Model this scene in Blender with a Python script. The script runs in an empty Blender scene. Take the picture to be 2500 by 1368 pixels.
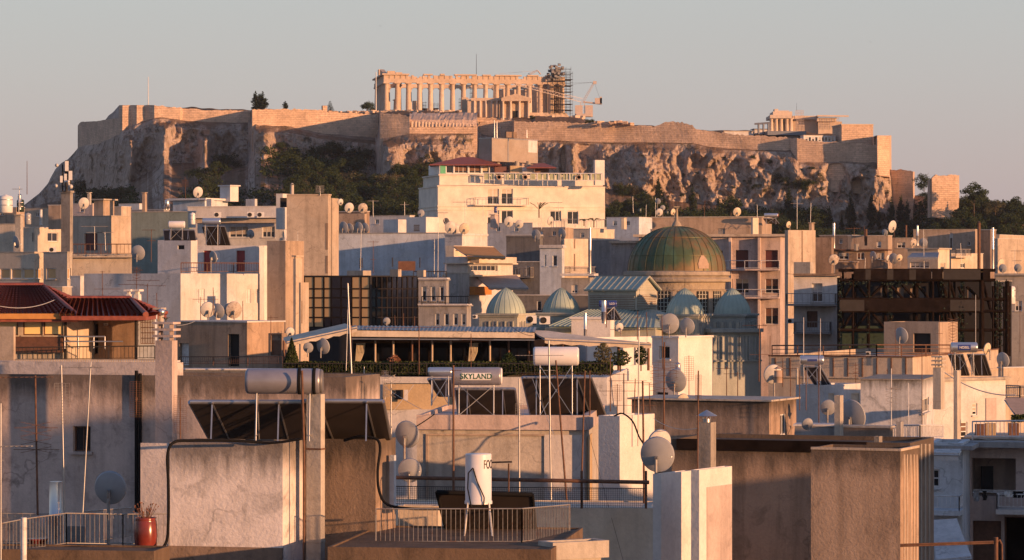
import bpy, bmesh, math, random
from mathutils import Vector, Matrix, noise
from math import sin, cos, radians, pi, sqrt, atan2
R = random.Random(7)
SC = bpy.context.scene; COL = SC.collection
F = 7500.0; CX = 1250.0; CY = 684.0; H = 34.0      # photograph: 2500 px wide, camera eye 34 m above the street

def P(px, py, Y): return Vector(((px-CX)*Y/F, Y, H-(py-CY)*Y/F))
def V(*a): return Vector(a)

# ------------------------------------------------------------------ mesh collector
class MB:
    def __init__(s): s.v = []; s.f = []; s.sm = []
    def face(s, pts, sm=False):
        n = len(s.v); s.v += [Vector(p) for p in pts]; s.f.append(list(range(n, n+len(pts)))); s.sm.append(sm)
    def hexa(s, p):                      # p: 4 bottom (ccw), 4 top
        n = len(s.v); s.v += [Vector(q) for q in p]
        for q in ((3,2,1,0),(4,5,6,7),(0,1,5,4),(1,2,6,5),(2,3,7,6),(3,0,4,7)):
            s.f.append([n+i for i in q]); s.sm.append(False)
    def box(s, a, b):                    # axis aligned
        x0,y0,z0 = a; x1,y1,z1 = b
        s.hexa([(x0,y0,z0),(x1,y0,z0),(x1,y1,z0),(x0,y1,z0),(x0,y0,z1),(x1,y0,z1),(x1,y1,z1),(x0,y1,z1)])
    def obox(s, c, u, v, w):             # centre, three half vectors
        c=Vector(c); u=Vector(u); v=Vector(v); w=Vector(w)
        s.hexa([c-u-v-w,c+u-v-w,c+u+v-w,c-u+v-w,c-u-v+w,c+u-v+w,c+u+v+w,c-u+v+w])
    def prism(s, pts, d):                # planar polygon extruded by vector d
        d = Vector(d); a=[Vector(p) for p in pts]; b=[p+d for p in a]; n=len(a)
        s.face(a[::-1]); s.face(b)
        for i in range(n): s.face([a[i],a[(i+1)%n],b[(i+1)%n],b[i]])
    def tube(s, p, q, r, n=6, r2=None, cap=True):
        p=Vector(p); q=Vector(q); r2 = r if r2 is None else r2
        d=(q-p)
        if d.length<1e-6: return
        d.normalize(); a = d.orthogonal().normalized(); b = d.cross(a); k=len(s.v)
        for i in range(n):
            w=2*pi*i/n; o=a*cos(w)+b*sin(w); s.v += [p+o*r, q+o*r2]
        for i in range(n):
            j=(i+1)%n; s.f.append([k+2*i,k+2*j,k+2*j+1,k+2*i+1]); s.sm.append(n>4)
        if cap:
            s.face([p+(a*cos(2*pi*i/n)+b*sin(2*pi*i/n))*r for i in range(n)][::-1])
            s.face([q+(a*cos(2*pi*i/n)+b*sin(2*pi*i/n))*r2 for i in range(n)])
    def path(s, pts, r, n=5):
        for a,b in zip(pts, pts[1:]): s.tube(a,b,r,n)
    def lathe(s, prof, c=(0,0,0), n=16, axis=None, sm=True):   # prof [(r,h)] along axis
        c=Vector(c); ax = Vector(axis).normalized() if axis else Vector((0,0,1))
        a = ax.orthogonal().normalized() if axis else Vector((1,0,0)); b=ax.cross(a); k=len(s.v)
        for (r,h) in prof:
            for i in range(n):
                w=2*pi*i/n; s.v.append(c+ax*h+(a*cos(w)+b*sin(w))*r)
        for j in range(len(prof)-1):
            for i in range(n):
                i2=(i+1)%n; s.f.append([k+j*n+i,k+j*n+i2,k+(j+1)*n+i2,k+(j+1)*n+i]); s.sm.append(sm)
        for j in (0,len(prof)-1):
            if prof[j][0]>1e-4: s.face([s.v[k+j*n+i] for i in range(n)])
    def grid(s, pts, sm=True):           # rows of points
        m=len(pts[0]); k=len(s.v)
        for r in pts: s.v += [Vector(p) for p in r]
        for j in range(len(pts)-1):
            for i in range(m-1):
                s.f.append([k+j*m+i,k+j*m+i+1,k+(j+1)*m+i+1,k+(j+1)*m+i]); s.sm.append(sm)
    def mesh(s, name, mat, off=(0,0,0), fix=True):
        off=Vector(off); me=bpy.data.meshes.new(name)
        me.from_pydata([tuple(p-off) for p in s.v], [], s.f)
        me.polygons.foreach_set('use_smooth', s.sm)
        if fix and len(s.f)<60000:
            bm=bmesh.new(); bm.from_mesh(me); bmesh.ops.recalc_face_normals(bm, faces=bm.faces); bm.to_mesh(me); bm.free()
        if mat: me.materials.append(mat)
        me.update(); return me

def props(o, label=None, cat=None, group=None, kind=None):
    if label: o['label']=label
    if cat: o['category']=cat
    if group: o['group']=group
    if kind: o['kind']=kind
    return o
def thing(name, label, cat, loc=(0,0,0), group=None):
    o=bpy.data.objects.new(name,None); COL.objects.link(o); o.location=loc; o.empty_display_size=.3
    return props(o,label,cat,group)
WP = {}                                   # world position of every parent
def wpos(o):
    p=Vector(o.location)
    return p + (wpos(o.parent) if o.parent else Vector((0,0,0)))
def part(name, mb, mat, parent, label=None, fix=True):
    if not mb.v: return None
    o=bpy.data.objects.new(name, mb.mesh(name, mat, wpos(parent), fix)); COL.objects.link(o); o.parent=parent
    if label: o['label']=label
    return o
def single(name, mb, mat, label, cat, loc=None, group=None, kind=None, fix=True):   # thing that is one mesh
    if loc is None:
        zs=min(p.z for p in mb.v); n=len(mb.v); loc=V(sum(p.x for p in mb.v)/n, sum(p.y for p in mb.v)/n, zs)
    o=bpy.data.objects.new(name, mb.mesh(name, mat, loc, fix)); COL.objects.link(o); o.location=loc
    return props(o,label,cat,group,kind)

# ------------------------------------------------------------------ materials
class NT:
    def __init__(s, name):
        s.m=bpy.data.materials.new(name); s.m.use_nodes=True; s.t=s.m.node_tree; s.b=s.t.nodes['Principled BSDF']
        s.geo=s.t.nodes.new('ShaderNodeNewGeometry')
    def n(s, ty, **kw):
        q=s.t.nodes.new('ShaderNode'+ty)
        for k,v in kw.items(): setattr(q,k,v)
        return q
    def l(s,a,b): s.t.links.new(a,b)
    def noise(s, scale, detail=4, rough=.55, stretch=None, off=0, dist=0):
        mp=s.n('Mapping'); s.l(s.geo.outputs['Position'], mp.inputs['Vector'])
        if stretch: mp.inputs['Scale'].default_value=stretch
        mp.inputs['Location'].default_value=(off,off*1.7,off*.3)
        q=s.n('TexNoise'); q.inputs['Scale'].default_value=scale; q.inputs['Detail'].default_value=detail
        q.inputs['Roughness'].default_value=rough; q.inputs['Distortion'].default_value=dist
        s.l(mp.outputs[0], q.inputs['Vector']); return q.outputs['Fac']
    def ramp(s, fac, stops):
        q=s.n('ValToRGB'); e=q.color_ramp.elements
        while len(e)<len(stops): e.new(.5)
        for i,(p,c) in enumerate(stops):
            e[i].position=p; e[i].color=(c,c,c,1) if isinstance(c,(int,float)) else (*c,1)
        s.l(fac,q.inputs[0]); return q.outputs[0]
    def mix(s, fac, a, b, mode='MIX'):
        q=s.n('Mix', data_type='RGBA', blend_type=mode)
        for sock,val in ((q.inputs[0],fac),(q.inputs[6],a),(q.inputs[7],b)):
            if isinstance(val,(int,float)): sock.default_value=val
            elif isinstance(val,tuple): sock.default_value=(*val,1)
            else: s.l(val,sock)
        return q.outputs[2]
    def math(s, op, a, b=0.0):
        q=s.n('Math', operation=op)
        for sock,val in ((q.inputs[0],a),(q.inputs[1],b)):
            if isinstance(val,(int,float)): sock.default_value=val
            else: s.l(val,sock)
        return q.outputs[0]
    def bump(s, h, strength=.3, dist=.02):
        q=s.n('Bump'); q.inputs['Strength'].default_value=strength; q.inputs['Distance'].default_value=dist
        s.l(h,q.inputs['Height']); s.l(q.outputs[0], s.b.inputs['Normal'])
    def done(s, color=None, rough=.9, metal=0, spec=None):
        if color is not None:
            if isinstance(color,tuple): s.b.inputs['Base Color'].default_value=(*color,1)
            else: s.l(color, s.b.inputs['Base Color'])
        if isinstance(rough,(int,float)): s.b.inputs['Roughness'].default_value=rough
        else: s.l(rough,s.b.inputs['Roughness'])
        s.b.inputs['Metallic'].default_value=metal
        if spec is not None: s.b.inputs['Specular IOR Level'].default_value=spec
        return s.m
_mc={}
def plaster(c, stain=.35, streak=.3, grain=10.0, patch=.25, seed=None, top=None):
    """weathered render on a wall: blotches, vertical rain streaks, grain, patched areas"""
    key=(c,stain,streak,grain,patch,seed,top)
    if key in _mc: return _mc[key]
    k=NT('plaster_%d'%len(_mc)); so=(seed if seed is not None else len(_mc))*13.7
    dark=tuple(x*.38 for x in c); lite=tuple(min(.92,x*1.16) for x in c)
    warm=(c[0]*.92,c[1]*.80,c[2]*.66)
    big=k.noise(.55,5,.62,off=so); col=k.mix(k.ramp(big,[(.36,0),(.66,1)]), tuple(x*.90 for x in c), lite)
    pt=k.noise(.23,2,.4,off=so+5); col=k.mix(k.math('MULTIPLY',k.ramp(pt,[(.53,0),(.545,1)]),patch), col, warm)
    st=k.noise(1.7,7,.68,off=so+9,dist=.6); col=k.mix(k.math('MULTIPLY',k.ramp(st,[(.52,0),(.72,1)]),min(1,stain*1.4)), col, dark)
    sk=k.noise(2.6,5,.6,stretch=(1,1,.09),off=so+3); col=k.mix(k.math('MULTIPLY',k.ramp(sk,[(.46,0),(.68,1)]),min(1,streak*1.5)), col, tuple(x*.5 for x in c))
    mp=k.n('Mapping'); k.l(k.geo.outputs['Position'],mp.inputs['Vector']); mp.inputs['Location'].default_value=(so,so*.5,so)
    dn=k.n('TexNoise'); dn.inputs['Scale'].default_value=1.3; dn.inputs['Detail'].default_value=5; k.l(mp.outputs[0],dn.inputs['Vector'])
    ds=k.n('VectorMath',operation='SCALE'); ds.inputs['Scale'].default_value=1.3; k.l(dn.outputs['Color'],ds.inputs[0]); ad=k.n('VectorMath',operation='ADD'); k.l(mp.outputs[0],ad.inputs[0]); k.l(ds.outputs[0],ad.inputs[1])
    vo=k.n('TexVoronoi',feature='DISTANCE_TO_EDGE'); vo.inputs['Scale'].default_value=.42; k.l(ad.outputs[0],vo.inputs['Vector'])
    cr=k.math('MULTIPLY',k.ramp(vo.outputs['Distance'],[(.003,1),(.012,0)]),k.ramp(k.noise(.4,3,.5,off=so+30),[(.52,0),(.6,1)])); col=k.mix(k.math('MULTIPLY',cr,.55 if stain>.15 else .15),col,dark)
    if top is not None:
        sp=k.n('SeparateXYZ'); k.l(k.geo.outputs['Position'],sp.inputs[0]); dz=k.math('SUBTRACT',top,sp.outputs[2])
        dr=k.noise(3.2,5,.65,stretch=(1,1,.14),off=so+40); reach=k.math('ADD',k.math('MULTIPLY',dz,-.75),k.math('ADD',dr,.12)); col=k.mix(k.math('MULTIPLY',k.ramp(reach,[(.12,0),(.5,1)]),.75),col,(.05,.042,.036))
    fg=k.noise(grain,3,.7,off=so+1); col=k.mix(k.ramp(fg,[(.3,0),(.7,1)]), k.mix(.13,col,(0,0,0)), col)
    k.bump(k.math('ADD',fg,k.math('MULTIPLY',st,.6)),.45,.03)
    m=k.done(col,.92,0,.25); _mc[key]=m; return m
def paint(name, c, rough=.5, metal=0, var=.15, scale=3.0, rust=0, spec=None):
    k=NT(name); n=k.noise(scale,4,.6,off=len(_mc)*3.1)
    col=k.mix(k.ramp(n,[(.3,0),(.7,1)]), tuple(x*(1-var) for x in c), tuple(min(1,x*(1+var)) for x in c))
    if rust:
        r=k.noise(scale*2.3,6,.7,off=7); col=k.mix(k.math('MULTIPLY',k.ramp(r,[(.5,0),(.62,1)]),rust), col, (.16,.06,.025))
    _mc[name]=m=k.done(col,rough,metal,spec); return m
M={}
M['hotel']=plaster((.74,.67,.57),.05,.05,patch=.0); M['white']=plaster((.60,.585,.58),.25,.22); M['white_clean']=plaster((.69,.66,.63),.08,.08,patch=.05); M['cream']=plaster((.62,.54,.44),.2,.2)
M['beige']=plaster((.50,.42,.34),.3,.3); M['tan']=plaster((.42,.33,.26),.35,.35); M['brown']=plaster((.27,.20,.155),.4,.45)
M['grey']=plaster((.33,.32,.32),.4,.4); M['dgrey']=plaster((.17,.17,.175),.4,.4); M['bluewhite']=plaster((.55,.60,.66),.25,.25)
M['green_wall']=plaster((.24,.29,.27),.2,.25,patch=.1); M['dirty_white']=plaster((.52,.51,.51),.75,.75,patch=.1); M['pink']=plaster((.52,.43,.40),.3,.35)
M['concrete']=plaster((.31,.28,.25),.5,.5); M['concrete_pale']=plaster((.46,.42,.37),.4,.35); M['roof_floor']=plaster((.30,.28,.27),.5,0)
M['blot_white']=plaster((.60,.55,.54),.55,.12,grain=14); M['old_tan']=plaster((.40,.29,.21),.35,.5,grain=16); M['ochre']=plaster((.48,.36,.22),.2,.2)
M['metal']=paint('galvanised_metal',(.42,.42,.43),.38,.85); M['chrome']=paint('polished_steel',(.60,.60,.61),.3,.85,var=.06)
M['rust']=paint('rusty_iron',(.13,.065,.04),.8,.1,var=.4,scale=9); M['iron']=paint('dark_iron',(.035,.032,.032),.7,.1,spec=.2)
M['grey_iron']=paint('grey_painted_iron',(.28,.27,.26),.5,.2,rust=.6); M['white_iron']=paint('white_painted_iron',(.6,.6,.6),.5,0,rust=.3)
M['dish']=paint('dish_paint',(.52,.50,.47),.55,0,var=.1,rust=.12); M['dish_cream']=paint('dish_cream_paint',(.60,.50,.36),.6,0,var=.15,rust=.3); M['dish_rust']=paint('dish_worn_paint',(.46,.40,.34),.7,0,var=.25,rust=.6); M['dish_grey_shade']=paint('dish_grey_shade_paint',(.30,.31,.33),.55,0,var=.1); M['dish_dark']=paint('dish_dark_paint',(.13,.13,.14),.5,0)  # grey paint also carries the shade of dishes turned from the sun
M['rubber']=paint('black_rubber',(.012,.012,.013),.85,spec=.1); M['cable_w']=paint('pale_cable',(.5,.48,.45),.6)
M['plastic']=paint('white_plastic',(.66,.66,.65),.4,var=.06); M['panel']=paint('solar_back_panel',(.026,.021,.02),.5,.0,var=.3,scale=1.5)
M['dark_rust']=paint('dark_rusty_steel',(.013,.008,.006),.9,0,var=.5,scale=4,spec=.05)
M['tank_grey']=paint('grey_tank_jacket',(.27,.27,.31),.38,.35,var=.12); M['tank_white']=paint('white_tank_jacket',(.68,.67,.68),.35,var=.05)
M['red_door']=paint('red_door_paint',(.26,.03,.03),.5); M['wood']=paint('brown_timber',(.13,.06,.035),.6,var=.3,scale=6); M['shutter']=paint('dark_red_shutter',(.10,.028,.025),.55)
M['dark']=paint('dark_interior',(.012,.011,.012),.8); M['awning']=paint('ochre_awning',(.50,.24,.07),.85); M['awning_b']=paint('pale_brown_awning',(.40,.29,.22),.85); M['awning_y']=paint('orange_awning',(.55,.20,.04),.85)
M['copper']=paint('turquoise_copper_sheet',(.33,.405,.35),.6,.05,var=.12,scale=.8); M['frame_w']=paint('white_window_frame',(.62,.62,.62),.45); M['alu']=paint('aluminium_profile',(.4,.4,.4),.35,.8)
M['black_text']=paint('black_lettering',(.015,.015,.015),.5); M['green_text']=paint('green_lettering',(.008,.09,.04),.5); M['white_text']=paint('white_lettering',(.7,.7,.72),.5); M['blue_plate']=paint('blue_plate',(.03,.05,.2),.4)
M['terracotta']=paint('glazed_red_pot',(.17,.03,.022),.22,0,var=.3,scale=3); M['glassrail']=paint('pale_green_glass',(.40,.42,.26),.12,.0,var=.3,scale=2)
M['curtain']=paint('curtain_fabric',(.42,.36,.26),.9); M['green_iron']=paint('green_netting',(.010,.028,.016),.8,var=.5,scale=5); M['net']=paint('dark_board',(.013,.009,.008),.9,0,var=.5,scale=2,spec=.05)
M['crane']=paint('pale_crane_paint',(.50,.42,.38),.5); M['sheet']=paint('blue_grey_sheet_roof',(.17,.19,.23),.5,.3); M['green_tarp']=paint('green_tarp',(.10,.40,.22),.7)
def mk_glass(name,c=(.02,.022,.026),rough=.06,metal=0):
    k=NT(name); n=k.noise(.9,2,.5); k.bump(n,.05,.05); return k.done(c,rough,metal,.6)
M['glass']=mk_glass('window_glass'); M['mirror']=mk_glass('painted_lit_bronze_glass',(.50,.33,.16),.22,.1); M['glass_dark_reflect']=mk_glass('painted_dark_reflection_glass',(.05,.045,.05),.07,1.0)  # tan and dark glass colours stand in for lit and dark reflections
M['glass_sunset']=mk_glass('painted_sunset_glass',(.97,.78,.34),.3,0)  # yellow base colour stands in for the sunset reflected in the panes
def mk_tile():
    k=NT('red_roof_tile'); n=k.noise(5,4,.6); col=k.mix(k.ramp(n,[(.3,0),(.7,1)]),(.17,.042,.028),(.32,.09,.055)); k.bump(n,.3,.02); return k.done(col,.6)
M['tile']=mk_tile()
def mk_dome():
    k=NT('green_patina_copper'); so=3
    a=k.noise(.35,5,.65,off=2); b=k.noise(.9,5,.7,stretch=(1,1,.35),off=8)
    col=k.mix(k.ramp(a,[(.42,0),(.56,1)]),(.052,.085,.042),(.165,.11,.05)); sp=k.n('SeparateXYZ'); k.l(k.geo.outputs['Position'],sp.inputs[0])
    low=k.math('MULTIPLY',k.ramp(k.math('MULTIPLY',k.math('SUBTRACT',46.0,sp.outputs[2]),.1) if False else b,[(.48,0),(.62,1)]),.75)
    col=k.mix(low,col,(.07,.15,.095)); k.bump(b,.25,.05); return k.done(col,.55,.2)
M['dome']=mk_dome()
def mk_stone(name,c,c2,brick=True,bs=1.6,fw=1.0,rowh=.55,stain=.5):
    k=NT(name); n=k.noise(.12,6,.65); col=k.mix(k.ramp(n,[(.35,0),(.65,1)]),c,c2)
    f=k.noise(.9,6,.7,off=4); col=k.mix(k.math('MULTIPLY',k.ramp(f,[(.5,0),(.72,1)]),stain),col,tuple(x*.35 for x in c))
    h=f
    if brick:
        sp=k.n('SeparateXYZ'); k.l(k.geo.outputs['Position'],sp.inputs[0]); cb=k.n('CombineXYZ')
        k.l(k.math('ADD',sp.outputs[0],k.math('MULTIPLY',sp.outputs[1],.8)),cb.inputs[0]); k.l(sp.outputs[2],cb.inputs[1])
        br=k.n('TexBrick'); br.inputs['Scale'].default_value=1.0; br.inputs['Brick Width'].default_value=bs; br.inputs['Row Height'].default_value=rowh
        br.inputs['Mortar Size'].default_value=.07; br.inputs['Color1'].default_value=(.62,.62,.62,1); br.inputs['Color2'].default_value=(1,1,1,1); br.inputs['Mortar'].default_value=(.45,.42,.40,1)
        k.l(cb.outputs[0],br.inputs['Vector']); col=k.mix(.45,col,br.outputs['Color'],'MULTIPLY'); h=k.math('ADD',f,br.outputs['Fac'])
    k.bump(h,.8,.25); return k.done(col,.95,0,.2)
M['rampart']=mk_stone('rampart_masonry',(.82,.60,.44),(.58,.42,.31),True,1.5,rowh=.6,stain=.6); M['marble']=mk_stone('old_marble',(.62,.50,.40),(.50,.38,.28),False,stain=.25)
M['marble2']=mk_stone('restored_marble',(.68,.58,.49),(.56,.44,.34),False,stain=.3)
M['church_stone']=mk_stone('drum_stone',(.40,.34,.27),(.30,.25,.19),False,stain=.6); M['church']=plaster((.42,.42,.36),.15,.15,patch=.05); M['church_green']=plaster((.36,.385,.36),.1,.15,patch=.05)
def mk_rock():
    k=NT('limestone_rock'); sp=k.n('SeparateXYZ'); k.l(k.geo.outputs['Normal'],sp.inputs[0])
    n=k.noise(.07,6,.7,off=1); col=k.mix(k.ramp(n,[(.38,0),(.62,1)]),(.43,.33,.265),(.60,.49,.41))
    f=k.noise(.45,8,.75,off=6,dist=.8); col=k.mix(k.math('MULTIPLY',k.ramp(f,[(.50,0),(.68,1)]),.7),col,(.13,.10,.08))
    s=k.noise(.6,5,.7,stretch=(1,1,.25),off=3); col=k.mix(k.math('MULTIPLY',k.ramp(s,[(.52,0),(.7,1)]),.5),col,(.20,.12,.075))
    col=k.mix(k.ramp(k.math('ADD',sp.outputs[2],k.math('MULTIPLY',k.math('SUBTRACT',f,.5),.5)),[(.60,0),(.98,1)]),col,(.20,.125,.075))
    v=k.noise(.16,6,.75,off=20); col=k.mix(k.math('MULTIPLY',k.ramp(v,[(.56,0),(.62,1)]),.7),col,(.065,.06,.03))
    k.bump(k.math('ADD',f,s),1.0,1.1); return k.done(col,.97,0,.15)
M['rock']=mk_rock()
def mk_leaf(name,a,b,sc=.5):
    k=NT(name); n=k.noise(sc,3,.6); col=k.mix(k.ramp(n,[(.35,0),(.65,1)]),a,b); k.b.inputs['Specular IOR Level'].default_value=.2; return k.done(col,.85,0,.2)
M['leaf']=mk_leaf('pine_foliage',(.013,.030,.009),(.046,.062,.018)); M['leaf_dark']=mk_leaf('cypress_foliage',(.010,.022,.008),(.028,.040,.014)); M['leaf_olive']=mk_leaf('olive_foliage',(.055,.06,.028),(.11,.10,.05))
M['hedge']=mk_leaf('hedge_leaves',(.018,.034,.010),(.055,.068,.02),2); M['dry']=mk_leaf('dry_stalks',(.18,.08,.05),(.30,.15,.09),4); M['trunk']=paint('tree_bark',(.07,.05,.035),.9)
# ------------------------------------------------------------------ buildings seen corner-on
class Bld:
    """A block whose nearest vertical edge stands at pixel column xc, Y metres off. Face A runs left from it to xl, face B right to xr."""
    def __init__(s, name, label, xl, xc, xr, yt, yb, Y, t, mat, cat='building', dA=None, dB=None, group=None, parapet=(.18,.35), cap=None, parent=None, roof=None, pname='wall'):
        t=radians(max(t,math.degrees(math.atan((max(xc,xr if dB is None else xc)-CX)/F))+2.5)); s.t=t; s.tA=V(-cos(t),sin(t)); s.tB=V(sin(t),cos(t)); s.nA=V(-sin(t),-cos(t)); s.nB=V(cos(t),-sin(t))
        s.C=V((xc-CX)*Y/F, Y); s.Y=Y; s.mat=mat
        def L(tv,x):
            d=F*tv.x-(x-CX)*tv.y
            return ((x-CX)*s.C.y-F*s.C.x)/d
        s.LA = dA if dA else L(s.tA,xl); s.LB = dB if dB else L(s.tB,xr)
        s.z1=P(0,yt,Y).z; s.z0=P(0,yb,Y).z if yb is not None else 0.0
        s.hol={'A':[],'B':[]}; s.parapet=parapet; s.cap=cap; s.pname=pname; s.roof=roof
        s.cen=s.C+s.tA*s.LA/2+s.tB*s.LB/2
        s.e = parent if parent else thing(name,label,cat,(s.cen.x,s.cen.y,s.z0),group)
    def ax(s,f): return (s.tA,s.nA,s.LA) if f=='A' else (s.tB,s.nB,s.LB)
    def pt(s,f,px,py,off=0.0):
        tv,n,L=s.ax(f); d=V((px-CX)/F,1.0); k=(s.C.dot(n)+off)/d.dot(n)
        return V(d.x*k,k,H-(py-CY)*k/F)
    def uz(s,f,px,py):
        p=s.pt(f,px,py); tv,n,L=s.ax(f); return (p.xy-s.C).dot(tv), p.z
    def at(s,f,u,z,off=0.0):
        tv,n,L=s.ax(f); q=s.C+tv*u+n*off; return V(q.x,q.y,z)
    def rect(s,f,x0,y0,x1,y1):
        xm=(x0+x1)/2; ua,_=s.uz(f,x0,y0); ub,_=s.uz(f,x1,y0); _,za=s.uz(f,xm,y0); _,zb=s.uz(f,xm,y1)
        L=s.ax(f)[2]; u0,u1=sorted((ua,ub))
        return max(.02,u0),min(L-.02,u1),max(zb,s.z0+.01),min(za,s.z1-.02)
    def fbox(s,mb,f,u0,u1,z0,z1,o0,o1):
        a=[s.at(f,u0,z0,o0),s.at(f,u1,z0,o0),s.at(f,u1,z0,o1),s.at(f,u0,z0,o1)]
        b=[s.at(f,u0,z1,o0),s.at(f,u1,z1,o0),s.at(f,u1,z1,o1),s.at(f,u0,z1,o1)]
        mb.hexa(a+b)
    def win(s,f,x0,y0,x1,y1,nx=2,ny=1,depth=.16,fr='frame_w',gl='glass',name='window',fw=.05,sill=True,label=None,lou=0):
        u0,u1,z0,z1=s.rect(f,x0,y0,x1,y1)
        if u1-u0<.05 or z1-z0<.05: return
        s.hol[f].append((u0,u1,z0,z1,depth)); g=.003
        m=MB()
        s.fbox(m,f,u0+g,u1-g,z0+g,z0+fw,-depth+.01,-depth+.07); s.fbox(m,f,u0+g,u1-g,z1-fw,z1-g,-depth+.01,-depth+.07)
        s.fbox(m,f,u0+g,u0+fw,z0+fw,z1-fw,-depth+.01,-depth+.07); s.fbox(m,f,u1-fw,u1-g,z0+fw,z1-fw,-depth+.01,-depth+.07)
        for i in range(1,nx):
            u=u0+(u1-u0)*i/nx; s.fbox(m,f,u-fw*.45,u+fw*.45,z0+fw,z1-fw,-depth+.01,-depth+.065)
        for i in range(1,ny):
            z=z0+(z1-z0)*i/ny; s.fbox(m,f,u0+fw,u1-fw,z-fw*.4,z+fw*.4,-depth+.012,-depth+.06)
        for i in range(lou):
            z=z0+fw+(z1-z0-2*fw)*(i+.5)/lou; s.fbox(m,f,u0+fw,u1-fw,z-.012,z+.012,-depth+.02,-depth+.08)
        w=part(name,m,M[fr],s.e,label)
        if gl:
            q=MB(); s.fbox(q,f,u0+fw,u1-fw,z0+fw,z1-fw,-depth+.02,-depth+.035); part('pane',q,M[gl],w)
        if gl=='glass' and fr=='frame_w' and z1-z0>.5 and R.random()<.6:
            q=MB(); k=R.choice((.3,.5,.75)); s.fbox(q,f,u0+fw,u1-fw,z1-fw-(z1-z0-2*fw)*k,z1-fw-.004,-depth+.04,-depth+.055); part('blind',q,M[R.choice(('curtain','cream','beige','white','wood'))],w)
        if sill:
            q=MB(); s.fbox(q,f,u0-.06,u1+.06,z0-.07,z0-.003,-.05,.08); part('sill',q,s.mat,w)
    def door(s,f,x0,y0,x1,y1,mat='dark',depth=.2,name='door',lou=0,label=None,handle=False):
        u0,u1,z0,z1=s.rect(f,x0,y0,x1,y1); s.hol[f].append((u0,u1,z0,z1,depth+.06))
        m=MB(); s.fbox(m,f,u0+.004,u1-.004,z0+.004,z1-.004,-depth-.05,-depth)
        for i in range(lou):
            z=z0+.06+(z1-z0-.12)*(i+.5)/lou; s.fbox(m,f,u0+.06,u1-.06,z-.012,z+.012,-depth,-depth+.04)
        d=part(name,m,M[mat],s.e,label)
        if handle:
            q=MB(); s.fbox(q,f,u0+.08,u0+.11,(z0+z1)/2-.06,(z0+z1)/2+.06,-depth,-depth+.05); part('handle',q,M['metal'],d)
    def gap(s,f,x0,y0,x1,y1,depth=1.2):          # a real recess (loggia, dark opening)
        u0,u1,z0,z1=s.rect(f,x0,y0,x1,y1); s.hol[f].append((u0,u1,z0,z1,depth))
    def band(s,y0,y1,off,mat=None,faces='AB',name='ledge',over=0.0,label=None):
        m=MB(); z1=P(0,y0,s.Y).z; z0=P(0,y1,s.Y).z
        # one L-shaped slab round the corner
        if faces=='AB':
            a=s.C+s.tA*(s.LA+over); b=s.C+s.tB*(s.LB+over); c=s.C
            poly=[a-s.nA*.05,a+s.nA*off,c+s.nA*off+s.nB*off,b+s.nB*off,b-s.nB*.05,c-s.nA*.05-s.nB*.05]
            m.prism([V(q.x,q.y,z0) for q in poly],(0,0,z1-z0))
        else:
            L=s.ax(faces)[2]; s.fbox(m,faces,-over,L+over,z0,z1,-.05,off)
        return part(name,m,mat or s.mat,s.e,label)
    def slab(s,f,x0,y0,x1,y1,off,mat=None,name='ledge',o0=-.05,label=None):
        ua,_=s.uz(f,x0,y0); ub,_=s.uz(f,x1,y0); xm=(x0+x1)/2; _,za=s.uz(f,xm,y0); _,zb=s.uz(f,xm,y1); m=MB()
        s.fbox(m,f,min(ua,ub),max(ua,ub),zb,za,o0,off); return part(name,m,mat or s.mat,s.e,label)
    def balcony(s,f,x0,x1,y,yr,out=1.0,mat=None,rail='grey_iron',step=.13,solid=None,th=.16,bars=True,label=None):
        ua,z=s.uz(f,x0,y); ub,_=s.uz(f,x1,y); u0,u1=min(ua,ub),max(ua,ub); _,zr=s.uz(f,(x0+x1)/2,yr); m=MB()
        s.fbox(m,f,u0,u1,z-th,z,-.04,out); b=part('balcony',m,mat or s.mat,s.e,label); m=MB()
        pts=[s.at(f,u0+.04,z,.02),s.at(f,u0+.04,z,out-.05),s.at(f,u1-.04,z,out-.05),s.at(f,u1-.04,z,.02)]
        if solid:
            for a,c in zip(pts,pts[1:]): wall_strip(m,a,c,zr-z,.05)
            part('balustrade',m,M[solid],b)
        else:
            for a,c in zip(pts,pts[1:]): rail_run(m,a,c,zr-z,step,.012 if s.Y<150 else .02,bars)
            part('railing',m,M[rail],b)
        return b
    def build(s):
        m=MB(); z0,z1=s.z0,s.z1
        for f in 'AB':
            tv,n,L=s.ax(f); hs=s.hol[f]
            us=sorted(set([0.0,L]+[h[0] for h in hs]+[h[1] for h in hs])); zs=sorted(set([z0,z1]+[h[2] for h in hs]+[h[3] for h in hs]))
            for a,b in zip(us,us[1:]):
                for c,d in zip(zs,zs[1:]):
                    um=(a+b)/2; zm=(c+d)/2
                    if any(h[0]<um<h[1] and h[2]<zm<h[3] for h in hs): continue
                    m.face([s.at(f,a,c),s.at(f,b,c),s.at(f,b,d),s.at(f,a,d)])
            for (a,b,c,d,dp) in hs:
                o=-dp
                m.face([s.at(f,a,c,0),s.at(f,a,c,o),s.at(f,a,d,o),s.at(f,a,d,0)]); m.face([s.at(f,b,c,0),s.at(f,b,c,o),s.at(f,b,d,o),s.at(f,b,d,0)])
                m.face([s.at(f,a,c,0),s.at(f,b,c,0),s.at(f,b,c,o),s.at(f,a,c,o)]); m.face([s.at(f,a,d,0),s.at(f,b,d,0),s.at(f,b,d,o),s.at(f,a,d,o)])
                m.face([s.at(f,a,c,o),s.at(f,b,c,o),s.at(f,b,d,o),s.at(f,a,d,o)])
        c0=s.C; c1=s.C+s.tB*s.LB; c2=c1+s.tA*s.LA; c3=s.C+s.tA*s.LA
        m.face([V(*c1,z0),V(*c2,z0),V(*c2,z1),V(*c1,z1)]); m.face([V(*c2,z0),V(*c3,z0),V(*c3,z1),V(*c2,z1)])
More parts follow.
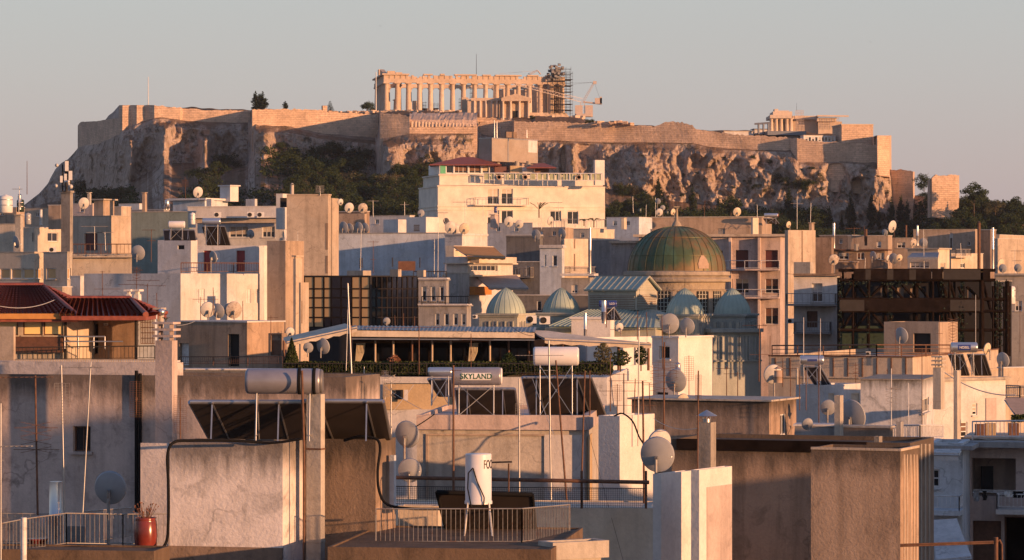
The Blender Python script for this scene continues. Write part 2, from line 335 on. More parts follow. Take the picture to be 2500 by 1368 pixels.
        m.face([V(*c,z0) for c in (c0,c1,c2,c3)])
        w,h=s.parapet; w=min(w,s.LA*.2,s.LB*.2)
        i0=c0+(s.tA+s.tB)*w; i1=c1+(s.tA-s.tB)*w; i2=c2-(s.tA+s.tB)*w; i3=c3+(s.tB-s.tA)*w; o=[c0,c1,c2,c3]; i=[i0,i1,i2,i3]
        for k in range(4):
            j=(k+1)%4; m.face([V(*o[k],z1),V(*o[j],z1),V(*i[j],z1),V(*i[k],z1)]); m.face([V(*i[k],z1),V(*i[j],z1),V(*i[j],z1-h),V(*i[k],z1-h)])
        m.face([V(*q,z1-h) for q in i])
        part(s.pname,m,s.mat,s.e)
        if s.cap:
            ov,th,cm=s.cap; q=MB(); a=[c0-(s.tA+s.tB)*ov,c1+(s.tB-s.tA)*ov,c2+(s.tA+s.tB)*ov,c3+(s.tA-s.tB)*ov]
            q.prism([V(*p,z1+.003) for p in a],(0,0,th)); part('roof_slab',q,M[cm],s.e)
        return s
def wall_strip(m,a,b,h,th):
    a=Vector(a); b=Vector(b); d=(b-a); d.z=0; n=V(d.y,-d.x,0).normalized()*th/2; up=V(0,0,h)
    m.hexa([a-n,b-n,b+n,a+n,a-n+up,b-n+up,b+n+up,a+n+up])
def rail_run(m,a,b,h,step=.13,r=.012,bars=True,mid=0,low=.1):
    a=Vector(a); b=Vector(b); L=(b-a).length
    if L<.02: return
    up=V(0,0,h); m.tube(a+up,b+up,r*1.7,5)
    m.tube(a+V(0,0,low),b+V(0,0,low),r*1.2,4)
    for k in range(mid): m.tube(a+up*(k+1)/(mid+1),b+up*(k+1)/(mid+1),r,4)
    n=max(1,int(L/step)); pn=max(1,int(L/1.6))
    if bars:
        for i in range(n+1): p=a.lerp(b,i/n); m.tube(p+V(0,0,low),p+up,r*.8,4,cap=False)
    for i in range(pn+1): p=a.lerp(b,i/pn); m.tube(p,p+up,r*1.9,4)
def mini(name,label,cat,xl,xc,xr,yt,yb,Y,t,mat,group=None,cap=None,parapet=(.1,.12),**k):
    return Bld(name,label,xl,xc,xr,yt,yb,Y,t,M[mat],cat,group=group,cap=cap,parapet=parapet,**k).build()
def attach(par,o):
    e=par.e if isinstance(par,Bld) else par
    o.location=Vector(o.location)-wpos(e); o.parent=e
    for k in ('label','category','group'):
        if k in o: del o[k]
    return o

# ------------------------------------------------------------------ roof furniture
def text_mesh(txt,size,mat,name,ext=.01):
    c=bpy.data.curves.new(name,'FONT'); c.body=txt; c.size=size; c.extrude=ext; c.align_x='CENTER'; c.align_y='CENTER'; c.offset=size*.012
    o=bpy.data.objects.new(name,c); COL.objects.link(o); bpy.context.view_layer.update()
    me=bpy.data.meshes.new_from_object(o); bpy.data.objects.remove(o); me.materials.clear(); me.materials.append(mat); return me
def parabola(px,py,d,Y,yaw,mat,label,foot,tilt=12,group=None,asp=1.08,front=False):
    """satellite dish; yaw 0 turns its back to the camera; foot: pixel row its pole stands on"""
    s=Y/F; r=d*s/2; c=P(px,py,Y); t=thing('satellite_dish',label,'satellite dish',(c.x,c.y,P(px,foot,Y).z),group)
    yw=radians(yaw); ti=radians(tilt); n=V(sin(yw)*cos(ti),cos(yw)*cos(ti),sin(ti))     # pointing direction
    if front: n=V(n.x,-n.y,n.z)
    u=V(n.y,-n.x,0).normalized(); w=u.cross(n) if u.cross(n).z>0 else -u.cross(n)
    m=MB(); dep=r*.22; rows=[]; N=28
    for k in range(7):
        q=k/6; rows.append([c+(u*cos(2*pi*i/N)+w*sin(2*pi*i/N)*asp)*r*q+n*(dep*(q*q-.5)) for i in range(N+1)])
    m.grid(rows); lip=[[p for p in rows[-1]],[p+n*.035+(p-c).normalized()*.02 for p in rows[-1]],[p+n*.04 for p in rows[-1]]]; m.grid(lip)
    inner=[[p+n*.03 for p in rw] for rw in rows]; m.grid(inner)
    part('reflector',m,M[mat],t,fix=False)
    back=c-n*dep*.5; m=MB(); bk=back-w*r*.15-n*.06
    m.obox(bk-w*r*.12,u*r*.09,n*.05,w*r*.26); part('bracket',m,M['metal'],t)
    m=MB(); base=P(px,foot,Y); top=bk-n*.05; m.tube(V(top.x,top.y,base.z),top,.03,8); part('pole',m,M['grey_iron'],t)
    m=MB(); low=c-w*r*asp*1.0+n*dep*.3; lnb=c+n*r*1.15-w*r*.55; m.tube(low,lnb,.016,5); m.tube(c-u*r*.9+n*dep*.3-w*r*.1,lnb,.008,4); m.tube(c+u*r*.9+n*dep*.3-w*r*.1,lnb,.008,4)
    a=part('feed_arm',m,M['metal'],t); m=MB(); m.tube(lnb,lnb-n*.12,.035,8); part('receiver',m,M['plastic'],a)
    return t
def yagi(mb,c,d,L,n,el,r=.008,up=False):     # boom centre c along d, n crossing elements of length el
    d=Vector(d).normalized(); e=V(0,0,1) if up else V(-d.y,d.x,0).normalized(); mb.tube(c-d*L/2,c+d*L/2,r*1.5,4)
    for i in range(n):
        p=c+d*L*(-.5+(i+.5)/n); k=el*(1-.35*i/n); mb.tube(p-e*k/2,p+e*k/2,r,4,cap=False)
def aerial(px,yt,yb,Y,label,arms=(),lean=0,mat='rust',r=.02,group=None,name='antenna',cat='antenna'):
    """mast from yb up to yt; arms: (kind, y, length m, azimuth deg, n, element m)"""
    a=P(px,yb,Y); b=P(px+lean,yt,Y); t=thing(name,label,cat,a,group); m=MB(); m.tube(a,b,r,6,r*.8); part('mast',m,M[mat],t)
    rr=max(.006,Y*.00007)
    for (kd,y,L,az,n,el) in arms:
        q=(yb-y)/(yb-yt); p=a.lerp(b,q); d=V(cos(radians(az)),sin(radians(az)),.0); m=MB()
        if kd=='yagi': yagi(m,p+d*L*.2+V(0,-.03,0),d,L,n,el,rr)
        elif kd=='vyagi': yagi(m,p+d*L*.2+V(0,-.03,0),d,L,n,el,rr,True)
        elif kd=='grid':
            e=V(0,0,1)
            for i in range(n+1): m.tube(p-d*L/2+e*el*(i/n-.5)+V(0,-.04,0),p+d*L/2+e*el*(i/n-.5)+V(0,-.04,0),rr*.7,4)
            for i in range(5): m.tube(p+d*L*(i/4-.5)-e*el/2+V(0,-.04,0),p+d*L*(i/4-.5)+e*el/2+V(0,-.04,0),rr*.7,4)
        elif kd=='bar': m.tube(p-d*L/2,p+d*L/2,rr*1.3,4)
        elif kd=='bow':
            for k in range(4):
                z=V(0,-.04,(k-1.5)*.16); m.tube(p+z-d*L/2+V(0,0,.06),p+z+d*L/2-V(0,0,.06),rr,4); m.tube(p+z-d*L/2-V(0,0,.06),p+z+d*L/2+V(0,0,.06),rr,4)
        part('antenna_array',m,M['rust' if mat=='rust' else 'grey_iron'],t)
    return t
def cyl_text(me,c,ax,r,vertical=False):       # wrap a flat text mesh (x right, y up) on a cylinder facing the camera
    for v in me.vertices:
        x,y,z=v.co
        if vertical: a=x/r; v.co=(c.x+sin(a)*(r+.004+z), c.y-cos(a)*(r+.004+z), c.z+y)
        else:
            a=y/r; q=c+ax*x+V(0,-cos(a),sin(a))*(r+.012+z); v.co=q
    return me
def heater(x0,x1,yt,yb,Y,base,label,panels=(),mat='chrome',txt=None,yaw=0,cat='water heater',plate=None,tmat='white_text',tscale=.55,tx=0,group=None,endcap=None,straps=False,name='solar_water_heater'):
    s=Y/F; r=(yb-yt)*s/2; c=P((x0+x1)/2,(yt+yb)/2,Y); L=(x1-x0)*s; ax=V(cos(radians(yaw)),sin(radians(yaw)),0); zb=P(0,base,Y).z
    t=thing(name,label,cat,(c.x,c.y,zb),group); m=MB()
    m.lathe([(r*.8,-L/2-.015),(r*.96,-L/2+.01),(r,-L/2+.05),(r,L/2-.05),(r*.96,L/2-.01),(r*.8,L/2+.015)],c,28,ax); tk=part('tank',m,M[mat],t)
    if endcap: m=MB(); m.lathe([(r*.94,L/2+.003),(r*.94,L/2+.03),(r*.8,L/2+.05)],c,28,ax); part('end_cap',m,M[endcap],tk)
    if straps: m=MB(); [m.lathe([(r+.006,q*L-.03),(r+.012,q*L-.02),(r+.012,q*L+.02),(r+.006,q*L+.03)],c,28,ax) for q in (.22,.42)]; part('strap',m,M['rubber'],tk)
    if plate:
        w,h,pm=plate; m=MB(); N=6; rows=[[c+ax*(tx+sx*w/2)+V(0,-cos(a),sin(a))*(r+.002) for sx in (-1,1)] for a in [(-h/2+h*i/N)/r for i in range(N+1)]]; m.grid(rows); part('name_plate',m,M[pm],tk,fix=False)
    if txt:
        me=text_mesh(txt,r*tscale,M[tmat],'lettering',.002); cyl_text(me,c+ax*tx,ax,r); me.transform(Matrix.Translation(-wpos(tk)))
        o=bpy.data.objects.new('lettering',me); COL.objects.link(o); o.parent=tk
    m=MB(); rr=.017
    for q in (-.36,.36):
        a=c+ax*L*q; f0=V(a.x,a.y-.25,zb); f1=V(a.x,a.y+.45,zb); up=a-V(0,0,r*.9)
        m.tube(f0,up-V(0,.05,0),rr,5); m.tube(f1,up+V(0,.1,0),rr,5); m.tube(f0+V(0,0,.1),f1+V(0,0,.1),rr*.8,4)
    a=c-ax*L*.36; b=c+ax*L*.36
    if not straps: m.tube(V(a.x,a.y-.25,zb+.05),b-V(0,.1,r),.011,4); m.tube(V(b.x,b.y-.25,zb+.05),a-V(0,.1,r),.011,4)
    part('stand',m,M['metal'],t)
    for (a0,a1,b0,b1,y0,y1) in panels:        # top edge a0..a1 at row y0 near, bottom edge b0..b1 at row y1 further off
        p=MB(); A0=P(a0,y0,Y+.3); A1=P(a1,y0,Y+.3); d=1.1; B0=P(b0,y1,Y+.3+d); B1=P(b1,y1,Y+.3+d); n=(A1-A0).cross(B0-A0).normalized()*.045
        p.hexa([A0-n,A1-n,B1-n,B0-n,A0+n,A1+n,B1+n,B0+n]); pn=part('collector',p,M['panel'],t); p=MB()
        for q,w in ((A0,A1),(A1,B1),(B0,B1),(A0,B0)): p.tube(q,w,.045,6)
        for k in (.2,.8): p.tube(A0.lerp(A1,k)-V(0,.25,0)-V(0,0,(A0.z-B0.z)*.98),A0.lerp(A1,k),.018,4); p.tube(B0.lerp(B1,k)-V(0,.08,0),A0.lerp(A1,k)-V(0,.08,0),.02,4)
        part('frame',p,M['metal'],pn)
    return t,tk,c,r,zb
def hose(name,label,pts,r,mat='rubber',cat='cable',sag=0,n=None,group=None):
    q=[]
    pts=[Vector(p) for p in pts]
    if len(pts)==2:
        for i in range(17): k=i/16; p=pts[0].lerp(pts[1],k); p.z-=sag*4*k*(1-k); q.append(p)
    else:
        ext=[pts[0]*2-pts[1]]+pts+[pts[-1]*2-pts[-2]]
        for i in range(1,len(ext)-2):
            a,b,c,d=ext[i-1:i+3]
            for j in range(6):
                u=j/6; q.append(.5*((2*b)+(c-a)*u+(2*a-5*b+4*c-d)*u*u+(3*b-a-3*c+d)*u**3))
        q.append(pts[-1])
    m=MB(); m.path(q,r,6); return single(name,m,M[mat],label,cat,group=group)
def flue(px,w,yt,yb,Y,label,mat='chrome',cowl=True,name='flue_pipe',cat='chimney'):
    s=Y/F; r=w*s/2; a=P(px,yb,Y); b=P(px,yt,Y); t=thing(name,label,cat,a); m=MB()
    h=b.z-a.z; m.lathe([(r,0),(r,h*.5),(r*1.05,h*.505),(r*1.05,h*.52),(r,h*.525),(r,h)],a,16); p=part('pipe',m,M[mat],t)
    if cowl: m=MB(); m.lathe([(r*1.2,h+r*.4),(r*.1,h+r*1.1)],a,12); [m.tube(a+V(cos(q)*r,sin(q)*r,h-.02),a+V(cos(q)*r,sin(q)*r,h+r*.45),.01,4) for q in (0,2.1,4.2)]; part('cowl',m,M[mat],t)
    return t
def chimney(xl,xc,xr,yt,yb,Y,t,mat,label,cap='lou',pot=None,group=None):
    b=Bld('chimney',label,xl,xc,xr,yt,yb,Y,t,M[mat] if isinstance(mat,str) else mat,'chimney',parapet=(.05,.15),group=group); z=b.z1
    def ring(e,za,zb,mm):
        a=[b.C-(b.tA+b.tB)*e, b.C+b.tB*(b.LB+e)-b.tA*e, b.C+b.tB*(b.LB+e)+b.tA*(b.LA+e), b.C+b.tA*(b.LA+e)-b.tB*e]; mm.prism([V(*p,za) for p in a],(0,0,zb-za))
    m=MB(); hh=max(.08,b.LA*.12)
    if cap=='lou':
        for k in range(3): ring(.06,z+hh*(k*2+1),z+hh*(k*2+1.7),m)
        for q in (b.C+(b.tA+b.tB)*.08,b.C+b.tA*(b.LA-.08)+b.tB*.08,b.C+b.tB*(b.LB-.08)+b.tA*.08,b.C+b.tB*(b.LB-.08)+b.tA*(b.LA-.08)): m.tube(V(*q,z-.1),V(*q,z+hh*5.2),.035,4)
        part('louvre_cap',m,b.mat,b.e)
    elif cap=='slab': ring(.07,z+.12,z+.2,m); ring(-.04,z,z+.12,m); part('cap_slab',m,b.mat,b.e)
    elif cap=='cone':
        c=V(*b.cen,z); r=b.LA*.6; m.lathe([(r*.45,-.1),(r*.45,r*.4)],c,14); part('collar',m,M['metal'],b.e); m=MB(); m.lathe([(r*1.25,r*.75),(r*1.2,r*.8),(.01,r*1.45)],c,14); [m.tube(c+V(cos(q)*r*.5,sin(q)*r*.5,r*.2),c+V(cos(q)*r*.5,sin(q)*r*.5,r*.8),.02,4) for q in (.5,2.6,4.7)]; part('cowl',m,M['metal'],b.e)
    b.build(); return b
def aircon(px,py,w,Y,label,group='air conditioner units on the rooftops'):
    s=Y/F; c=P(px,py,Y); L=w*s; h=L*.75; t=thing('air_conditioner',label,'air conditioner',c,group); m=MB(); m.box((c.x-L/2,c.y,c.z),(c.x+L/2,c.y+L*.4,c.z+h)); part('casing',m,M['plastic'],t)
    m=MB(); m.lathe([(h*.4,0),(h*.4,.03),(h*.36,.03),(h*.36,.005)],V(c.x-L*.12,c.y-.002,c.z+h*.5),18,(0,-1,0)); part('fan_grille',m,M['iron'],t); return t
# ------------------------------------------------------------------ camera, light, air
SUN_AZ, SUN_EL = 54.0, 6.5       # degrees to the right of straight-behind-camera, and above the horizon
def world():
    w=bpy.data.worlds.new('World'); SC.world=w; w.use_nodes=True; t=w.node_tree; bg=t.nodes['Background']
    sky=t.nodes.new('ShaderNodeTexSky'); sky.sky_type='NISHITA'; sky.sun_disc=False; sky.sun_elevation=radians(SUN_EL); sky.sun_rotation=radians(180-SUN_AZ)
    sky.air_density=1.0; sky.dust_density=2.0; sky.ozone_density=1.5
    tc=t.nodes.new('ShaderNodeTexCoord'); sp=t.nodes.new('ShaderNodeSeparateXYZ'); t.links.new(tc.outputs['Generated'],sp.inputs[0])
    rp=t.nodes.new('ShaderNodeValToRGB'); e=rp.color_ramp.elements; e[0].position=.0; e[0].color=(4.9,3.75,4.0,1); e[1].position=.10; e[1].color=(5.15,5.3,5.35,1)
    q=e.new(.065); q.color=(5.3,5.0,5.0,1); q=e.new(.035); q.color=(5.35,4.5,4.5,1); q=e.new(.22); q.color=(3.2,3.7,4.6,1); q=e.new(.6); q.color=(1.3,2.0,3.9,1)
    t.links.new(sp.outputs[2],rp.inputs[0])
    mx=t.nodes.new('ShaderNodeMix'); mx.data_type='RGBA'; mx.inputs[0].default_value=.75
    t.links.new(sky.outputs[0],mx.inputs[6]); t.links.new(rp.outputs[0],mx.inputs[7]); t.links.new(mx.outputs[2],bg.inputs[0]); bg.inputs[1].default_value=.088
    l=bpy.data.lights.new('sun','SUN'); l.energy=5.0; l.angle=radians(.6); l.color=(1,.495,.225); o=bpy.data.objects.new('sun',l); COL.objects.link(o)
    a=radians(SUN_AZ); el=radians(SUN_EL); d=V(sin(a)*cos(el),-cos(a)*cos(el),sin(el)); o.rotation_euler=d.to_track_quat('Z','Y').to_euler(); o.location=d*300
    c=bpy.data.cameras.new('camera'); co=bpy.data.objects.new('camera',c); COL.objects.link(co); co.location=(0,0,H); co.rotation_euler=(pi/2,0,0)
    c.sensor_width=36; c.lens=36*F/2500; c.clip_start=1; c.clip_end=20000; SC.camera=co
    SC.view_settings.view_transform='Standard'; SC.view_settings.look='None'; SC.view_settings.gamma=1; SC.view_settings.exposure=.45
world()
g=MB(); g.face([(-6000,-1500,0),(6000,-1500,0),(6000,9000,0),(-6000,9000,0)]); single('ground',g,plaster((.10,.095,.09),.3,0),None,None,loc=V(0,0,0),kind='structure',fix=False)

# ------------------------------------------------------------------ the rock
def lin(tb,x):
    if x<=tb[0][0]: return tb[0][1]
    for (a,p),(b,q) in zip(tb,tb[1:]):
        if x<=b: return p+(q-p)*(x-a)/(b-a) if b>a else q
    return tb[-1][1]
PLAN=[(40,1150),(190,1120),(290,1052),(299,1049.6),(318,1050.2),(334,1047.8),(353,1048.4),(377,1045),(440,1046),(446,1047),(612,1047),(616,1020),(780,1028),(924,1033),(928,990),(1000,985),(1164,985),(1168,1000),(1251,1000),(1255,981),(1500,974),(1700,965),(1928,956.5),(1946,951),(2050,948),(2140,945),(2172,952),(2190,960),(2235,955),(2300,930),(2600,900)]
ROCK=[(0,545),(60,500),(95,473),(105,462),(118,447),(122,437),(136,412),(150,398),(165,390),(180,374),(190,362),(240,355),(285,335),(300,322),(330,306),(352,300),(375,292),(400,290),(445,297),(500,302),(612,303),(640,312),(700,312),(780,330),(900,342),(930,345),(1000,332),(1165,330),(1250,345),(1500,352),(1690,352),(1750,366),(1930,372),(1950,402),(2050,398),(2172,408),(2184,470),(2235,492),(2275,480),(2350,490),(2400,505),(2600,530)]
BASE=[(0,560),(60,520),(100,500),(190,480),(300,455),(400,400),(600,392),(760,385),(900,400),(960,440),(1100,430),(1480,460),(1620,490),(1800,505),(2000,540),(2100,555),(2200,550),(2300,520),(2600,540)]
SPUR=[(318,14,16,330,430),(402,18,18,300,450),(500,12,25,330,400),(645,26,14,310,420),(955,34,16,345,440),(900,14,10,380,450),(1060,60,7,340,420),(1398,10,8,350,430),(1375,8,-7,352,430),(1440,12,-4,352,430),(1590,50,6,360,450),(1730,40,5,360,450),(1860,30,4,400,470),(2000,26,4,400,480),(2040,14,-10,400,450),(2092,16,-14,432,475),(2140,22,7,400,490),(2205,20,6,430,500)]
def ridge(x,y,z,o=4): return noise.ridged_multi_fractal(V(x,y,z),.9,2.1,o,1.0,2.0)
def frac(X,Z):
    w=noise.noise(V(X/7,Z/7,3))*.5; a=noise.voronoi(V(X/4.2+w,Z/6.5-w,1))[0]; b=noise.voronoi(V(X/1.9-w,Z/2.6,5))[0]
    return 2.6*min(.55,a[1]-a[0])+1.1*min(.5,b[1]-b[0])+1.2*(1-a[0])
NR=64; NS=34; STEP=3.2; HX=[-60+STEP*i for i in range(int(2740/STEP))]
def hill_column(px):
    Yw=(lin(PLAN,px-6)+lin(PLAN,px)+lin(PLAN,px+6))/3 - 1.0; pr=lin(ROCK,px); pb=max(pr+6,lin(BASE,px)); pts=[]
    for j in range(NR):
        v=j/(NR-1); py=pr+(pb-pr)*v; X=(px-CX)*Yw/F; Z=H-(py-CY)*Yw/F
        env=min(1,v*6+.08); d=env*((4.6 if px<1250 else 3.6)*ridge(X/15,3.1,Z/26,5)+(4.0 if px<1250 else 2.2)*noise.noise(V(X/30,Z/45,7))*2 - 4.5) + env*2.4*ridge(X/5.0,Z/6.5,1.7,4) + env*frac(X,Z)
        d+=(v**1.5)*6
        for (c,w,a,y0,y1) in SPUR:
            if abs(px-c)<w*2.2:
                f=math.exp(-((px-c)/w)**2*1.6); g=max(0,min(1,(py-y0)/14))*max(0,min(1,(y1+50-py)/60)); d+=a*f*g*(.75+.5*noise.noise(V(X/9,Z/14,2)))
        pts.append([px,py,Yw-d])
    p0=pts[-1]; z0=H-(p0[1]-CY)*p0[2]/F; Y0=p0[2]
    for j in range(1,NS+1):
        v=j/NS; Y=Y0+(690-Y0)*v; z=z0+(24-z0)*(v**.85); X=(px-CX)*Y/F
        z+=(2.2*noise.noise(V(X/22,Y/22,3))+.7*ridge(X/9,Y/9,5,3)-.6)*min(1,v*5)*(1-v*.6)
        pts.append([px,CY-(z-H)*F/Y,Y])
    return pts
COLS=[hill_column(x) for x in HX]
def crest(px): return lin([(0,600),(60,505),(150,402),(190,330),(240,310),(290,262),(615,272),(780,274),(930,277),(1120,275),(1130,291),(1298,290),(1306,286),(1400,291),(1500,304),(1690,322),(1880,321),(2050,332),(2130,340),(2172,412),(2184,475),(2235,480),(2350,494),(2600,530)],px)
rows=[]
back=[]
for px,c in zip(HX,COLS):
    Yw=lin(PLAN,px); q=[]; z0=P(px,lin(ROCK,px),Yw).z; zc=P(px,crest(px),Yw+48).z; zc=max(z0-1,zc) if px>2172 else (z0-1 if px<191 else zc)
    for k,(a,b) in enumerate([(260,-60),(150,0),(60,1),(34,.97),(22,.8),(12,.55),(5,.35)]):
        Y=Yw+a; nz=noise.noise(V((px-CX)*Y/F/5,Y/9,0))*.7
        z=zc+b if k==0 else z0+(zc-z0)*b+nz
        if k==1: z=zc-3
        if k==0: z=0
        q.append(V((px-CX)*Y/F,Y,z))
    rows.append(q+[P(*p) for p in c]+[P(px,760,600)*1.0])
for r in rows: r[-1].z=0
m=MB(); n=len(rows[0]); m.grid([[r[j] for r in rows] for j in range(n)],False)
single('hill',m,M['rock'],None,None,loc=V(0,1000,0),kind='structure',fix=False)
def on_hill(px,py):
    """point of the slope seen at this pixel"""
    i=min(len(HX)-1,max(0,int((px-HX[0])/STEP))); c=COLS[i]
    best=None
    for a,b in zip(c,c[1:]):
        if a[1]<=py<=b[1]: f=(py-a[1])/(b[1]-a[1]+1e-6); best=(a[2]+(b[2]-a[2])*f); break
    if best is None: best = c[0][2]+2 if py<c[0][1] else c[-1][2]
    return P(px,py,best)

# ------------------------------------------------------------------ ramparts
def rampart(name,label,segs,tops,th=3.0,mat='rampart',deep=9.0,rough=.6,cat='rampart wall'):
    """segs: (px,Y) plan line; tops: (px,row) top line; wall reaches below the rock line"""
    xs=[]
    for (a,Ya),(b,Yb) in zip(segs,segs[1:]):
        k=max(1,int(abs(b-a)/5)); xs += [(a+(b-a)*i/k,Ya+(Yb-Ya)*i/k) for i in range(k)]
    xs.append(segs[-1]); m=MB(); NV=7; fr=[]; bk=[]
    for (x,Y) in xs:
        t=lin(tops,x); zt=P(x,t,Y).z+noise.noise(V(x/4.0,Y,1))*rough; zb=P(x,lin(ROCK,x),Y).z-deep; X=(x-CX)*Y/F; col=[]
        for j in range(NV):
            z=zt+(zb-zt)*j/(NV-1); o=.35*noise.noise(V(X/6,z/4,Y/10))-(zt-z)*.03; col.append(V(X,Y+o,z))
        fr.append(col); bk.append([V(X,Y+th,zt),V(X,Y+th,zb)])
    m.grid([[c[j] for c in fr] for j in range(NV)],False); m.grid([[c[0] for c in fr],[c[0] for c in bk],[c[1] for c in bk],[c[-1] for c in fr]],False)
    for e in (0,-1): m.face(fr[e]+bk[e][::-1])
    return single(name,m,M[mat],label,cat)
def seg(x0,x1,pre=(),post=()): return list(pre)+[(x0,lin(PLAN,x0))]+[p for p in PLAN if x0<p[0]<x1]+[(x1,lin(PLAN,x1))]+list(post)
rampart('rampart_wall','dark shaded rampart wall at the far left end of the rocky hill',seg(190,290),[(190,306),(196,298),(235,296),(262,292),(290,288)],rough=.2)
rampart('rampart_wall','tall buttressed rampart corner with two sunlit edges below the left flagpole',seg(290,380),[(290,257),(376,257),(380,258)],rough=.1)
rampart('rampart_wall','long low rampart wall between the buttressed corner and the tall cypress clump',seg(380,612),[(380,259),(398,259),(404,262),(440,262),(441,266),(487,266),(489,270),(560,269),(610,270),(612,272)])
rampart('rampart_wall','rampart wall below the cypress clump with a diagonal shadow across it',seg(615,924,pre=[(614,1046)]),[(614,268),(640,267),(700,267),(780,268),(790,272),(830,275),(870,277),(924,279)])
rampart('rampart_wall','rough rampart bastion standing forward below the left end of the big temple',seg(927,1000,pre=[(926,1032)]),[(926,276),(960,278),(1000,284)],th=6)
rampart('rampart_wall','rampart wall with a row of column drums built along its top',seg(1000,1166),[(1000,311),(1166,309)],th=2.5)
rampart('rampart_wall','shadowed rampart wall right below the small pedimented temple',seg(1166,1252,post=[(1254,982)]),[(1166,309),(1175,298),(1200,293),(1254,294)])
rampart('rampart_wall','sunlit rampart wall between the small pedimented temple and the battlement hump',seg(1255,1700),[(1255,296),(1300,298),(1350,296),(1388,300),(1440,302),(1490,297),(1520,302),(1545,306),(1600,309),(1618,300),(1640,297),(1665,300),(1690,306),(1700,316)],rough=.6)
rampart('rampart_wall','sunlit rampart wall under the white sheds, ending at a dark return',seg(1700,1928),[(1700,316),(1760,324),(1800,329),(1860,331),(1928,336)])
rampart('rampart_wall','rampart wall with a dark left edge below the glazed hut',seg(1929,2140,pre=[]),[(1929,336),(1946,337),(1975,345),(2050,348),(2100,350),(2140,354)])
rampart('rampart_tower','tapered square rampart tower at the right end of the plateau',[(2138,949),(2142,938),(2171,942),(2176,975)],[(2138,331),(2176,331)],th=9,deep=3,cat='tower',rough=.1)
rampart('rampart_wall','lower ruined rampart wall stepping down right of the rampart tower',[(2166,950),(2205,946),(2229,944),(2233,975)],[(2166,412),(2186,417),(2200,414),(2233,420)],deep=12,rough=.4)
rampart('ruined_wall','detached ruined stone wall on the right slope between round pines',[(2268,905),(2275,890),(2338,892),(2342,915)],[(2268,440),(2285,427),(2310,430),(2318,426),(2342,428)],deep=6,rough=.4,cat='ruin')
# rock-cut terrace wall behind the drum row and rubble blocks
def blocks(name,label,x0,x1,y0,y1,Y,n,group,smin=.5,smax=1.4,mat='marble'):
    m=MB()
    for i in range(n):
        x=R.uniform(x0,x1); y=R.uniform(y0,y1); p=P(x,y,Y+R.uniform(-8,8)); a=R.uniform(0,pi); s=R.uniform(smin,smax); u=V(cos(a),sin(a),0); v=V(-sin(a),cos(a),0)
        m.obox(p,u*s,v*s*.6,V(0,0,s*.45))
    o=single(name,m,M[mat],label,'rubble',kind='stuff'); return o
blocks('marble_rubble','scattered marble blocks strewn along the plateau edge below the big temple',905,1130,271,281,1052,170,None,.4,1.1)
blocks('marble_rubble','scattered stone blocks on the plateau right of the small pedimented temple',1300,1420,286,296,1040,110,None,.5,1.3)
blocks('marble_rubble','broken stones along the crest left of the big temple',640,905,272,278,1050,90,None,.3,.8,'rampart')
blocks('marble_rubble','battlement stones on the wall crest in the middle right',1440,1540,298,304,978,24,None,.5,1.1,'rampart')
m=MB(); R2=random.Random(3)
for i in range(19):
    x=1006+i*8.3+R2.uniform(-.6,.6); w=8.6-.24*i; h=(1.9-.06*i); b=P(x,311-(i*.1),985+1.3); t=None
    mm=MB(); mm.lathe([(w*.42*.131,0),(w*.42*.131,h*.95),(w*.38*.131,h)],b,12); single('column_drum',mm,M['marble'],'one of the round column drums lined up along the rampart below the big temple','column drum',group='column drums built into the rampart')
TY=[987.6,989.8,996,1004,1020]
ter=MB(); ter.grid([[V((x-CX)*(TY[k])/F,TY[k],P(x,[309,293,285,279,274][k]+(2*noise.noise(V(x/9,k,0)) if k else 0),TY[k]).z) for x in range(1000,1166,5)] for k in range(5)],False)
single('terrace_slope',ter,M['rampart'],None,None,kind='structure',fix=False)

# ------------------------------------------------------------------ big temple
YT=1078.0; tB=radians(81.1); uB=V(sin(tB),cos(tB),0); uA=V(-cos(tB),sin(tB),0); oT=P(937,273,YT); Lp=64.6; Wp=30.9
def tp(a,b,z): return oT+uB*a+uA*b+V(0,0,z)
T=thing('ruined_temple','large ruined marble temple with a long colonnade on top of the rocky hill','temple',oT)
def tbox(m,a0,a1,b0,b1,z0,z1): m.hexa([tp(a0,b0,z0),tp(a1,b0,z0),tp(a1,b1,z0),tp(a0,b1,z0),tp(a0,b0,z1),tp(a1,b0,z1),tp(a1,b1,z1),tp(a0,b1,z1)])
m=MB()
for k in range(3): tbox(m,-1.2+.4*k,Lp+1.2-.4*k,-1.2+.4*k,Wp+1.2-.4*k,(-7 if k==0 else -1.4+.5*k),-.9+.5*k-.004)
part('stepped_base',m,M['marble'],T)
def doric(name,c,h,r,parent,mat='marble'):
    m=MB(); n=20; prof=[(r,0),(r*.98,h*.2),(r*.93,h*.5),(r*.80,h*.92),(r*.95,h*.945),(r*1.18,h*.965)]
    m.lathe(prof,c,n,sm=True); o=part(name,m,M[mat],parent); q=MB(); q.obox(c+V(0,0,h*.982),uB*r*1.22,uA*r*1.22,V(0,0,h*.016)); part('capital',q,M[mat],o); return o
nc=17; sp=(Lp-1.9)/(nc-1); HC=10.2
for i in range(nc):
    doric('column',tp(.95+sp*i,.95,.1),HC,.93,T,'marble2' if i in (3,4,5,9,13) else 'marble')
for i in range(nc):
    if i in (9,10): continue
    doric('column',tp(.95+sp*i,Wp-.95,.1),HC,.93,T)
for e in (.95,Lp-.95):
    for j in range(1,7): doric('column',tp(e,.95+(Wp-1.9)*j/7,.1),HC,.93,T)
for e in (6.2,Lp-6.2):
    for j in range(6):
        if e<10 and j>3: continue
        doric('column',tp(e,6.3+(Wp-12.6)*j/5,.1),HC*.96 if not (e<10 and j>1) else HC*.5,.8,T)
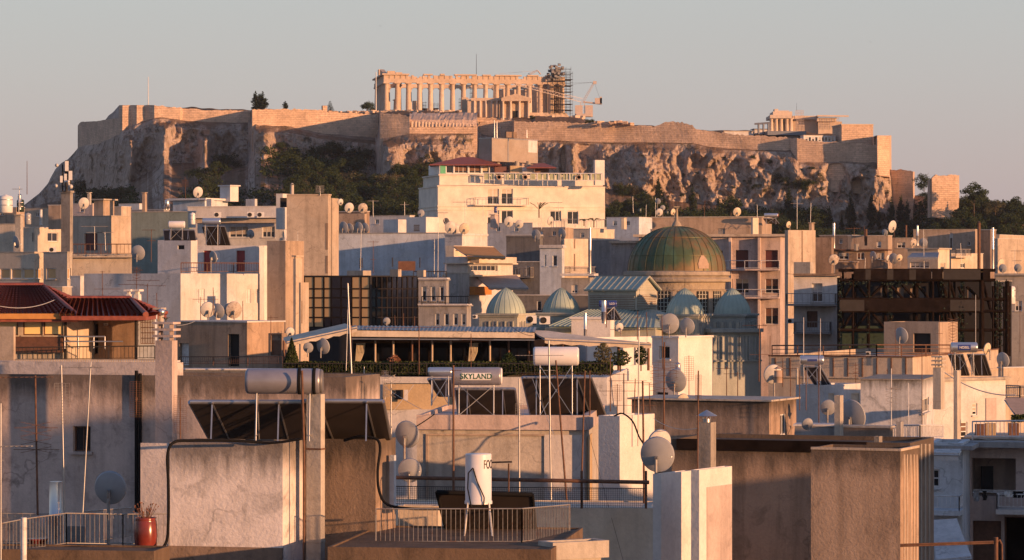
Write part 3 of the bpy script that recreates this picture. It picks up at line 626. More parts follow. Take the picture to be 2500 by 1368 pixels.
zt=.1+HC; m=MB(); tbox(m,0,Lp,.1,1.8,zt,zt+1.35); tbox(m,0,Lp-5,Wp-1.8,Wp-.1,zt,zt+1.35); tbox(m,0,1.8,1.9,Wp-1.9,zt,zt+1.35); tbox(m,Lp-1.8,Lp,1.9,Wp-1.9,zt,zt+1.35)
tbox(m,5.4,7,5.5,Wp-5.5,zt-.3,zt+.9) ; tbox(m,Lp-7,Lp-5.4,5.5,Wp-5.5,zt-.3,zt+1.2); part('architrave',m,M['marble'],T)
z2=zt+1.355      # frieze of separate triglyph blocks, broken and gapped
for i in range(66):
    a=i*Lp/66
    hgt=1.25 if (i<9 or 17<i<25 or 27<i<31 or 32<i<48 or i>50) else (.85 if i%2 else 1.25)
    if i in (12,17,25,31,49,50): hgt=.35
    if i%2==0: m=MB(); tbox(m,a+.02,a+.86,.12,1.4,z2,z2+hgt)
    else: tbox(m,a-.125,a+.97,.30,1.3,z2,z2+hgt*.97); part('frieze_block',m,M['marble'],T)
for i in range(31):
    b=1.5+i*(Wp-3)/31; m=MB(); tbox(m,.12,1.3,b,b+.89,z2,z2+1.25); part('frieze_block',m,M['marble'],T)
    if i%3==1: m=MB(); tbox(m,Lp-1.3,Lp-.12,b,b+.9,z2,z2+1.25); part('frieze_block',m,M['marble'],T)
z3=z2+1.256
for a0,a1,h in ((-.6,9,.5),(14,17.3,.5),(20,21.5,.6),(25,33,.5),(35,38,.45),(39.5,49,.45),(51,55,.5),(57.5,Lp-5,.42)): m=MB(); tbox(m,a0,a1,-.5,1.5,z3,z3+h); part('cornice',m,M['marble'],T)
m=MB(); tbox(m,-.6,1.6,1.55,Wp+.5,z3,z3+.5); part('cornice',m,M['marble'],T)
m=MB(); z4=z3+.504     # corner of the east pediment
pp=[tp(-.3,-.3,z4),tp(-.3,9.0,z4),tp(-.3,9.0,z4+2.0),tp(-.3,6.5,z4+1.5)]; m.prism(pp,uB*1.5); part('pediment_corner',m,M['marble'],T); m=MB(); tbox(m,1.25,4.0,-.3,1.4,z4,z4+.9); part('cornice_block',m,M['marble'],T); m=MB(); tbox(m,4.2,6.5,-.2,1.1,z4,z4+.45); part('cornice_block',m,M['marble'],T); m=MB(); tbox(m,-.2,1.2,14,17,z4,z4+2.4)
part('cornice_block',m,M['marble'],T)
m=MB()
for a0,a1,b0,b1,h in ((40,56,6.5,7.8,8.5),(56,57.3,6.5,24,9.8),(44,57,23,24.2,7),(11,13,6.5,7.6,4.2),(13.01,20,6.5,7.6,1.6)): m=MB(); tbox(m,a0,a1,b0,b1,.1,.1+h); part('inner_wall',m,M['marble2'],T)
# scaffold round the right end, and small platforms inside
def scaffold(name,label,f,a0,a1,b0,b1,z0,z1,da,dz,r=.06,mat='iron',decks=True,group=None):
    m=MB(); na=max(1,round((a1-a0)/da)); nb=max(1,round((b1-b0)/da)); nz=max(1,round((z1-z0)/dz)); Rr=random.Random(int(a0*7+z1))
    for i in range(na+1):
        for j in (0,nb):
            a=a0+(a1-a0)*i/na; b=b0+(b1-b0)*j/nb; m.tube(f(a,b,z0),f(a,b,z1+Rr.uniform(-.6,.9)),r,4)
    for k in range(1,nz+1):
        z=z0+(z1-z0)*k/nz
        for b in (b0,b1): m.tube(f(a0-.2,b,z),f(a1+.2,b,z),r,4); m.tube(f(a0,b,z-.5*dz),f(a1,b,z-.5*dz),r*.7,4)
        for a in (a0,a1): m.tube(f(a,b0,z),f(a,b1,z),r,4)
        if decks and k<nz:
            d=MB(); p=[f(a0,b0,z),f(a1,b0,z),f(a1,b1,z),f(a0,b1,z)]; m.prism(p,(0,0,.08))
        if k%2: m.tube(f(a0,b0,z-dz),f(a0+(a1-a0)/na,b0,z),r*.7,4)
    return single(name,m,M[mat],label,'scaffold',group=group)
scaffold('scaffold','dense dark scaffolding rising around the right end of the big temple',tp,Lp-5.5,Lp+1.6,-2.6,-.6,-1,15.5,1.8,2.0)
scaffold('scaffold','tall scaffold standing at the far side of the temple right end',tp,Lp-3.5,Lp+3.4,4,9,-1,14.5,2.2,2.2)
m=MB(); Rk=random.Random(5)
for i in range(60): p=tp(Lp-3.6+Rk.gauss(0,1.1),-1.4+Rk.gauss(0,.5),14.3+Rk.gauss(0,1.1)); m.obox(p,V(.45,.2,0),V(-.1,.3,.1),V(0,.1,.4))
single('scaffold_netting',m,M['dish_dark'],'dark bundled netting on top of the scaffold at the temple right end','netting')
for (a0,a1,b,z1,lb) in ((13.5,15.5,4,3.6,'low scaffold behind the fourth temple column'),(17.5,21,5,3.2,'low wide scaffold seen between the fourth and fifth temple columns'),(27.5,29.5,4,5.0,'scaffold behind the seventh temple column'),(31.5,33.5,4,8.5,'narrow tall scaffold inside the middle of the colonnade')):
    scaffold('scaffold',lb,tp,a0,a1,b,b+2.5,.1,z1,1.2,1.3,.045)
# cranes
Y0=1052.0
def lattice(m,a,b,w,n,r=.07):
    a=Vector(a); b=Vector(b); d=(b-a).normalized(); u=V(0,0,1); u=(u-d*u.dot(d)).normalized()*w; s=V(0,1,0)*w*.5
    for o in (u,-u*.3+s,-u*.3-s): m.tube(a+o,b+o*.6,r,4)
    for i in range(n):
        p=a.lerp(b,i/n); q=a.lerp(b,(i+.5)/n); t=a.lerp(b,(i+1)/n); m.tube(p-u*.3+s,q+u,r*.7,4); m.tube(q+u,t-u*.3+s,r*.7,4); m.tube(p-u*.3-s,q+u,r*.7,4); m.tube(q+u,t-u*.3-s,r*.7,4)
c0=P(1425,283,Y0); C=thing('tower_crane','pale construction crane with a long lattice boom right of the big temple','crane',c0)
m=MB(); a=P(1422,284,Y0); b=P(1422,249,Y0); [m.tube(a+V(x,y,0),b+V(x,y,0),.12,4) for x in (-.7,.7) for y in (-.7,.7)]
for k in range(5): z=a.lerp(b,k/5); w=a.lerp(b,(k+1)/5); m.tube(z+V(-.7,-.7,0),w+V(.7,-.7,0),.08,4)
part('mast',m,M['crane'],C)
m=MB(); [m.obox(P(x,272,Y0),V(1.3,0,0),V(0,1.2,0),V(0,0,2.0)) for x in (1413,1438)]; m.obox(P(1425,282,Y0),V(2.6,0,0),V(0,2,0),V(0,0,.5)); part('ballast',m,M['crane'],C)
m=MB(); lattice(m,P(1421,248,Y0),P(1253,205,Y0-14),1.0,22); part('boom',m,M['crane'],C)
m=MB(); m.tube(P(1423,249,Y0),P(1468,254,Y0),.3,5); m.obox(P(1461,247,Y0),V(1.2,0,0),V(0,.8,0),V(0,0,1.0)); m.obox(P(1467,246,Y0),V(.35,0,0),V(0,.8,0),V(0,0,1.3)); part('counterweight_jib',m,M['crane'],C)
m=MB(); lattice(m,P(1425,249,Y0),P(1451,203,Y0),.55,9,.08); m.obox(P(1452,202,Y0),V(.6,0,0),V(0,.4,0),V(0,0,.5)); part('back_mast',m,M['crane'],C)
m=MB(); m.tube(P(1451,201,Y0),P(1300,216,Y0-10),.04,4); m.tube(P(1451,201,Y0),P(1466,246,Y0),.04,4); m.tube(P(1451,201,Y0),P(1392,203,Y0),.035,4); part('stay_cable',m,M['iron'],C)
C=thing('small_crane','small white crane jib reaching over the temple top near its right end','crane',tp(45,15,12)); m=MB(); lattice(m,P(1290,184,1096),P(1313,173,1096),.5,6,.1); m.tube(P(1313,173,1096),P(1320,182,1096),.25,5); m.tube(P(1313,173,1096),P(1220,180,1096),.05,4); m.tube(P(1298,184,1096),P(1298,273,1096),.35,5); part('jib',m,M['crane'],C)

# ------------------------------------------------------------------ small temple with pedimented porch
YE=1012.0; E=thing('porch_temple','small marble temple with a four column pedimented porch in front of the big temple','temple',P(1225,293,YE)); s=YE/F
def eb(m,x0,x1,y0,y1,Ya,Yb): a=P(x0,y1,YE); b=P(x1,y0,YE); m.box((a.x,Ya,a.z),(b.x,Yb,b.z))
m=MB(); eb(m,1141,1226,244,288,YE+4.0,YE+12); eb(m,1228,1292,247,292,YE+3.2,YE+12); eb(m,1126,1141.5,232,270,YE+14,YE+22); eb(m,1137,1152,236,280,YE+12.1,YE+19); part('wall',m,M['marble'],E)
m=MB(); eb(m,1150,1226,238,245,YE+3.4,YE+12.3); eb(m,1224,1296,240,247,YE-.3,YE+12.6); part('entablature',m,M['marble'],E)
m=MB(); a=P(1223,239.8,YE-.35); b=P(1297,239.8,YE-.35); c=P(1259,229,YE-.35); m.prism([a,b,c],(0,12.6,0)); part('pediment',m,M['marble'],E)
for x in (1228,1246.5,1268,1290,1228.1,1289.9):
    m=MB(); Yc=YE+.5 if x in (1228,1246.5,1268,1290) else YE+2.6; c=P(x,293,YE); c=V(c.x,Yc,c.z); h=P(0,247,YE).z-c.z; m.lathe([(.52,0),(.42,.3),(.36,h-.4),(.55,h-.1),(.55,h)],c,12); part('column',m,M['marble2'],E)
m=MB(); eb(m,1252,1264,270,292,YE+3.08,YE+3.2); part('doorway',m,M['dark'],E)
for x in (1158,1172,1186,1200,1213):
    m=MB(); c=P(x,285,YE); c=V(c.x,YE+3.6,c.z); h=P(0,245,YE).z-c.z; m.lathe([(.42,0),(.36,h)],c,10); part('half_column',m,M['marble2'],E)
m=MB(); eb(m,1128,1300,288,298,YE+1.5,YE+13); eb(m,1222,1298,293,300,YE-1,YE+3); part('stepped_base',m,M['rampart'],E)
# ------------------------------------------------------------------ gatehouse temple at the right
YG=985.0; G=thing('gatehouse_temple','ruined marble gatehouse with columns and scaffolding at the right end of the plateau','temple',P(1975,330,YG))
def gb(m,x0,x1,y0,y1,Ya,Yb): a=P(x0,y1,YG); b=P(x1,y0,YG); m.box((a.x,Ya,a.z),(b.x,Yb,b.z))
m=MB(); gb(m,1935,2000,290,334,YG+6,YG+16); gb(m,2000,2058,296,340,YG+3,YG+14); gb(m,1890,1936,292,334,YG+9,YG+18); part('wall',m,M['marble'],G)
m=MB(); gb(m,1880,1934,281,289,YG,YG+16); gb(m,1888,1935,272,281,YG+1,YG+14); gb(m,1893,1902,265,272,YG+3,YG+8); gb(m,1902,1928,269,272,YG+3,YG+9); gb(m,1936,2001,281,290,YG+5,YG+16); gb(m,1996,2044,287,296,YG+2,YG+14); part('entablature',m,M['marble2'],G)
for x in (1884,1896,1908,1922,1932):
    m=MB(); c=P(x,322,YG); c=V(c.x,YG+1.5,c.z); h=P(0,289,YG).z-c.z; m.lathe([(.68,0),(.52,h*.9),(.8,h*.96),(.8,h)],c,12); part('column',m,M['marble2'],G)
m=MB(); gb(m,1872,1960,322,330,YG-1,YG+16); part('stepped_base',m,M['marble'],G)
def gp(a,b,z): return P(a,z,YG+b)
def scaf_px(label,x0,x1,y0,y1,Y,n,nz,r=.06,d=3,group=None):
    m=MB()
    for i in range(n+1):
        for dy in (0,d): x=x0+(x1-x0)*i/n; m.tube(P(x,y1,Y)+V(0,dy,0),P(x,y0,Y)+V(0,dy,0),r,4)
    for k in range(nz+1): y=y0+(y1-y0)*k/nz; [m.tube(P(x0-1,y,Y)+V(0,dy,0),P(x1+1,y,Y)+V(0,dy,0),r,4) for dy in (0,d)]
    for i in range(0,n,2): m.tube(P(x0+(x1-x0)*i/n,y1,Y),P(x0+(x1-x0)*(i+1)/n,y0,Y),r*.7,4)
    return single('scaffold',m,M['crane'],label,'scaffold',group=group)
scaf_px('pale scaffold frame over the middle of the ruined gatehouse',1944,1962,270,318,YG+3,4,8,.05); scaf_px('pale scaffold frame under the long flat roof of the gatehouse',2000,2048,284,312,YG+1,8,5,.05); m=MB(); m.tube(P(1995,283,YG),P(2072,284,YG),.35,4); m.tube(P(1995,283,YG+6),P(2072,284,YG+6),.35,4); m.box((P(1995,0,YG).x,YG,P(0,283,YG).z),(P(2070,0,YG).x,YG+6,P(0,282,YG).z)); single('flat_roof',m,M['marble2'],'long thin flat roof over scaffolding on the gatehouse','roof')
g=Bld('gate_bastion','square sunlit stone bastion right of the gatehouse temple',2052,2055,2132,304,372,955,84,M['rampart'],'bastion',dA=14); g.band(303,306,.25,M['marble']); g.build()
b=Bld('glazed_hut','low glazed hut with white frames standing on the rampart below the gatehouse',1958,1962,2040,331,350,958,80,M['frame_w'],'hut',dA=4,cap=(.2,.12,'marble2'))
for i in range(9): b.win('B',1966+i*8,335,1972+i*8,345,1,1,.1,'frame_w',fw=.06,sill=False)
b.build()
b=Bld('site_shed','long low white site shed at the rampart edge, left of the gatehouse',1766,1768,1840,321,333,975,84,M['white'],'shed',dA=4,cap=(.3,.15,'marble2')); b.build()
b=Bld('site_shed','tall pale site shed with a blue grey lifting frame beside it',1840,1842,1879,316,333,978,84,M['white'],'shed',dA=4,cap=(.5,.2,'sheet')); b.build()
b=Bld('canopy_roof','flat blue grey sheet roof running behind the glazed hut',1872,1874,1968,320,330,972,84,M['sheet'],'roof',dA=6); b.build()
m=MB(); [m.tube(P(x,328,974),P(x,300,974),.35,5) for x in (1852,1864,1876)]; m.tube(P(1842,303,974),P(1880,300,974),.4,4); m.tube(P(1842,303,978),P(1880,301,978),.4,4); single('lifting_frame',m,M['sheet'],'blue grey steel lifting frame standing between the shed and the gatehouse','gantry')
b=Bld('guard_hut','small stone hut on the rampart edge right of the lone little pine',785,788,799,258,272,1040,70,M['rampart'],'hut'); b.build()
def pole(px,y0,y1,Y,label,r=.12,mat='white_iron',name='flagpole',cat='flagpole'): m=MB(); m.lathe([(r,0),(r*.6,P(0,y0,Y).z-P(0,y1,Y).z)],P(px,y1,Y),8); return single(name,m,M[mat],label,cat,loc=P(px,y1,Y))
pole(362,188,258,1056,'thin white flagpole on the buttressed rampart corner at the left',.17); pole(918,176,277,1050,'white flagpole in front of the left end of the big temple',.22); pole(1163,132,182,1085,'hair thin mast rising from the middle of the temple roofline',.09,'iron','mast','mast')
pole(66,393,475,400,'bare thin pole rising against the sky at the far left',.05,'rust','mast','mast')
pole(1945,252,270,990,'tiny mast on top of the ruined gatehouse',.05,'iron','mast','mast')

# ------------------------------------------------------------------ trees
def crown(kind,seed,n,mat,leaf=.55):
    r=random.Random(seed); m=MB(); H1=1.0
    cl=[]
    if kind=='cypress':
        for i in range(26): z=.08+.90*i/25; w=.17*(sin(pi*min(1,(z*.92+.10)))**.7)*(1.05-z*.35); a=r.uniform(0,6.3); cl.append((V(cos(a)*w*.45,sin(a)*w*.45,z),w*.75,.07))
    elif kind=='pine':
        for i in range(22):
            a=r.uniform(0,6.3); q=sqrt(r.random())*.34; z=.42+.40*r.random()*(1-q); cl.append((V(cos(a)*q,sin(a)*q,z),r.uniform(.09,.17),r.uniform(.06,.11)))
        cl.append((V(0,0,.80),.18,.12))
    elif kind=='bush':
        for i in range(20):
            a=r.uniform(0,6.3); q=sqrt(r.random())*.42; z=.12+.62*r.random()*(1-q*.9); cl.append((V(cos(a)*q,sin(a)*q,z),r.uniform(.12,.2),r.uniform(.10,.16)))
    elif kind=='fir':
        for i in range(9):
            z=.2+.09*i; w=.34*(1-i/10.5)
            for k in range(6): a=k*1.05+i*.5+r.uniform(-.2,.2); cl.append((V(cos(a)*w*.6,sin(a)*w*.6,z-.02),w*.42+.02,.022))
        cl.append((V(0,0,.97),.03,.05))
    tot=sum(c[1]**2 for c in cl)
    for c,w,h in cl:
        for i in range(max(8,int(n*w*w/tot))):
            d=V(r.gauss(0,1),r.gauss(0,1),r.gauss(0,1)).normalized()*(r.random()**.35); p=c+V(d.x*w,d.y*w,d.z*h*1.1); s=leaf*.05*r.uniform(.5,1.25)
            u=V(r.gauss(0,1),r.gauss(0,1),r.gauss(0,.6)).normalized()*s; v=u.cross(V(r.gauss(0,1),r.gauss(0,1),r.gauss(0,1))).normalized()*s*r.uniform(.4,.8)
            m.face([p-u-v*.3,p+v*.9-u*.2,p+u+v*.2,p-v+u*.1])
    t=MB(); t.tube((0,0,-.06),(0,0,.5),.022,7,.014)
    for k in range(5): a=k*1.3; t.tube((0,0,.25+.05*k),(cos(a)*.2,sin(a)*.2,.48+.06*k),.010,4,.004)
    return m.mesh('crown',M[mat],fix=False), t.mesh('trunk',M['trunk'])
PROTO={'cypress':[crown('cypress',s,2200,'leaf_dark') for s in (1,2,3)],'pine':[crown('pine',s,2600,'leaf') for s in (4,5,6)],'bush':[crown('bush',s,2200,'leaf') for s in (7,8,9)],'fir':[crown('fir',10,1500,'leaf_dark')],'olive':[crown('bush',s,1800,'leaf_olive') for s in (12,13)]}
KN={'cypress':'cypress_tree','pine':'pine_tree','bush':'shrub_tree','fir':'fir_tree','olive':'olive_tree'}
_tc=0
def tree(kind,px,ybase,hpx,label,group=None,Y=None,wide=1.0):
    global _tc; _tc+=1
    if not Y and ybase<lin(ROCK,px)+6: return None
    b = P(px,ybase,Y) if Y else on_hill(px,ybase); h=hpx*b.y/F; cm,tm=PROTO[kind][_tc%len(PROTO[kind])]
    t=thing(KN[kind],label,'tree',b-V(0,0,.4),group); 
    for nm,me in (('crown',cm),('trunk',tm)):
        o=bpy.data.objects.new(nm,me); COL.objects.link(o); o.parent=t; o.scale=(h*wide,h*wide,h)
    t.rotation_euler=(0,0,(_tc*2.4)%6.28); return t
for x,w,h,l in ((624,1.15,50,'left trunk of the tall dark cypress clump on the rampart'),(641,1.5,48,'right hand bushy cypress of the clump on the rampart'),(633,1.3,44,'middle cypress between the two of the clump on the rampart')): tree('cypress',x,270,h,l,'cypress clump on the rampart',1060,w*1.25)
tree('cypress',696,269,25,'small lone cypress on the rampart right of the clump',None,1058,2.0); tree('fir',806,271,28,'little layered fir standing alone on the crest left of the temple',None,1058,1.1)
tree('pine',896,277,34,'dark bushy pine against the left end of the big temple',None,1060,1.2); tree('bush',905,276,48,'tall dark tree touching the left end of the big temple',None,1066,.6)
tree('bush',1440,302,22,'dark shrub on the rampart crest right below the crane',None,990,1.5); tree('olive',214,300,9,'scrubby bush on top of the far left rampart',None,1130,3.5)
tree('bush',1300,290,18,'small bush right beside the porch of the small temple',None,1008,1.0)
tree('bush',2256,462,60,'round dark pine left of the detached ruined wall',None,930,1.0)
for i,(x,y,h,w,l) in enumerate(((2378,520,86,.9,'big round pine directly right of the detached ruined wall'),(2430,520,50,1.2,'brownish round tree right of the big pine on the skyline'))): tree('pine' if i==0 else 'olive',x,y,h,l,None,880,w)
Rt=random.Random(21)
def grove(kind_w,x0,x1,y0,y1,n,h0,h1,label,group,avoid=None):
    for i in range(n):
        x=x0+(x1-x0)*(i+Rt.random())/n; y=Rt.uniform(y0,y1) if not callable(y0) else Rt.uniform(y0(x),y1); k=Rt.choice(kind_w); h=Rt.uniform(h0,h1)*(1.25 if k=='cypress' else 1)
        tree(k,x,y,h,label[k],group,None,Rt.uniform(.9,1.3) if k!='cypress' else Rt.uniform(.75,1.0))
def lb(w): return {'pine':'dark pine '+w,'bush':'bushy dark tree '+w,'cypress':'slim cypress '+w,'olive':'greyish olive tree '+w,'fir':'fir '+w}
grove(['pine','bush'],440,700,520,600,30,44,66,lb('low on the slope behind the white roof rooms'),'trees low on the left slope')
grove(['pine','bush','bush'],700,1050,480,590,54,56,92,lb('covering the foot of the shaded slope left of the white hotel'),'trees on the shaded slope left of the hotel')
grove(['bush','pine','olive'],700,1050,430,480,28,44,74,lb('higher on the slope below the temple cliff'),'trees high on the slope below the cliff')
grove(['bush','bush'],690,900,370,420,13,34,60,lb('in the shaded hollow below the left rampart'),'trees in the shaded hollow')
grove(['bush'],540,560,405,410,2,50,56,lb('alone on the bare slope left of the red earth'),'trees left of the red earth patch')
grove(['bush','pine'],480,530,440,480,4,55,70,lb('at the foot of the left cliff'),'trees at the foot of the left cliff')
grove(['bush'],190,320,470,500,7,36,60,lb('under the far left cliff behind the antenna pylon'),'trees under the far left cliff')
grove(['bush','olive'],960,1050,400,430,4,40,55,lb('between the spur and the hotel roof'),'trees between the spur and the hotel')
grove(['bush','pine'],1480,1990,545,610,46,46,78,lb('at the foot of the sunlit cliff behind the copper dome'),'trees behind the copper dome')
grove(['bush','olive'],1500,1560,470,480,4,34,50,lb('just right of the hotel under the cliff'),'trees right of the hotel')
grove(['bush','olive'],1840,2010,440,470,9,22,40,lb('green on the sloping ledge in the right half of the cliff'),'shrubs on the cliff ledge')
grove(['bush','pine'],1990,2230,590,650,20,44,66,lb('low under the right end of the cliff'),'trees low under the right end of the cliff')
grove(['bush','pine','pine'],2230,2500,555,630,36,46,76,lb('at the foot of the cliff on the right'),'trees at the foot of the right cliff')
grove(['bush','pine','bush'],2330,2560,500,550,34,38,60,lb('covering the right hand slope below the skyline'),'trees on the right slope')
grove(['bush'],2240,2350,480,505,7,26,44,lb('around the detached ruined wall'),'trees round the detached ruined wall')
for x,yt,yb in ((1607,428,500),(1690,448,535),(1926,450,540),(1755,475,540),(2055,520,575),(2075,470,560),(2128,470,560),(2146,510,560),(2176,480,560),(2200,472,556),(2215,485,560),(2318,455,545),(2290,500,560),(2340,515,580),(2082,490,560),(1620,470,530),(2025,500,560),(2400,480,560),(2484,468,500)):
    tree('cypress',x,yb,(yb-yt),'slim dark cypress standing before the sunlit cliff, one of a loose row','slim cypresses before the sunlit cliff',None,.8)
grove(['bush','olive'],560,1000,400,560,26,9,20,lb('no taller than a bush, scattered between bigger trees'),'low shrubs scattered on the slope')
grove(['bush','olive'],1560,2240,380,490,50,7,17,lb('tiny and clinging to the sunlit rock'),'tiny shrubs on the sunlit rock')

def ground_cover(name,label,regs,n,seed):
    r=random.Random(seed); m=MB()
    for (x0,x1,y0,y1,w) in regs:
        for i in range(int(n*w)):
            x=r.uniform(x0,x1); y=r.uniform(y0,y1)
            if noise.noise(V(x/28,y/16,seed))<-.12: continue
            p=on_hill(x,y)+V(0,0,.3)
            for k in range(7):
                q=p+V(r.gauss(0,.9),r.gauss(0,.9),abs(r.gauss(0,.8))); s=r.uniform(.25,.6); u=V(r.gauss(0,1),r.gauss(0,1),r.gauss(0,.6)).normalized()*s; v=u.cross(V(r.gauss(0,1),r.gauss(0,1),r.gauss(0,1))).normalized()*s*.6
                m.face([q-u,q+v,q+u,q-v])
    single(name,m,M['leaf'],label,'shrubs',loc=V(0,900,20),kind='stuff',fix=False)
ground_cover('undergrowth','dark undergrowth filling the gaps of the wood on the slopes',[(700,1060,440,560,.9),(440,700,470,560,.35),(640,900,370,440,.35),(1480,2020,520,590,1.0),(2200,2520,500,590,.8),(2000,2240,575,620,.4),(190,330,465,520,.25)],3200,4)

grove(['bush','pine'],1485,1610,520,560,8,50,70,lb('right of the hotel wall, before the cliff'),'trees right beside the hotel')
def haze(d):
    m=MB(); m.box((-560,-60,-1.5),(560,1420,125)); mt=bpy.data.materials.new('haze_air'); mt.use_nodes=True; t=mt.node_tree; t.nodes.remove(t.nodes['Principled BSDF']); v=t.nodes.new('ShaderNodeVolumePrincipled'); v.inputs['Color'].default_value=(.93,.94,1,1); v.inputs['Density'].default_value=d; v.inputs['Anisotropy'].default_value=.3
    t.links.new(v.outputs[0],t.nodes['Material Output'].inputs['Volume']); single('haze',m,mt,None,None,loc=V(0,0,0),kind='stuff')
haze(.000045)
# ================================================================== the city, far rows
B=Bld
def fence_rail(name,label,pts,h,Y=None,step=.13,r=.012,mat='grey_iron',mid=0,bars=True,cat='railing',group=None):
    m=MB(); q=[p if isinstance(p,Vector) else P(*p) for p in pts]
    for a,b in zip(q,q[1:]): rail_run(m,a,b,h,step,r,bars,mid)
    return single(name,m,M[mat],label,cat,group=group)
# white hotel under the temple
h=B('hotel','tall white hotel block with a red tiled penthouse under the temple',1048,1069,1477,453,None,480,76,M['hotel'],'hotel',dA=14)
for x0,x1,y0,y1 in ((1190,1218,461,499),(1224,1252,461,499),(1190,1219,514,548),(1224,1252,514,548),(1343,1370,515,540),(1385,1412,516,548)): h.win('B',x0,y0,x1,y1,2,1,.25,'frame_w',fw=.1,sill=False)
h.balcony('B',1155,1286,500,484,1.3,None,'alu',.6); h.band(453,456,.12); h.band(502,505,.10); h.band(511,513,.10); h.balcony('B',1370,1477,556,536,1.6,None,'alu',.5); h.build()
u=B('hotel_storey','set back white top floor of the hotel under its roof terrace',1050,1073,1472,426,452,481,76,M['hotel'],'building',dA=12,parapet=(.2,.1)); u.band(426,429,.2); u.build()
g=B('penthouse','glazed rooftop restaurant with green blinds under the red hip roof',1067,1073,1196,401,425,484,76,M['frame_w'],'building',dA=8,parapet=(.1,.05))
for x0,x1,n in ((1090,1107,1),(1110,1142,3),(1146,1174,2),(1178,1194,1)): g.win('B',x0,404,x1,423,n,1,.3,'frame_w',fw=.08,sill=False)
g.slab('B',1075,403,1088,424,.06,M['green_tarp'],'blind'); g.build()
def hip(name,label,x0,x1,ye,xa,xb,yr,Y,dep,mat='tile',over=.4,th=.12,rows=0,t=0):
    """hipped roof: eave row ye from x0 to x1, ridge row yr from xa to xb"""
    m=MB(); e0=P(x0,ye,Y-over); e1=P(x1,ye,Y-over); f0=e0+V(0,dep,0); f1=e1+V(0,dep,0); zr=P(0,yr,Y).z; a=P(xa,yr,Y); b=P(xb,yr,Y); a=V(a.x,Y+dep/2,zr); b=V(b.x,Y+dep/2,zr)
    m.face([e0,e1,b,a]); m.face([e1,f1,b]); m.face([f1,f0,a,b]); m.face([f0,e0,a]); dz=V(0,0,-th)
    for p,q in ((e0,e1),(e1,f1),(f1,f0),(f0,e0)): m.face([p,q,q+dz,p+dz])
    m.face([e0+dz,e1+dz,f1+dz,f0+dz]); return m,e0,e1,a,b,f1,f0
def hip_thing(name,label,cat,*a,**k):
    m,*_=hip(name,label,*a,**k); return single(name,m,M[k.get('mat','tile')],label,cat,fix=False)
attach(g,hip_thing('hip_roof','red','roof',1048,1224,402,1124,1155,381,484,9)); small_roof=hip_thing('hip_roof','small red tiled hip roof at the right of the hotel terrace','roof',1286,1358,409,1310,1330,397,486,6)
b=B('rooftop_plant_room','big pale grey panelled box raised above the hotel roof',1169,1201,1313,336,394,487,40,plaster((.36,.31,.27),.1,.1),'plant room'); b.band(336,338,.05,M['metal']); b.slab('B',1239,337,1241,394,.05,M['metal'],'joint'); b.slab('B',1289,342,1311,373,.03,M['white'],'cover_panel'); b.build()
m=MB(); [m.tube(P(x,426,490),P(x,394,490),.35,8) for x in (1215,1262,1290)]; o=single('support_column',m,M['concrete_pale'],'short columns carrying the grey box above the hotel roof','columns')
for xl,xc,xr,yt,l,mt in ((1206,1208,1240,407,'dark maroon wall with small lights on the hotel terrace','shutter'),(1244,1246,1274,405,'beige service box standing below the grey plant room','ochre'),(1274,1276,1304,409,'white service box standing on the hotel terrace','white'),(1305,1307,1340,407,'brown clad bar hut under the small red roof of the hotel','wood')): HUT=mini('terrace_hut',l,'hut',xl,xc,xr,yt,425,488,76,mt)
attach(HUT,small_roof)
c=mini('roof_tower','slim white stair tower with a slatted top at the right end of the hotel','tower',1449,1453,1476,391,452,482,70,'white_clean')
gr=fence_rail('glass_railing','glass railing with pale frames along the hotel roof terrace',[(1180,441,480.5),(1470,442,480.5)],1.15,step=.9,r=.05,mat='frame_w')
for k,x in enumerate(range(1182,1468,16)):
    if k in (2,6): continue
    m=MB(); a=P(x,424,480.6); b=P(x+13,440,480.6); m.box((a.x,480.6,b.z),(b.x,480.66,a.z)); attach(gr,single('glass_panel',m,M['glassrail'],'x','x'))
for x in (1218,1282,1413): m=MB(); m.lathe([(.27,0),(.35,.07),(.43,0),(.35,-.07),(.27,0)],P(x,433,480.2),18,(0,1,0)); single('lifebuoy',m,M['awning_b'],'round lifebuoy ring hung on the hotel terrace railing','lifebuoy',group='lifebuoys on the hotel railing')
for x,y0,y1,l in ((1207,294,337,'taller left metal mast on the grey box above the hotel'),(1213,297,337,'metal mast right beside the tallest one on the grey box'),(1286,317,337,'short lone metal mast on the right of the grey box')): pole(x,y0,y1,488,l,.12,'metal','mast','mast')
b=mini('roof_tank','small green and brown tanks on top of the grey box','tank',1232,1236,1262,322,336,489,60,'green_iron' if False else 'brown')

def flat(name,label,xl,xc,xr,yt,Y,t,mat,wins=(),doors=(),yb=None,cap=None,bal=(),bands=(),cat='building',par=(.18,.3),gl='glass',fr='frame_w',dA=None,dB=None,depth=.18,gaps=()):
    b=B(name,label,xl,xc,xr,yt,yb,Y,t,M[mat],cat,cap=cap or (.05,.07,'concrete_pale' if Y%2 else 'white'),parapet=par,dA=dA,dB=dB)
    for w in wins: b.win(w[0],*w[1:5],nx=w[5] if len(w)>5 else 2,depth=depth,fr=fr,gl=gl,fw=.05 if Y<200 else .07)
    for d in doors: b.door(d[0],*d[1:5],mat=d[5] if len(d)>5 else 'dark')
    for g in gaps: b.gap(*g)
    for q in bal: b.balcony(*q[:5],**(q[5] if len(q)>5 else {}))
    for q in bands: b.band(*q[:3],M[q[3]] if len(q)>3 else None)
    b.build(); return b
AB='apartment_block'
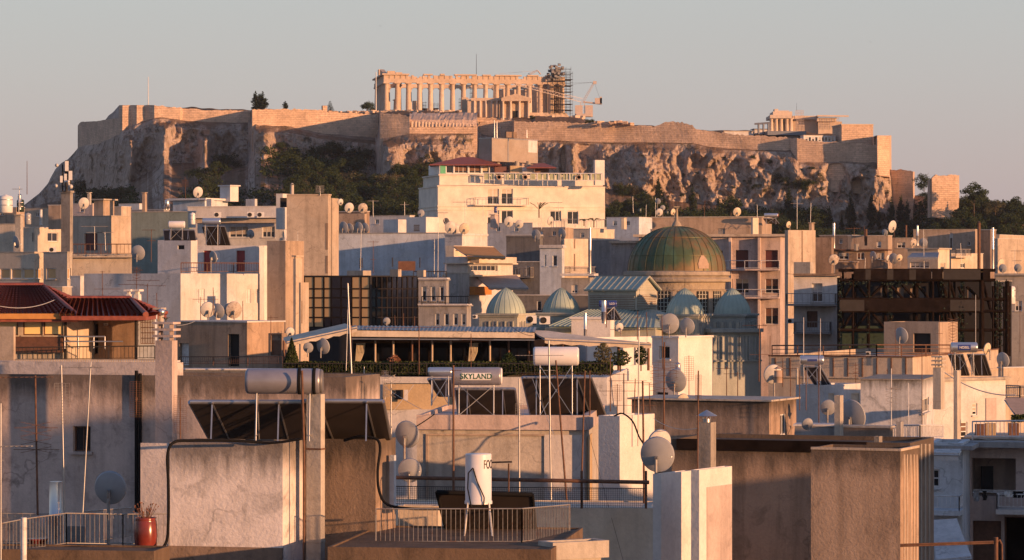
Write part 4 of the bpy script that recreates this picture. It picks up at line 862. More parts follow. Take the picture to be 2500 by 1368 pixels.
# --- back row fillers, standing right in front of the wooded foot of the hill
fl=[(-60,40,60,507,430,'tan','far tan block at the left frame edge'),(60,118,128,509,425,'beige','far beige low block left of the antenna pylon'),(123,150,152,504,400,'white','far white box directly left of the antenna pylon'),
(170,226,232,498,420,'pink','pinkish far roof storey right of the antenna pylon'),(232,296,320,505,440,'beige','far beige roof parapet behind the small lit box'),(290,340,352,498,520,'bluewhite','far pale blue low house before the trees'),(320,400,414,512,470,'grey','far grey block left of the white roof rooms'),
(826,895,902,517,330,'brown','brown stained roof storey behind two cream dishes'),(895,1000,1012,527,335,'white','white roof room with a dark pipe left of the barred window room'),(1476,1560,1600,560,470,'grey','far grey block right below the hotel wall'),
(1481,1560,1596,531,450,'bluewhite','far bluish white roof room right of the hotel'),(2000,2080,2100,575,430,'brown','far brown block behind the steel chimney pipe'),(2070,2160,2176,576,400,'tan','far tan block with a corrugated roof edge'),
(2390,2440,2520,574,440,'beige','far beige block at the right frame edge'),(1588,1700,1760,560,430,'beige','far beige wall behind the big copper dome'),(1190,1300,1320,545,420,'white','far white wall streaked below the hotel balcony'),(1300,1380,1400,556,410,'tan','far tan low roof storey below the hotel palms'),(1395,1445,1500,560,440,'cream','far cream block right below the hotel corner')]
for xl,xc,xr,yt,Y,mt,l in fl: flat('roof_storey' if Y<430 else AB,l,xl,xc,xr,yt,Y,28,mt,[('A',xl+(xc-xl)*q,yt+9,xl+(xc-xl)*q+9,yt+20) for q in ((.2,.6) if xc-xl>60 else (.45,)) if xc-xl>30])
# --- left
c=B('tall_chimney','tall grey concrete pylon with antennas on top at the left',149,171,178,468,None,300,25,M['concrete'],'chimney'); c.band(466,471,.15); c.build()
flat(AB,'beige apartment block with a long iron railed terrace right of the grey pylon',176,272,318,528,345,38,'beige',[],[('A',206,570,238,612,'shutter')])
b=flat('terrace','long terrace slab with iron railing before the beige block',165,322,330,622,335,12,'cream',bands=((622,629,.5),)); fence_rail('terrace_railing','brown iron railing along the terrace of the beige block',[(168,621,334.5),(325,621,334)],1.1,step=.45,r=.03,mat='rust')
mini('roof_room','small square roof room, lit on its right side, on the beige block','roof room',229,252,279,489,530,352,30,'tan',cap=(.3,.15,'concrete_pale')); flat(AB,'low beige block with corrugated white wall behind the left dish',-60,40,44,548,325,20,'cream')
flat(AB,'white corrugated low building left of the grey pylon',42,84,150,556,318,20,'cream',[('B',116,568,142,590)],[('B',60,568,84,590)]); flat('roof_room','brown narrow roof room left of the grey pylon',118,148,152,502,312,20,'tan',yb=560)
flat(AB,'cream apartment corner with a row of windows at the left edge',-70,84,108,617,235,30,'cream',[('A',0,656,24,681,1),('A',27,656,52,681,1),('A',55,656,82,681,1),('B',87,656,104,681,2)],bands=((697,700,.1),),gl='mirror'); 
b=flat(AB,'stained tan stair block with a bright square window at the left',106,164,176,617,233,32,'concrete_pale',[('A',113,655,136,682,1),('B',166,655,173,682,1)],gl='mirror'); flat(AB,'weathered low concrete wall block behind the red tiled roof',60,152,175,702,226,25,'concrete_pale')
flat(AB,'narrow white block squeezed right of the stained stair block',172,196,206,676,228,30,'white',yb=None)
flat(AB,'wide green grey block behind the boiler and aerials',322,462,470,518,285,20,'green_wall'); 
flat(AB,'white roof room with a projecting slab at the upper left',422,500,556,489,300,30,'bluewhite',cap=(.4,.2,'white_clean')); b=flat(AB,'long white penthouse behind the air conditioners',458,690,712,505,290,12,'white')
mini('roof_tower','white hexagonal roof tower rising above the penthouse left of centre','tower',537,562,582,455,492,302,40,'white_clean',cap=(.15,.12,'white')); mini('chimney_stack','pair of stout white chimney stacks right of the hexagonal tower','chimney',600,622,628,486,520,296,30,'white'); mini('chimney_stack','white rounded chimney stack left of the hexagonal tower','chimney',504,516,523,486,512,296,30,'white'); mini('water_cistern','white covered cistern standing above the dark solar tank','tank',459,474,478,517,556,262,30,'white',cap=(.06,.06,'plastic'))
b=flat(AB,'pale block with an overhanging roof slab and sliding windows left of the tall beige tower',482,694,712,545,275,14,'white',[('A',560,553,606,580,3),('A',640,553,671,580,3)]); b2=B('roof_slab_storey','thick overhanging roof slab with air conditioners standing on it',474,694,712,528,544,272,14,M['beige'],'roof slab'); b2.band(528,532,.35,M['white_clean']); b2.build()
t=B('tower_block','tall smooth beige stair tower left of the long white wall',700,801,808,475,None,250,10,M['beige'],'tower block'); t.slab('A',795,545,800.5,610,.02,M['brown'],'slot'); t.slab('A',795,625,800.5,668,.02,M['brown'],'slot')
t.band(474,477,.06); t.build(); RR=mini('roof_room','white roof room with a dark open doorway on the tall beige tower','roof room',674,690,746,473,560,256,20,'white_clean')
b=B('lift_room','pale boxy lift room joined to the right side of the beige tower',806,811,827,484,None,251.3,14,M['beige'],'lift room'); b.build()
m=MB(); p0=P(686,484,254.5); p1=P(703,507,254.5); m.box((p0.x,253.6,p1.z),(p1.x,253.75,p0.z)); attach(RR,single('doorway',m,M['dark'],'x','x'))
# --- white block with red doors
w=B(AB,'big white apartment block with a wide blank side wall, left of centre',205,441,634,668,None,186,30,M['white'],'building'); 
for x0,x1,y0,y1 in ((480,486,706,740),(489,500,706,740),(601,613,706,740),(622,634,706,740)): w.win('B',x0,y0,x1,y1,2,1,.12,'frame_w',gl='frame_w',fw=.04,sill=False,lou=6)
w.band(641,644,.05,None,'A') if False else None; w.build()
b=B('rooftop_block','white roof block beneath the beige boiler, left of the red doors',385,466,482,586,None,190,28,M['white'],'roof block'); b.door('A',434,599,450,609,'dark',.08,'hatch'); b.build()
b=B('rooftop_flat','white rooftop flat with two red doors behind a thin railing',478,632,653,600,None,196,12,M['white'],'building'); b.door('A',497,612,516,664,'red_door',.15,'red_door',0,None,True); b.door('A',577,612,598,664,'red_door',.15,'red_door',0,None,True); b.build()
b=B(AB,'slab edge of the white block with the plain sunlit wall, beside the brown slab',634,640,654,600,None,197,35,M['white_clean'],'building'); b.build()
fence_rail('terrace_railing','thin rusty railing before the two red doors',[(442,667,186.3),(632,667,191)],.62,step=.2,r=.018,mat='rust')
b=B(AB,'tall tan slab block between the white block and the glass building',652,697,742,588,None,192,28,M['tan'],'building'); b.slab('B',717,632,724,662,.02,M['brown'],'slot'); b.slab('B',716,675,723,760,.02,M['brown'],'slot'); b.build(); chimney(716,722,738,632,None,186,30,M['beige'],'square beige shaft with a flat cap beside the tan slab block','slab')
b=B(AB,'narrow lit side wing with a sloped edge left of the glass building',730,734,754,690,None,184,30,M['beige'],'building'); b.build()
# --- long white wall and its roof rooms
b=B('long_wall_block','long blank white gable wall above the glass building',822,1086,1092,569,None,268,16,M['bluewhite'],'building'); b.band(568,570,.06,M['grey']); b.build()
RB=mini('roof_room','white roof room with one small barred window below the hotel','roof room',991,1040,1072,530,568,275,35,'white_clean'); b=mini('roof_room','low white roof room with a grey side at the middle of the long wall','roof room',936,972,992,536,568,272,40,'white')
m=MB(); [m.tube(P(x,564,274),P(x,550,274),.03,4) for x in range(1011,1025,2)]; m.tube(P(1010,550,274),P(1025,550,274),.04,4); m.tube(P(1010,564,274),P(1025,564,274),.04,4); attach(RB,single('window_grille',m,M['iron'],'x','x'))
mini('roof_shed','brown walled roof terrace room behind four dark dishes','roof room',826,890,896,522,570,280,20,'tan')
# --- glass office
b=B('glass_office','bronze mirror glass office block left of centre',741,904,1023,673,None,215,20,M['dark'],'office building',parapet=(.2,.1))
xs=[742,766,790,808,832,858,881,903]; ys=[676,706,728,752,776,800]
for i in range(7):
    for j in range(5):
        b.win('A',xs[i]+1,ys[j],xs[i+1]-.5,ys[j+1]-1,1,1,.06,'dark_rust',('mirror' if (i in (0,1,6,5) or (i==2 and j<4)) else 'glass_dark_reflect'),fw=.035,sill=False,name='glass_pane')  # pane choice paints the reflected pattern of lit and dark surroundings
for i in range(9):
    for j in range(5): b.win('B',908+i*12.6,ys[j],919+i*12.6,ys[j+1]-1,1,1,.06,'dark_rust','glass_dark_reflect',fw=.025,sill=False,name='glass_pane')
b.build(); fence_rail('roof_railing','dark iron railing along the back roof of the glass office',[(1010,680,222),(1090,680,222)],.5,step=.2,r=.02,mat='iron')
for xl,xc,xr,yt,l in ((847,886,906,661,'low concrete stub chimney on the left of the glass office roof'),(952,972,980,658,'lit square chimney stub at the middle of the glass office roof'),(1018,1034,1040,660,'grey chimney stub at the right of the glass office roof')): mini('chimney_stub',l,'chimney',xl,xc,xr,yt,676,218,35,'beige' if xl>900 else 'concrete_pale')
m=MB(); a=P(972,638,224); q=P(1014,661,224); m.box((a.x,224,q.z),(q.x,224.1,a.z)); m.tube(P(975,662,224),P(975,672,224),.04,4); m.tube(P(1010,661,224),P(1010,672,224),.04,4); single('billboard_back',m,M['wood'],'dark brown board standing on the glass office roof','board')
for x,yt,yb in ((879,630,655),(884,630,655),(958,629,652),(1025,629,654)): flue(x,2.6,yt,yb,217,'thin black flue on the glass office roof, %s'%{879:'the left of a close pair',884:'the right of a close pair',958:'mid roof by the dark board',1025:'the right end of the roof'}[x],'iron',False)
b=flat(AB,'grey plastered block with tall narrow windows right of the glass office',1022,1090,1096,681,212,14,'grey',[('A',1029,700,1041,735,1),('A',1051,700,1063,735,1),('A',1073,700,1084,735,1)],bands=((681,685,.12),)); flat(AB,'lower grey block with tall shutters below the iron balcony',1022,1140,1150,745,208,14,'grey',[('A',1062,766,1073,795,1),('A',1084,766,1096,795,1),('A',1106,766,1118,795,1),('A',1126,766,1137,795,1)],bands=((745,748,.15),)); fence_rail('balcony_railing','dark railing of the flat roof below the tall narrow windows',[(1030,744,208),(1145,744,205)],.55,step=.16,r=.02,mat='iron')
# --- stepped balconies with awnings
b=B(AB,'stepped apartment block with orange awnings left of the dark centre',1090,1142,1252,627,None,250,28,M['white'],'building'); b.win('B',1150,648,1215,662,6,1,.3,'frame_w',sill=False); b.band(642,645,.5,M['cream']); b.slab('B',1146,628,1238,643,.9,M['cream'],'balustrade'); b.band(671,676,.7,M['cream']); b.slab('B',1145,700,1185,720,.6,M['awning_y'],'awning_panel'); b.build()
b=B('penthouse','small penthouse under the upper orange awning',1088,1108,1205,600,628,256,28,M['cream'],'building'); b.gap('B',1112,605,1200,626,.8); b.build()
def awning(name,label,pts,mat,Y0,Y1,th=.06,fold=True):
    """slanting cloth: pts = upper-left, upper-right (at Y1, far), lower-right, lower-left (at Y0, near)"""
    a,b,c,d=[P(*p,Y) for p,Y in zip(pts,(Y1,Y1,Y0,Y0))]; m=MB(); N=12; up=[a.lerp(b,i/N)-V(0,0,.0) for i in range(N+1)]; lo=[d.lerp(c,i/N)-V(0,0,.012*(i%2)) for i in range(N+1)]
    mid=[p.lerp(q,.5)-V(0,0,.05+.012*(i%2)) for i,(p,q) in enumerate(zip(up,lo))]; m.grid([up,mid,lo],True); e=V(0,0,-th-.02); m.grid([[p+e for p in r] for r in (up,mid,lo)],True); m.grid([lo,[p-V(0,0,.22+.05*(i%2)) for i,p in enumerate(lo)]],True)
    t=thing(name,label,'awning',(a+b+c+d)/4); part('cloth',m,M[mat],t,fix=False); m=MB(); m.tube(a+e,d+e,.025,5); m.tube(b+e,c+e,.025,5); m.tube(d+e,c+e,.03,5); part('frame',m,M['metal'],t); return t
awning('awning','upper ochre awning slanting over the penthouse right of the long wall',((1106,601),(1207,604),(1234,627),(1140,624)),'awning',247,253); awning('awning','lower brownish awning over the balcony left of the turquoise domes',((1162,675),(1262,672),(1290,702),(1192,700)),'awning_b',245,251)
flat('terrace','white walled roof terrace with grey panels right of the long wall',1086,1128,1190,572,262,30,'white',bands=((571,575,.1),))
flat(AB,'tall plain shaded side wall below the penthouse with the ochre awning',1086,1120,1146,668,245,20,'grey')
# --- dark centre
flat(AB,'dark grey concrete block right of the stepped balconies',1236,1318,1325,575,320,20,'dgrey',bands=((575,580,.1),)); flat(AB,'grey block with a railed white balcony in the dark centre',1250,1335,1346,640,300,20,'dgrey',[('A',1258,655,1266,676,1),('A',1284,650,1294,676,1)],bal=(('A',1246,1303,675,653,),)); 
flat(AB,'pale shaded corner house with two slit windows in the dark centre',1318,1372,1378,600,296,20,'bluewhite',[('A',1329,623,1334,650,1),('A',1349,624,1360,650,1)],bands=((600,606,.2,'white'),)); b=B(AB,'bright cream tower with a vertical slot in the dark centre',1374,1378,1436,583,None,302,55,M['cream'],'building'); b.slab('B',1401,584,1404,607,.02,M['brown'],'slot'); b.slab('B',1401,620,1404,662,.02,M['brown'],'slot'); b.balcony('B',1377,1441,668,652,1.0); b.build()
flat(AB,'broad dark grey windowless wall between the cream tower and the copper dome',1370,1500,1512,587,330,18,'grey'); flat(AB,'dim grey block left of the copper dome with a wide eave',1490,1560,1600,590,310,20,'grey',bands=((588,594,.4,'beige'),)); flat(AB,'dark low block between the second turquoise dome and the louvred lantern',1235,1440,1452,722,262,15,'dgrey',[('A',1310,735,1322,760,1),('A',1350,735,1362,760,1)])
flat(AB,'shaded bay with creepers above the second turquoise dome',1370,1440,1448,680,285,14,'grey',[('A',1395,696,1410,716,2)],bands=((668,674,.5,'white'),))
# --- right: apartments with red shutters
b=B(AB,'apartment block with red shutters and continuous balconies right of the copper dome',1560,1905,1924,578,None,305,12,M['pink'],'building',cap=(.5,.25,'beige'))
for x in (1796,1868): b.door('A',x,611,x+31,655,'shutter',.3,'shutter',14); b.win('A',x,681,x+32,716,2,1,.3); b.win('A',x,752,x+32,792,2,1,.3)
b.win('A',1740,611,1765,650,2,1,.3); b.balcony('A',1700,1904,657,637,1.2,None,'white_iron',3.0,bars=False); b.balcony('A',1700,1904,725,707,1.2,None,'white_iron',3.0,bars=False); b.slab('A',1782,581,1787,840,.9,M['pink'],'fin'); b.slab('A',1853,581,1858,840,.9,M['pink'],'fin'); b.build()
b=B('rooftop_flat','long brown stained rooftop storey above the red shutters',1592,1860,1884,531,None,318,12,M['tan'],'building',cap=(.1,.1,'concrete_pale')); b.door('A',1752,558,1770,578,'grey_iron',.1); b.build(); mini('stair_tower','sunlit stair head at the right of the brown rooftop storey','roof room',1834,1838,1852,532,580,312,50,'cream')
b=B(AB,'sunlit plain tower wing right of the red shutters',1916,1924,1991,562,None,298,62,M['beige'],'building'); b.slab('B',1957,564,1960,640,.02,M['brown'],'joint'); b.build(); b=B(AB,'brown end wing with small window right of the plain tower wing',1985,2030,2036,580,None,312,20,M['brown'],'building'); b.build()
# --- balcony house
b=B(AB,'dim house with two deep balconies left of the rusty steel frame',1938,2044,2050,672,None,245,10,M['white'],'building'); b.band(668,674,.35,M['brown']); b.win('A',1982,692,2008,737,2,1,.4); b.door('A',1970,760,1996,800,'wood',.3); b.balcony('A',1922,2043,742,717,1.4,M['grey'],'grey_iron',.4); b.balcony('A',1940,2030,810,786,1.2,M['grey'],'grey_iron',.2); b.build()
# --- right cluster of brown blocks
flat('rooftop_flat','low brown house with a sagging tiled roof in the right cluster',2028,2160,2168,612,345,14,'brown',[('A',2048,618,2072,634,2),('A',2092,617,2110,634,2),('A',2142,618,2158,634,2)],cap=(.4,.15,'rust'))
flat(AB,'brown block with a small square window above the low brown house',2078,2168,2178,576,380,18,'tan',[('A',2140,590,2151,605,1)]); flat(AB,'plain sunlit block between the dishes in the right cluster',2176,2226,2236,582,385,18,'tan',[('A',2190,592,2210,606,2)]); b=flat(AB,'large plain brown block with a tall white window in the right cluster',2230,2380,2394,561,365,18,'tan',[('A',2318,569,2326,608,1),('A',2362,590,2370,600,1)]); flat(AB,'narrow brown stack block at the right with two flue pipes',2392,2418,2432,562,362,30,'brown')
b=flat(AB,'sunlit cream house with a blue corrugated porch in the right cluster',2216,2290,2318,609,335,30,'cream',[('A',2222,640,2268,654,4),('B',2296,642,2308,662,1)],cap=(.2,.15,'concrete_pale')); awning('awning','blue grey corrugated porch roof on the cream house at the right',((2226,618),(2292,616),(2290,628),(2215,628)),'sheet',331,334); flat(AB,'cream wall house with small balcony below the large brown block',2316,2322,2400,620,340,60,'cream',[('B',2345,643,2356,655,2)],bal=(('B',2320,2358,626,609,),))
flat(AB,'sunlit beige block filling the right frame edge behind two dishes',2428,2436,2560,584,350,60,'beige'); flat(AB,'dim grey block with a white boiler at the right frame edge',2430,2560,2570,670,260,10,'grey',[('A',2440,690,2460,712,2),('A',2478,735,2495,760,2)],bands=((668,673,.3),)); flat(AB,'tan wall behind the big cream dish above the balcony house',1990,2088,2096,640,330,14,'brown',bands=((639,642,.1),)); mini('roof_box','small sunlit roof box behind the railing left of the big cream dish','roof room',1938,1978,1986,640,680,262,25,'concrete_pale')
# ================================================================== church with copper domes
YC=228.0
CH=thing('church','domed church with a weathered green copper dome and four small turquoise domes','church',P(1640,900,YC)-V(0,0,P(0,900,YC).z))
def cpart(nm,m,mt,par=None): return part(nm,m,M[mt],par or CH)
c=P(1652,662,YC+8); sc=(YC+8)/F; r=119*sc; hD=P(0,551,YC+8).z-P(0,660,YC+8).z
m=MB(); prof=[(r*1.0,0)]+[(r*cos(a)**.92,hD*sin(a)) for a in [radians(q) for q in range(6,90,7)]]+[(.25,hD*1.0)]; m.lathe(prof,c,56); dm=cpart('green_dome',m,'dome')
m=MB()
for i in range(30):
    a=2*pi*i/30; m.path([c+V(cos(a)*(p+.03),sin(a)*(p+.015),h) for p,h in prof],.024,4)
for q in (3,7): m.path([c+V(cos(a)*(prof[q][0]+.02),sin(a)*(prof[q][0]+.02),prof[q][1]) for a in [2*pi*i/60 for i in range(61)]],.025,4)
cpart('seam_ribs',m,'dome',dm)
m=MB(); rows=[]      # torn sheet showing the boards
import itertools
for e in [radians(x) for x in (3,9,15,20)]:
    rr=r*cos(e)**.92+.05; w={0:.12,1:.13,2:.09,3:.03}[[3,9,15,20].index(round(math.degrees(e)))]; rows.append([c+V(cos(a)*rr,sin(a)*rr,hD*sin(e)) for a in [radians(-60)+w*k for k in (-1,-.4,.3,1)]])
m.grid(rows); part('torn_patch',m,M['awning_b'],dm,fix=False)
m=MB(); m.lathe([(.42,hD-.05),(.3,hD+.25),(.12,hD+.45),(.09,hD+1.3),(.16,hD+1.4)],c,12); m.obox(c+V(0,0,hD+1.5),V(.22,0,0),V(0,.04,0),V(0,0,.05)); cpart('finial',m,'church_stone',dm)
m=MB(); zb=lambda y:P(0,y,YC+8).z-c.z
m.lathe([(r*1.02,zb(662)),(r*1.09,zb(664)),(r*1.11,zb(672)),(r*1.06,zb(676)),(r*1.13,zb(682)),(r*1.12,zb(688)),(r*1.0,zb(690)),(r*.99,zb(706)),(r*1.02,zb(708)),(r*1.0,zb(712)),(r*1.0,zb(800))],c,56,sm=False); dr=cpart('drum',m,'church_stone')
for i in range(16):
    a=radians(-90+22.5*i+5); n=V(cos(a),sin(a),0); u=V(-sin(a),cos(a),0); q=c+n*(r*1.01)+V(0,0,zb(738)); m=MB(); m.obox(q,u*.42,n*.03,V(0,0,.85)); w=part('arched_window',m,M['dark'],dr); m=MB()
    for k in (-1,0,1): m.obox(q+n*.04+u*.27*k,u*.03,n*.02,V(0,0,.85))
    for k in (-2,-1,0,1,2): m.obox(q+n*.04+V(0,0,.3*k),u*.4,n*.018,V(0,0,.025))
    part('stone_lattice',m,M['church'],w)
    a2=a+radians(11.25); n2=V(cos(a2),sin(a2),0); u2=V(-sin(a2),cos(a2),0); m=MB(); m.obox(c+n2*(r*1.02)+V(0,0,zb(748)),u2*.22,n2*.06,V(0,0,1.15)); part('pilaster',m,M['church_stone'],dr)
def small_dome(xc,yt,yb,w,Y,wall,y2,wx0,wx1,lab,spike=0):
    s=Y/F; r=w*s/2; cc=P(xc,yb,Y); hh=(yb-yt)*s; m=MB(); pf=[(r*(1-(a/15)**1.75)**.80,hh*a/15) for a in range(0,15)]+[(.03,hh)]; m.lathe(pf,cc,40); d=part('small_dome',m,M['copper'],CH,lab); m=MB()
    for i in range(22): a=2*pi*i/22+.1; m.path([cc+V(cos(a)*(p+.015),sin(a)*(p+.01),h) for p,h in pf],.017,4)
    part('seam_ribs',m,M['copper'],d)
    if spike: m=MB(); m.tube(cc+V(0,0,hh-.05),cc+V(0,0,hh+spike),.02,4); part('lightning_rod',m,M['iron'],d)
    t=radians(22); tA=V(-cos(t),sin(t),0); tBv=V(sin(t),cos(t),0); hw=r*1.04; q=P((wx0+wx1)/2,yb,Y); cx=V(cc.x,cc.y,0); m=MB()
    def slab(e,z0,z1): m.hexa([cx+tA*e-tBv*e+V(0,0,z0),cx-tA*e-tBv*e+V(0,0,z0),cx-tA*e+tBv*e+V(0,0,z0),cx+tA*e+tBv*e+V(0,0,z0),cx+tA*e-tBv*e+V(0,0,z1),cx-tA*e-tBv*e+V(0,0,z1),cx-tA*e+tBv*e+V(0,0,z1),cx+tA*e+tBv*e+V(0,0,z1)])
    z=cc.z; zl=P(0,y2,Y).z; slab(hw*1.12,z-.14,z); slab(hw*1.06,z-.26,z-.142); slab(hw,zl,z-.262); b=part('turret',m,M[wall],CH)
    for sd in (0,1):
        nrm,tan=((-tBv,-tA) if sd==0 else (-tA,tBv)); 
        for k in (-.62,-.22,.22,.62):
            m=MB(); m.obox(cx+nrm*(hw+.015)+tan*hw*k+V(0,0,z-.262-.75),tan*.12,nrm*.03,V(0,0,.38)); part('slit_window',m,M['grey' if wall=='church' else 'church'],b)
            m=MB(); m.obox(cx+nrm*(hw+.03)+tan*hw*(k+.16)+V(0,0,z-.262-.75),tan*.05,nrm*.06,V(0,0,.45)); part('pilaster',m,M[wall],b)
small_dome(1235,703,765,96,YC-6,'church',860,1168,1310,None,0); small_dome(1370,703,763,91,YC+2,'church',860,1320,1420,None,0); small_dome(1672,704,767,93,YC-4,'church',900,1590,1742,None,.7); small_dome(1788,704,766,90,YC+1,'church_green',900,1742,1857,None,.7)
# louvred lantern
L=B('lantern','x',1436,1553,1604,712,757,YC-2,38,M['church'],parent=CH,parapet=(.05,.02),pname='lantern_wall')
L.slab('A',1440,722,1550,756,.02,M['brown'],'painted_shade_backing',0); L.slab('B',1556,720,1601,753,.02,M['brown'],'painted_shade_backing',0)  # brown backing painted dark for the shade between louvres
for k in range(8): y=724+k*4.2; L.slab('A',1440,y,1550,y+2.2,.09,M['church'],'louvre',0); L.slab('B',1556,y-3,1601,y-.8,.09,M['church'],'louvre',0)
L.build()
m=MB(); ridge0=P(1451,677,YC+3.0); hA=L.C+L.tA*(L.LA+.25); hC=L.C-L.tA*.25; ze=L.z1+.02; zr=P(0,678,YC).z
e0=V(*(hA-L.tB*.2),ze); e1=V(*(hC-L.tB*.2),ze); k0=V(*(hA+L.tB*L.LB*.5),zr); k1=V(*(hC+L.tB*L.LB*.5),zr); f0=V(*(hA+L.tB*(L.LB+.2)),ze); f1=V(*(hC+L.tB*(L.LB+.2)),ze)
up=V(0,0,.09)
for q in ((e0,e1,k1,k0),(f0,f1,k1,k0)): m.face(q); m.face([p+up for p in q]); [m.face([a,b,b+up,a+up]) for a,b in zip(q,q[1:]+q[:1])]
rf=part('gable_roof',m,M['copper'],CH,fix=False); m=MB()
for i in range(10): a=e0.lerp(e1,i/9)+up; b=k0.lerp(k1,i/9)+up; m.tube(a,b,.035,4)
for a,b in ((e0,e1),(k0,k1),(e1,k1),(f1,k1)): m.tube(a+up,b+up,.06,4)
part('standing_seams',m,M['church'],rf); m=MB(); m.face([V(*L.C,L.z1),V(*(L.C+L.tB*L.LB),L.z1),V(*(L.C+L.tB*L.LB*.5),zr-.05)]); gb2=m; m=MB(); m.face([V(*(L.C+L.tA*L.LA),L.z1),V(*(L.C+L.tA*L.LA+L.tB*L.LB),L.z1),V(*(L.C+L.tA*L.LA+L.tB*L.LB*.5),zr-.05)]); part('gable',m,M['church'],CH,fix=False); gb_=part('gable',gb2,M['church'],CH,fix=False)
m=MB()
for k in range(6):
    z=L.z1+.12+k*.17; w=.5*(1-(z-L.z1)/(zr-L.z1))-.06
    if w>0.03: a=L.C+L.tB*L.LB*(.5-w)+L.nB*.03; b=L.C+L.tB*L.LB*(.5+w)+L.nB*.03; m.tube(V(*a,z),V(*b,z),.035,4)
part('gable_louvres',m,M['church'],gb_)
m=MB(); a=P(1340,797,YC-8); b=P(1598,800,YC-8); tp0=P(1436,757,YC-2.5); tp1=P(1604,757,YC-1); b2=P(1740,800,YC-2)
for q in ([a,b,tp1,tp0],[b,b2,tp1]): m.face(q); m.face([p-V(0,0,.12) for p in q])
rf=part('nave_roof',m,M['copper'],CH,fix=False); m=MB()
for i in range(22): p=a.lerp(b,i/21)+V(0,0,.04); q=tp0.lerp(tp1,i/21)+V(0,0,.04); m.tube(p,q,.03,4)
part('standing_seams',m,M['copper'],rf)
bd=B('nave','x',1700,1740,1858,804,None,YC-5,62,M['church_green'],parent=CH,pname='nave_wall',parapet=(.2,.1)); bd.band(803,812,.35); bd.band(880,884,.15)
for x in (1752,1760,1774,1782,1796,1804,1818,1826,1840,1848): bd.slab('B',x,822,x+3,878,.12,M['church_green'],'fluted_pilaster')
bd.build(); bd=B('nave','x',1166,1312,1420,800,None,YC-3,20,M['church'],parent=CH,pname='aisle_wall'); bd.build(); bd=B('nave','x',1330,1600,1700,801,None,YC-7.9,14,M['church'],parent=CH,pname='aisle_wall'); bd.build()
# ================================================================== red tiled roof house
YR=118.0
hs=B('tiled_house','house with a dark red tiled roof and bright sunset windows at the left',-70,160,345,776,None,YR,8,M['cream'],'house',dB=6)
for x0,x1 in ((-30,44),(56,104),(106,155)): hs.win('A',x0,777,x1,819,1,1,.1,'wood','glass_sunset',fw=.05,name='window')
hs.slab('A',34,822,158,860,.35,M['wood'],'timber_panel'); hs.build()
v=B('veranda','x',155,336,345,771,None,YR+3.6,8,M['brown'],parent=hs.e,pname='veranda_wall'); v.door('A',164,787,193,826,'wood',.05,'louvred_door',9); v.door('A',206,787,240,864,'dark',.4,'doorway'); v.win('A',252,789,264,796,1,1,.1); v.build()  # brown wall colour stands in for the shade under the roof
for x in (332,160): m=MB(); m.tube(P(x,775,YR-.2),P(x,885,YR-.2),.06,6); part('veranda_post',m,M['dark'],hs.e)
m=MB(); m.tube(P(156,822,YR-.5),P(256,822,YR-.5),.035,6); m.tube(P(156,834,YR-.5),P(300,834,YR-.5),.03,6); [m.tube(P(x,822,YR-.5),P(x,852,YR-.5),.025,5) for x in (158,191,229,256)]; part('steel_handrail',m,M['chrome'],hs.e)
m=MB(); rail_run(m,P(36,884,YR-1.2),P(378,880,YR-.8),.55,.14,.014); part('railing',m,M['iron'],hs.e)
def tiled(x0,x1,ye,xa,xb,yr,Y,dep,nm):
    mm,e0,e1,a,b,f1,f0=hip('r','',x0,x1,ye,xa,xb,yr,Y,dep,over=.9,th=.16); ro=part(nm,mm,M['tile'],hs.e,fix=False); m=MB(); n=int((e1-e0).length/.21)
    def course(p0,p1,q0,q1,k):
        for i in range(k+1):
            a_=p0.lerp(p1,i/k); b_=q0.lerp(q1,i/k); L_=(b_-a_).length; N_=max(1,int(L_/.33))
            for j in range(N_): s_=a_.lerp(b_,j/N_); t_=a_.lerp(b_,(j+.97)/N_); m.tube(s_+V(0,0,.055),t_+V(0,0,.015),.085,6,.065,cap=False)
    course(e0,e1,a,b,n)
    if (f1-e1).length>.5: course(e1,f1,b,b,max(2,int((f1-e1).length/.23)))
    m.tube(a+V(0,0,.04),b+V(0,0,.04),.13,8); m.tube(b,e1+V(0,0,.05),.12,8); part('roof_tiles',m,M['tile'],ro)
tiled(-90,190,776,-60,62,701,YR,9,'tiled_roof'); tiled(150,356,772,140,292,734,YR-.3,7,'tiled_roof')
m=MB(); a=P(0,772,YR-1.2); m.box((P(-70,0,YR-1.1).x,YR-1.02,P(0,776,YR-1).z-.05),(P(180,0,YR-1.1).x,YR-.95,P(0,766,YR-1).z)); part('fascia_board',m,M['awning'],hs.e)
b=B('side_wing','white side wall with a decorative grille right of the tiled house',336,378,384,768,None,YR+2,10,M['bluewhite'],'building'); b.slab('A',345,770,374,838,.05,M['white_iron'],'grille') if False else None; b.build()
m=MB()
for k in range(9): m.tube(P(344+k*4,772,YR+1.6),P(344+k*4,838,YR+1.6),.02,4)
for y in range(774,842,13): m.tube(P(343,y,YR+1.6),P(378,y,YR+1.6),.02,4)
attach(b,single('ornate_grille',m,M['rust'],'x','x'))
flat('terrace','dark flat terrace in front of the tiled house veranda',-70,420,436,886,112,10,'dgrey',par=(.1,.05))
# ================================================================== middle buildings
b=flat(AB,'dark stained brown block with a black doorway and lit right part, behind the louvred chimney',430,603,694,788,152,34,'old_tan',(),[('A',557,816,584,895),('A',438,838,461,892,'white_iron')],par=(.15,.15)); b=B(AB,'reddish timber door shed left of the long awning',655,688,700,814,None,150,30,M['brown'],'shed'); b.door('A',661,817,686,868,'wood',.1); b.build()
fence_rail('terrace_railing','wire railing in front of the dark stained brown block',[(438,893,146),(690,893,143)],.42,step=.12,r=.012,mat='rust',mid=1)
flat('terrace','dark flat roof below the wire railing of the brown block',430,690,700,905,142,8,'dgrey')
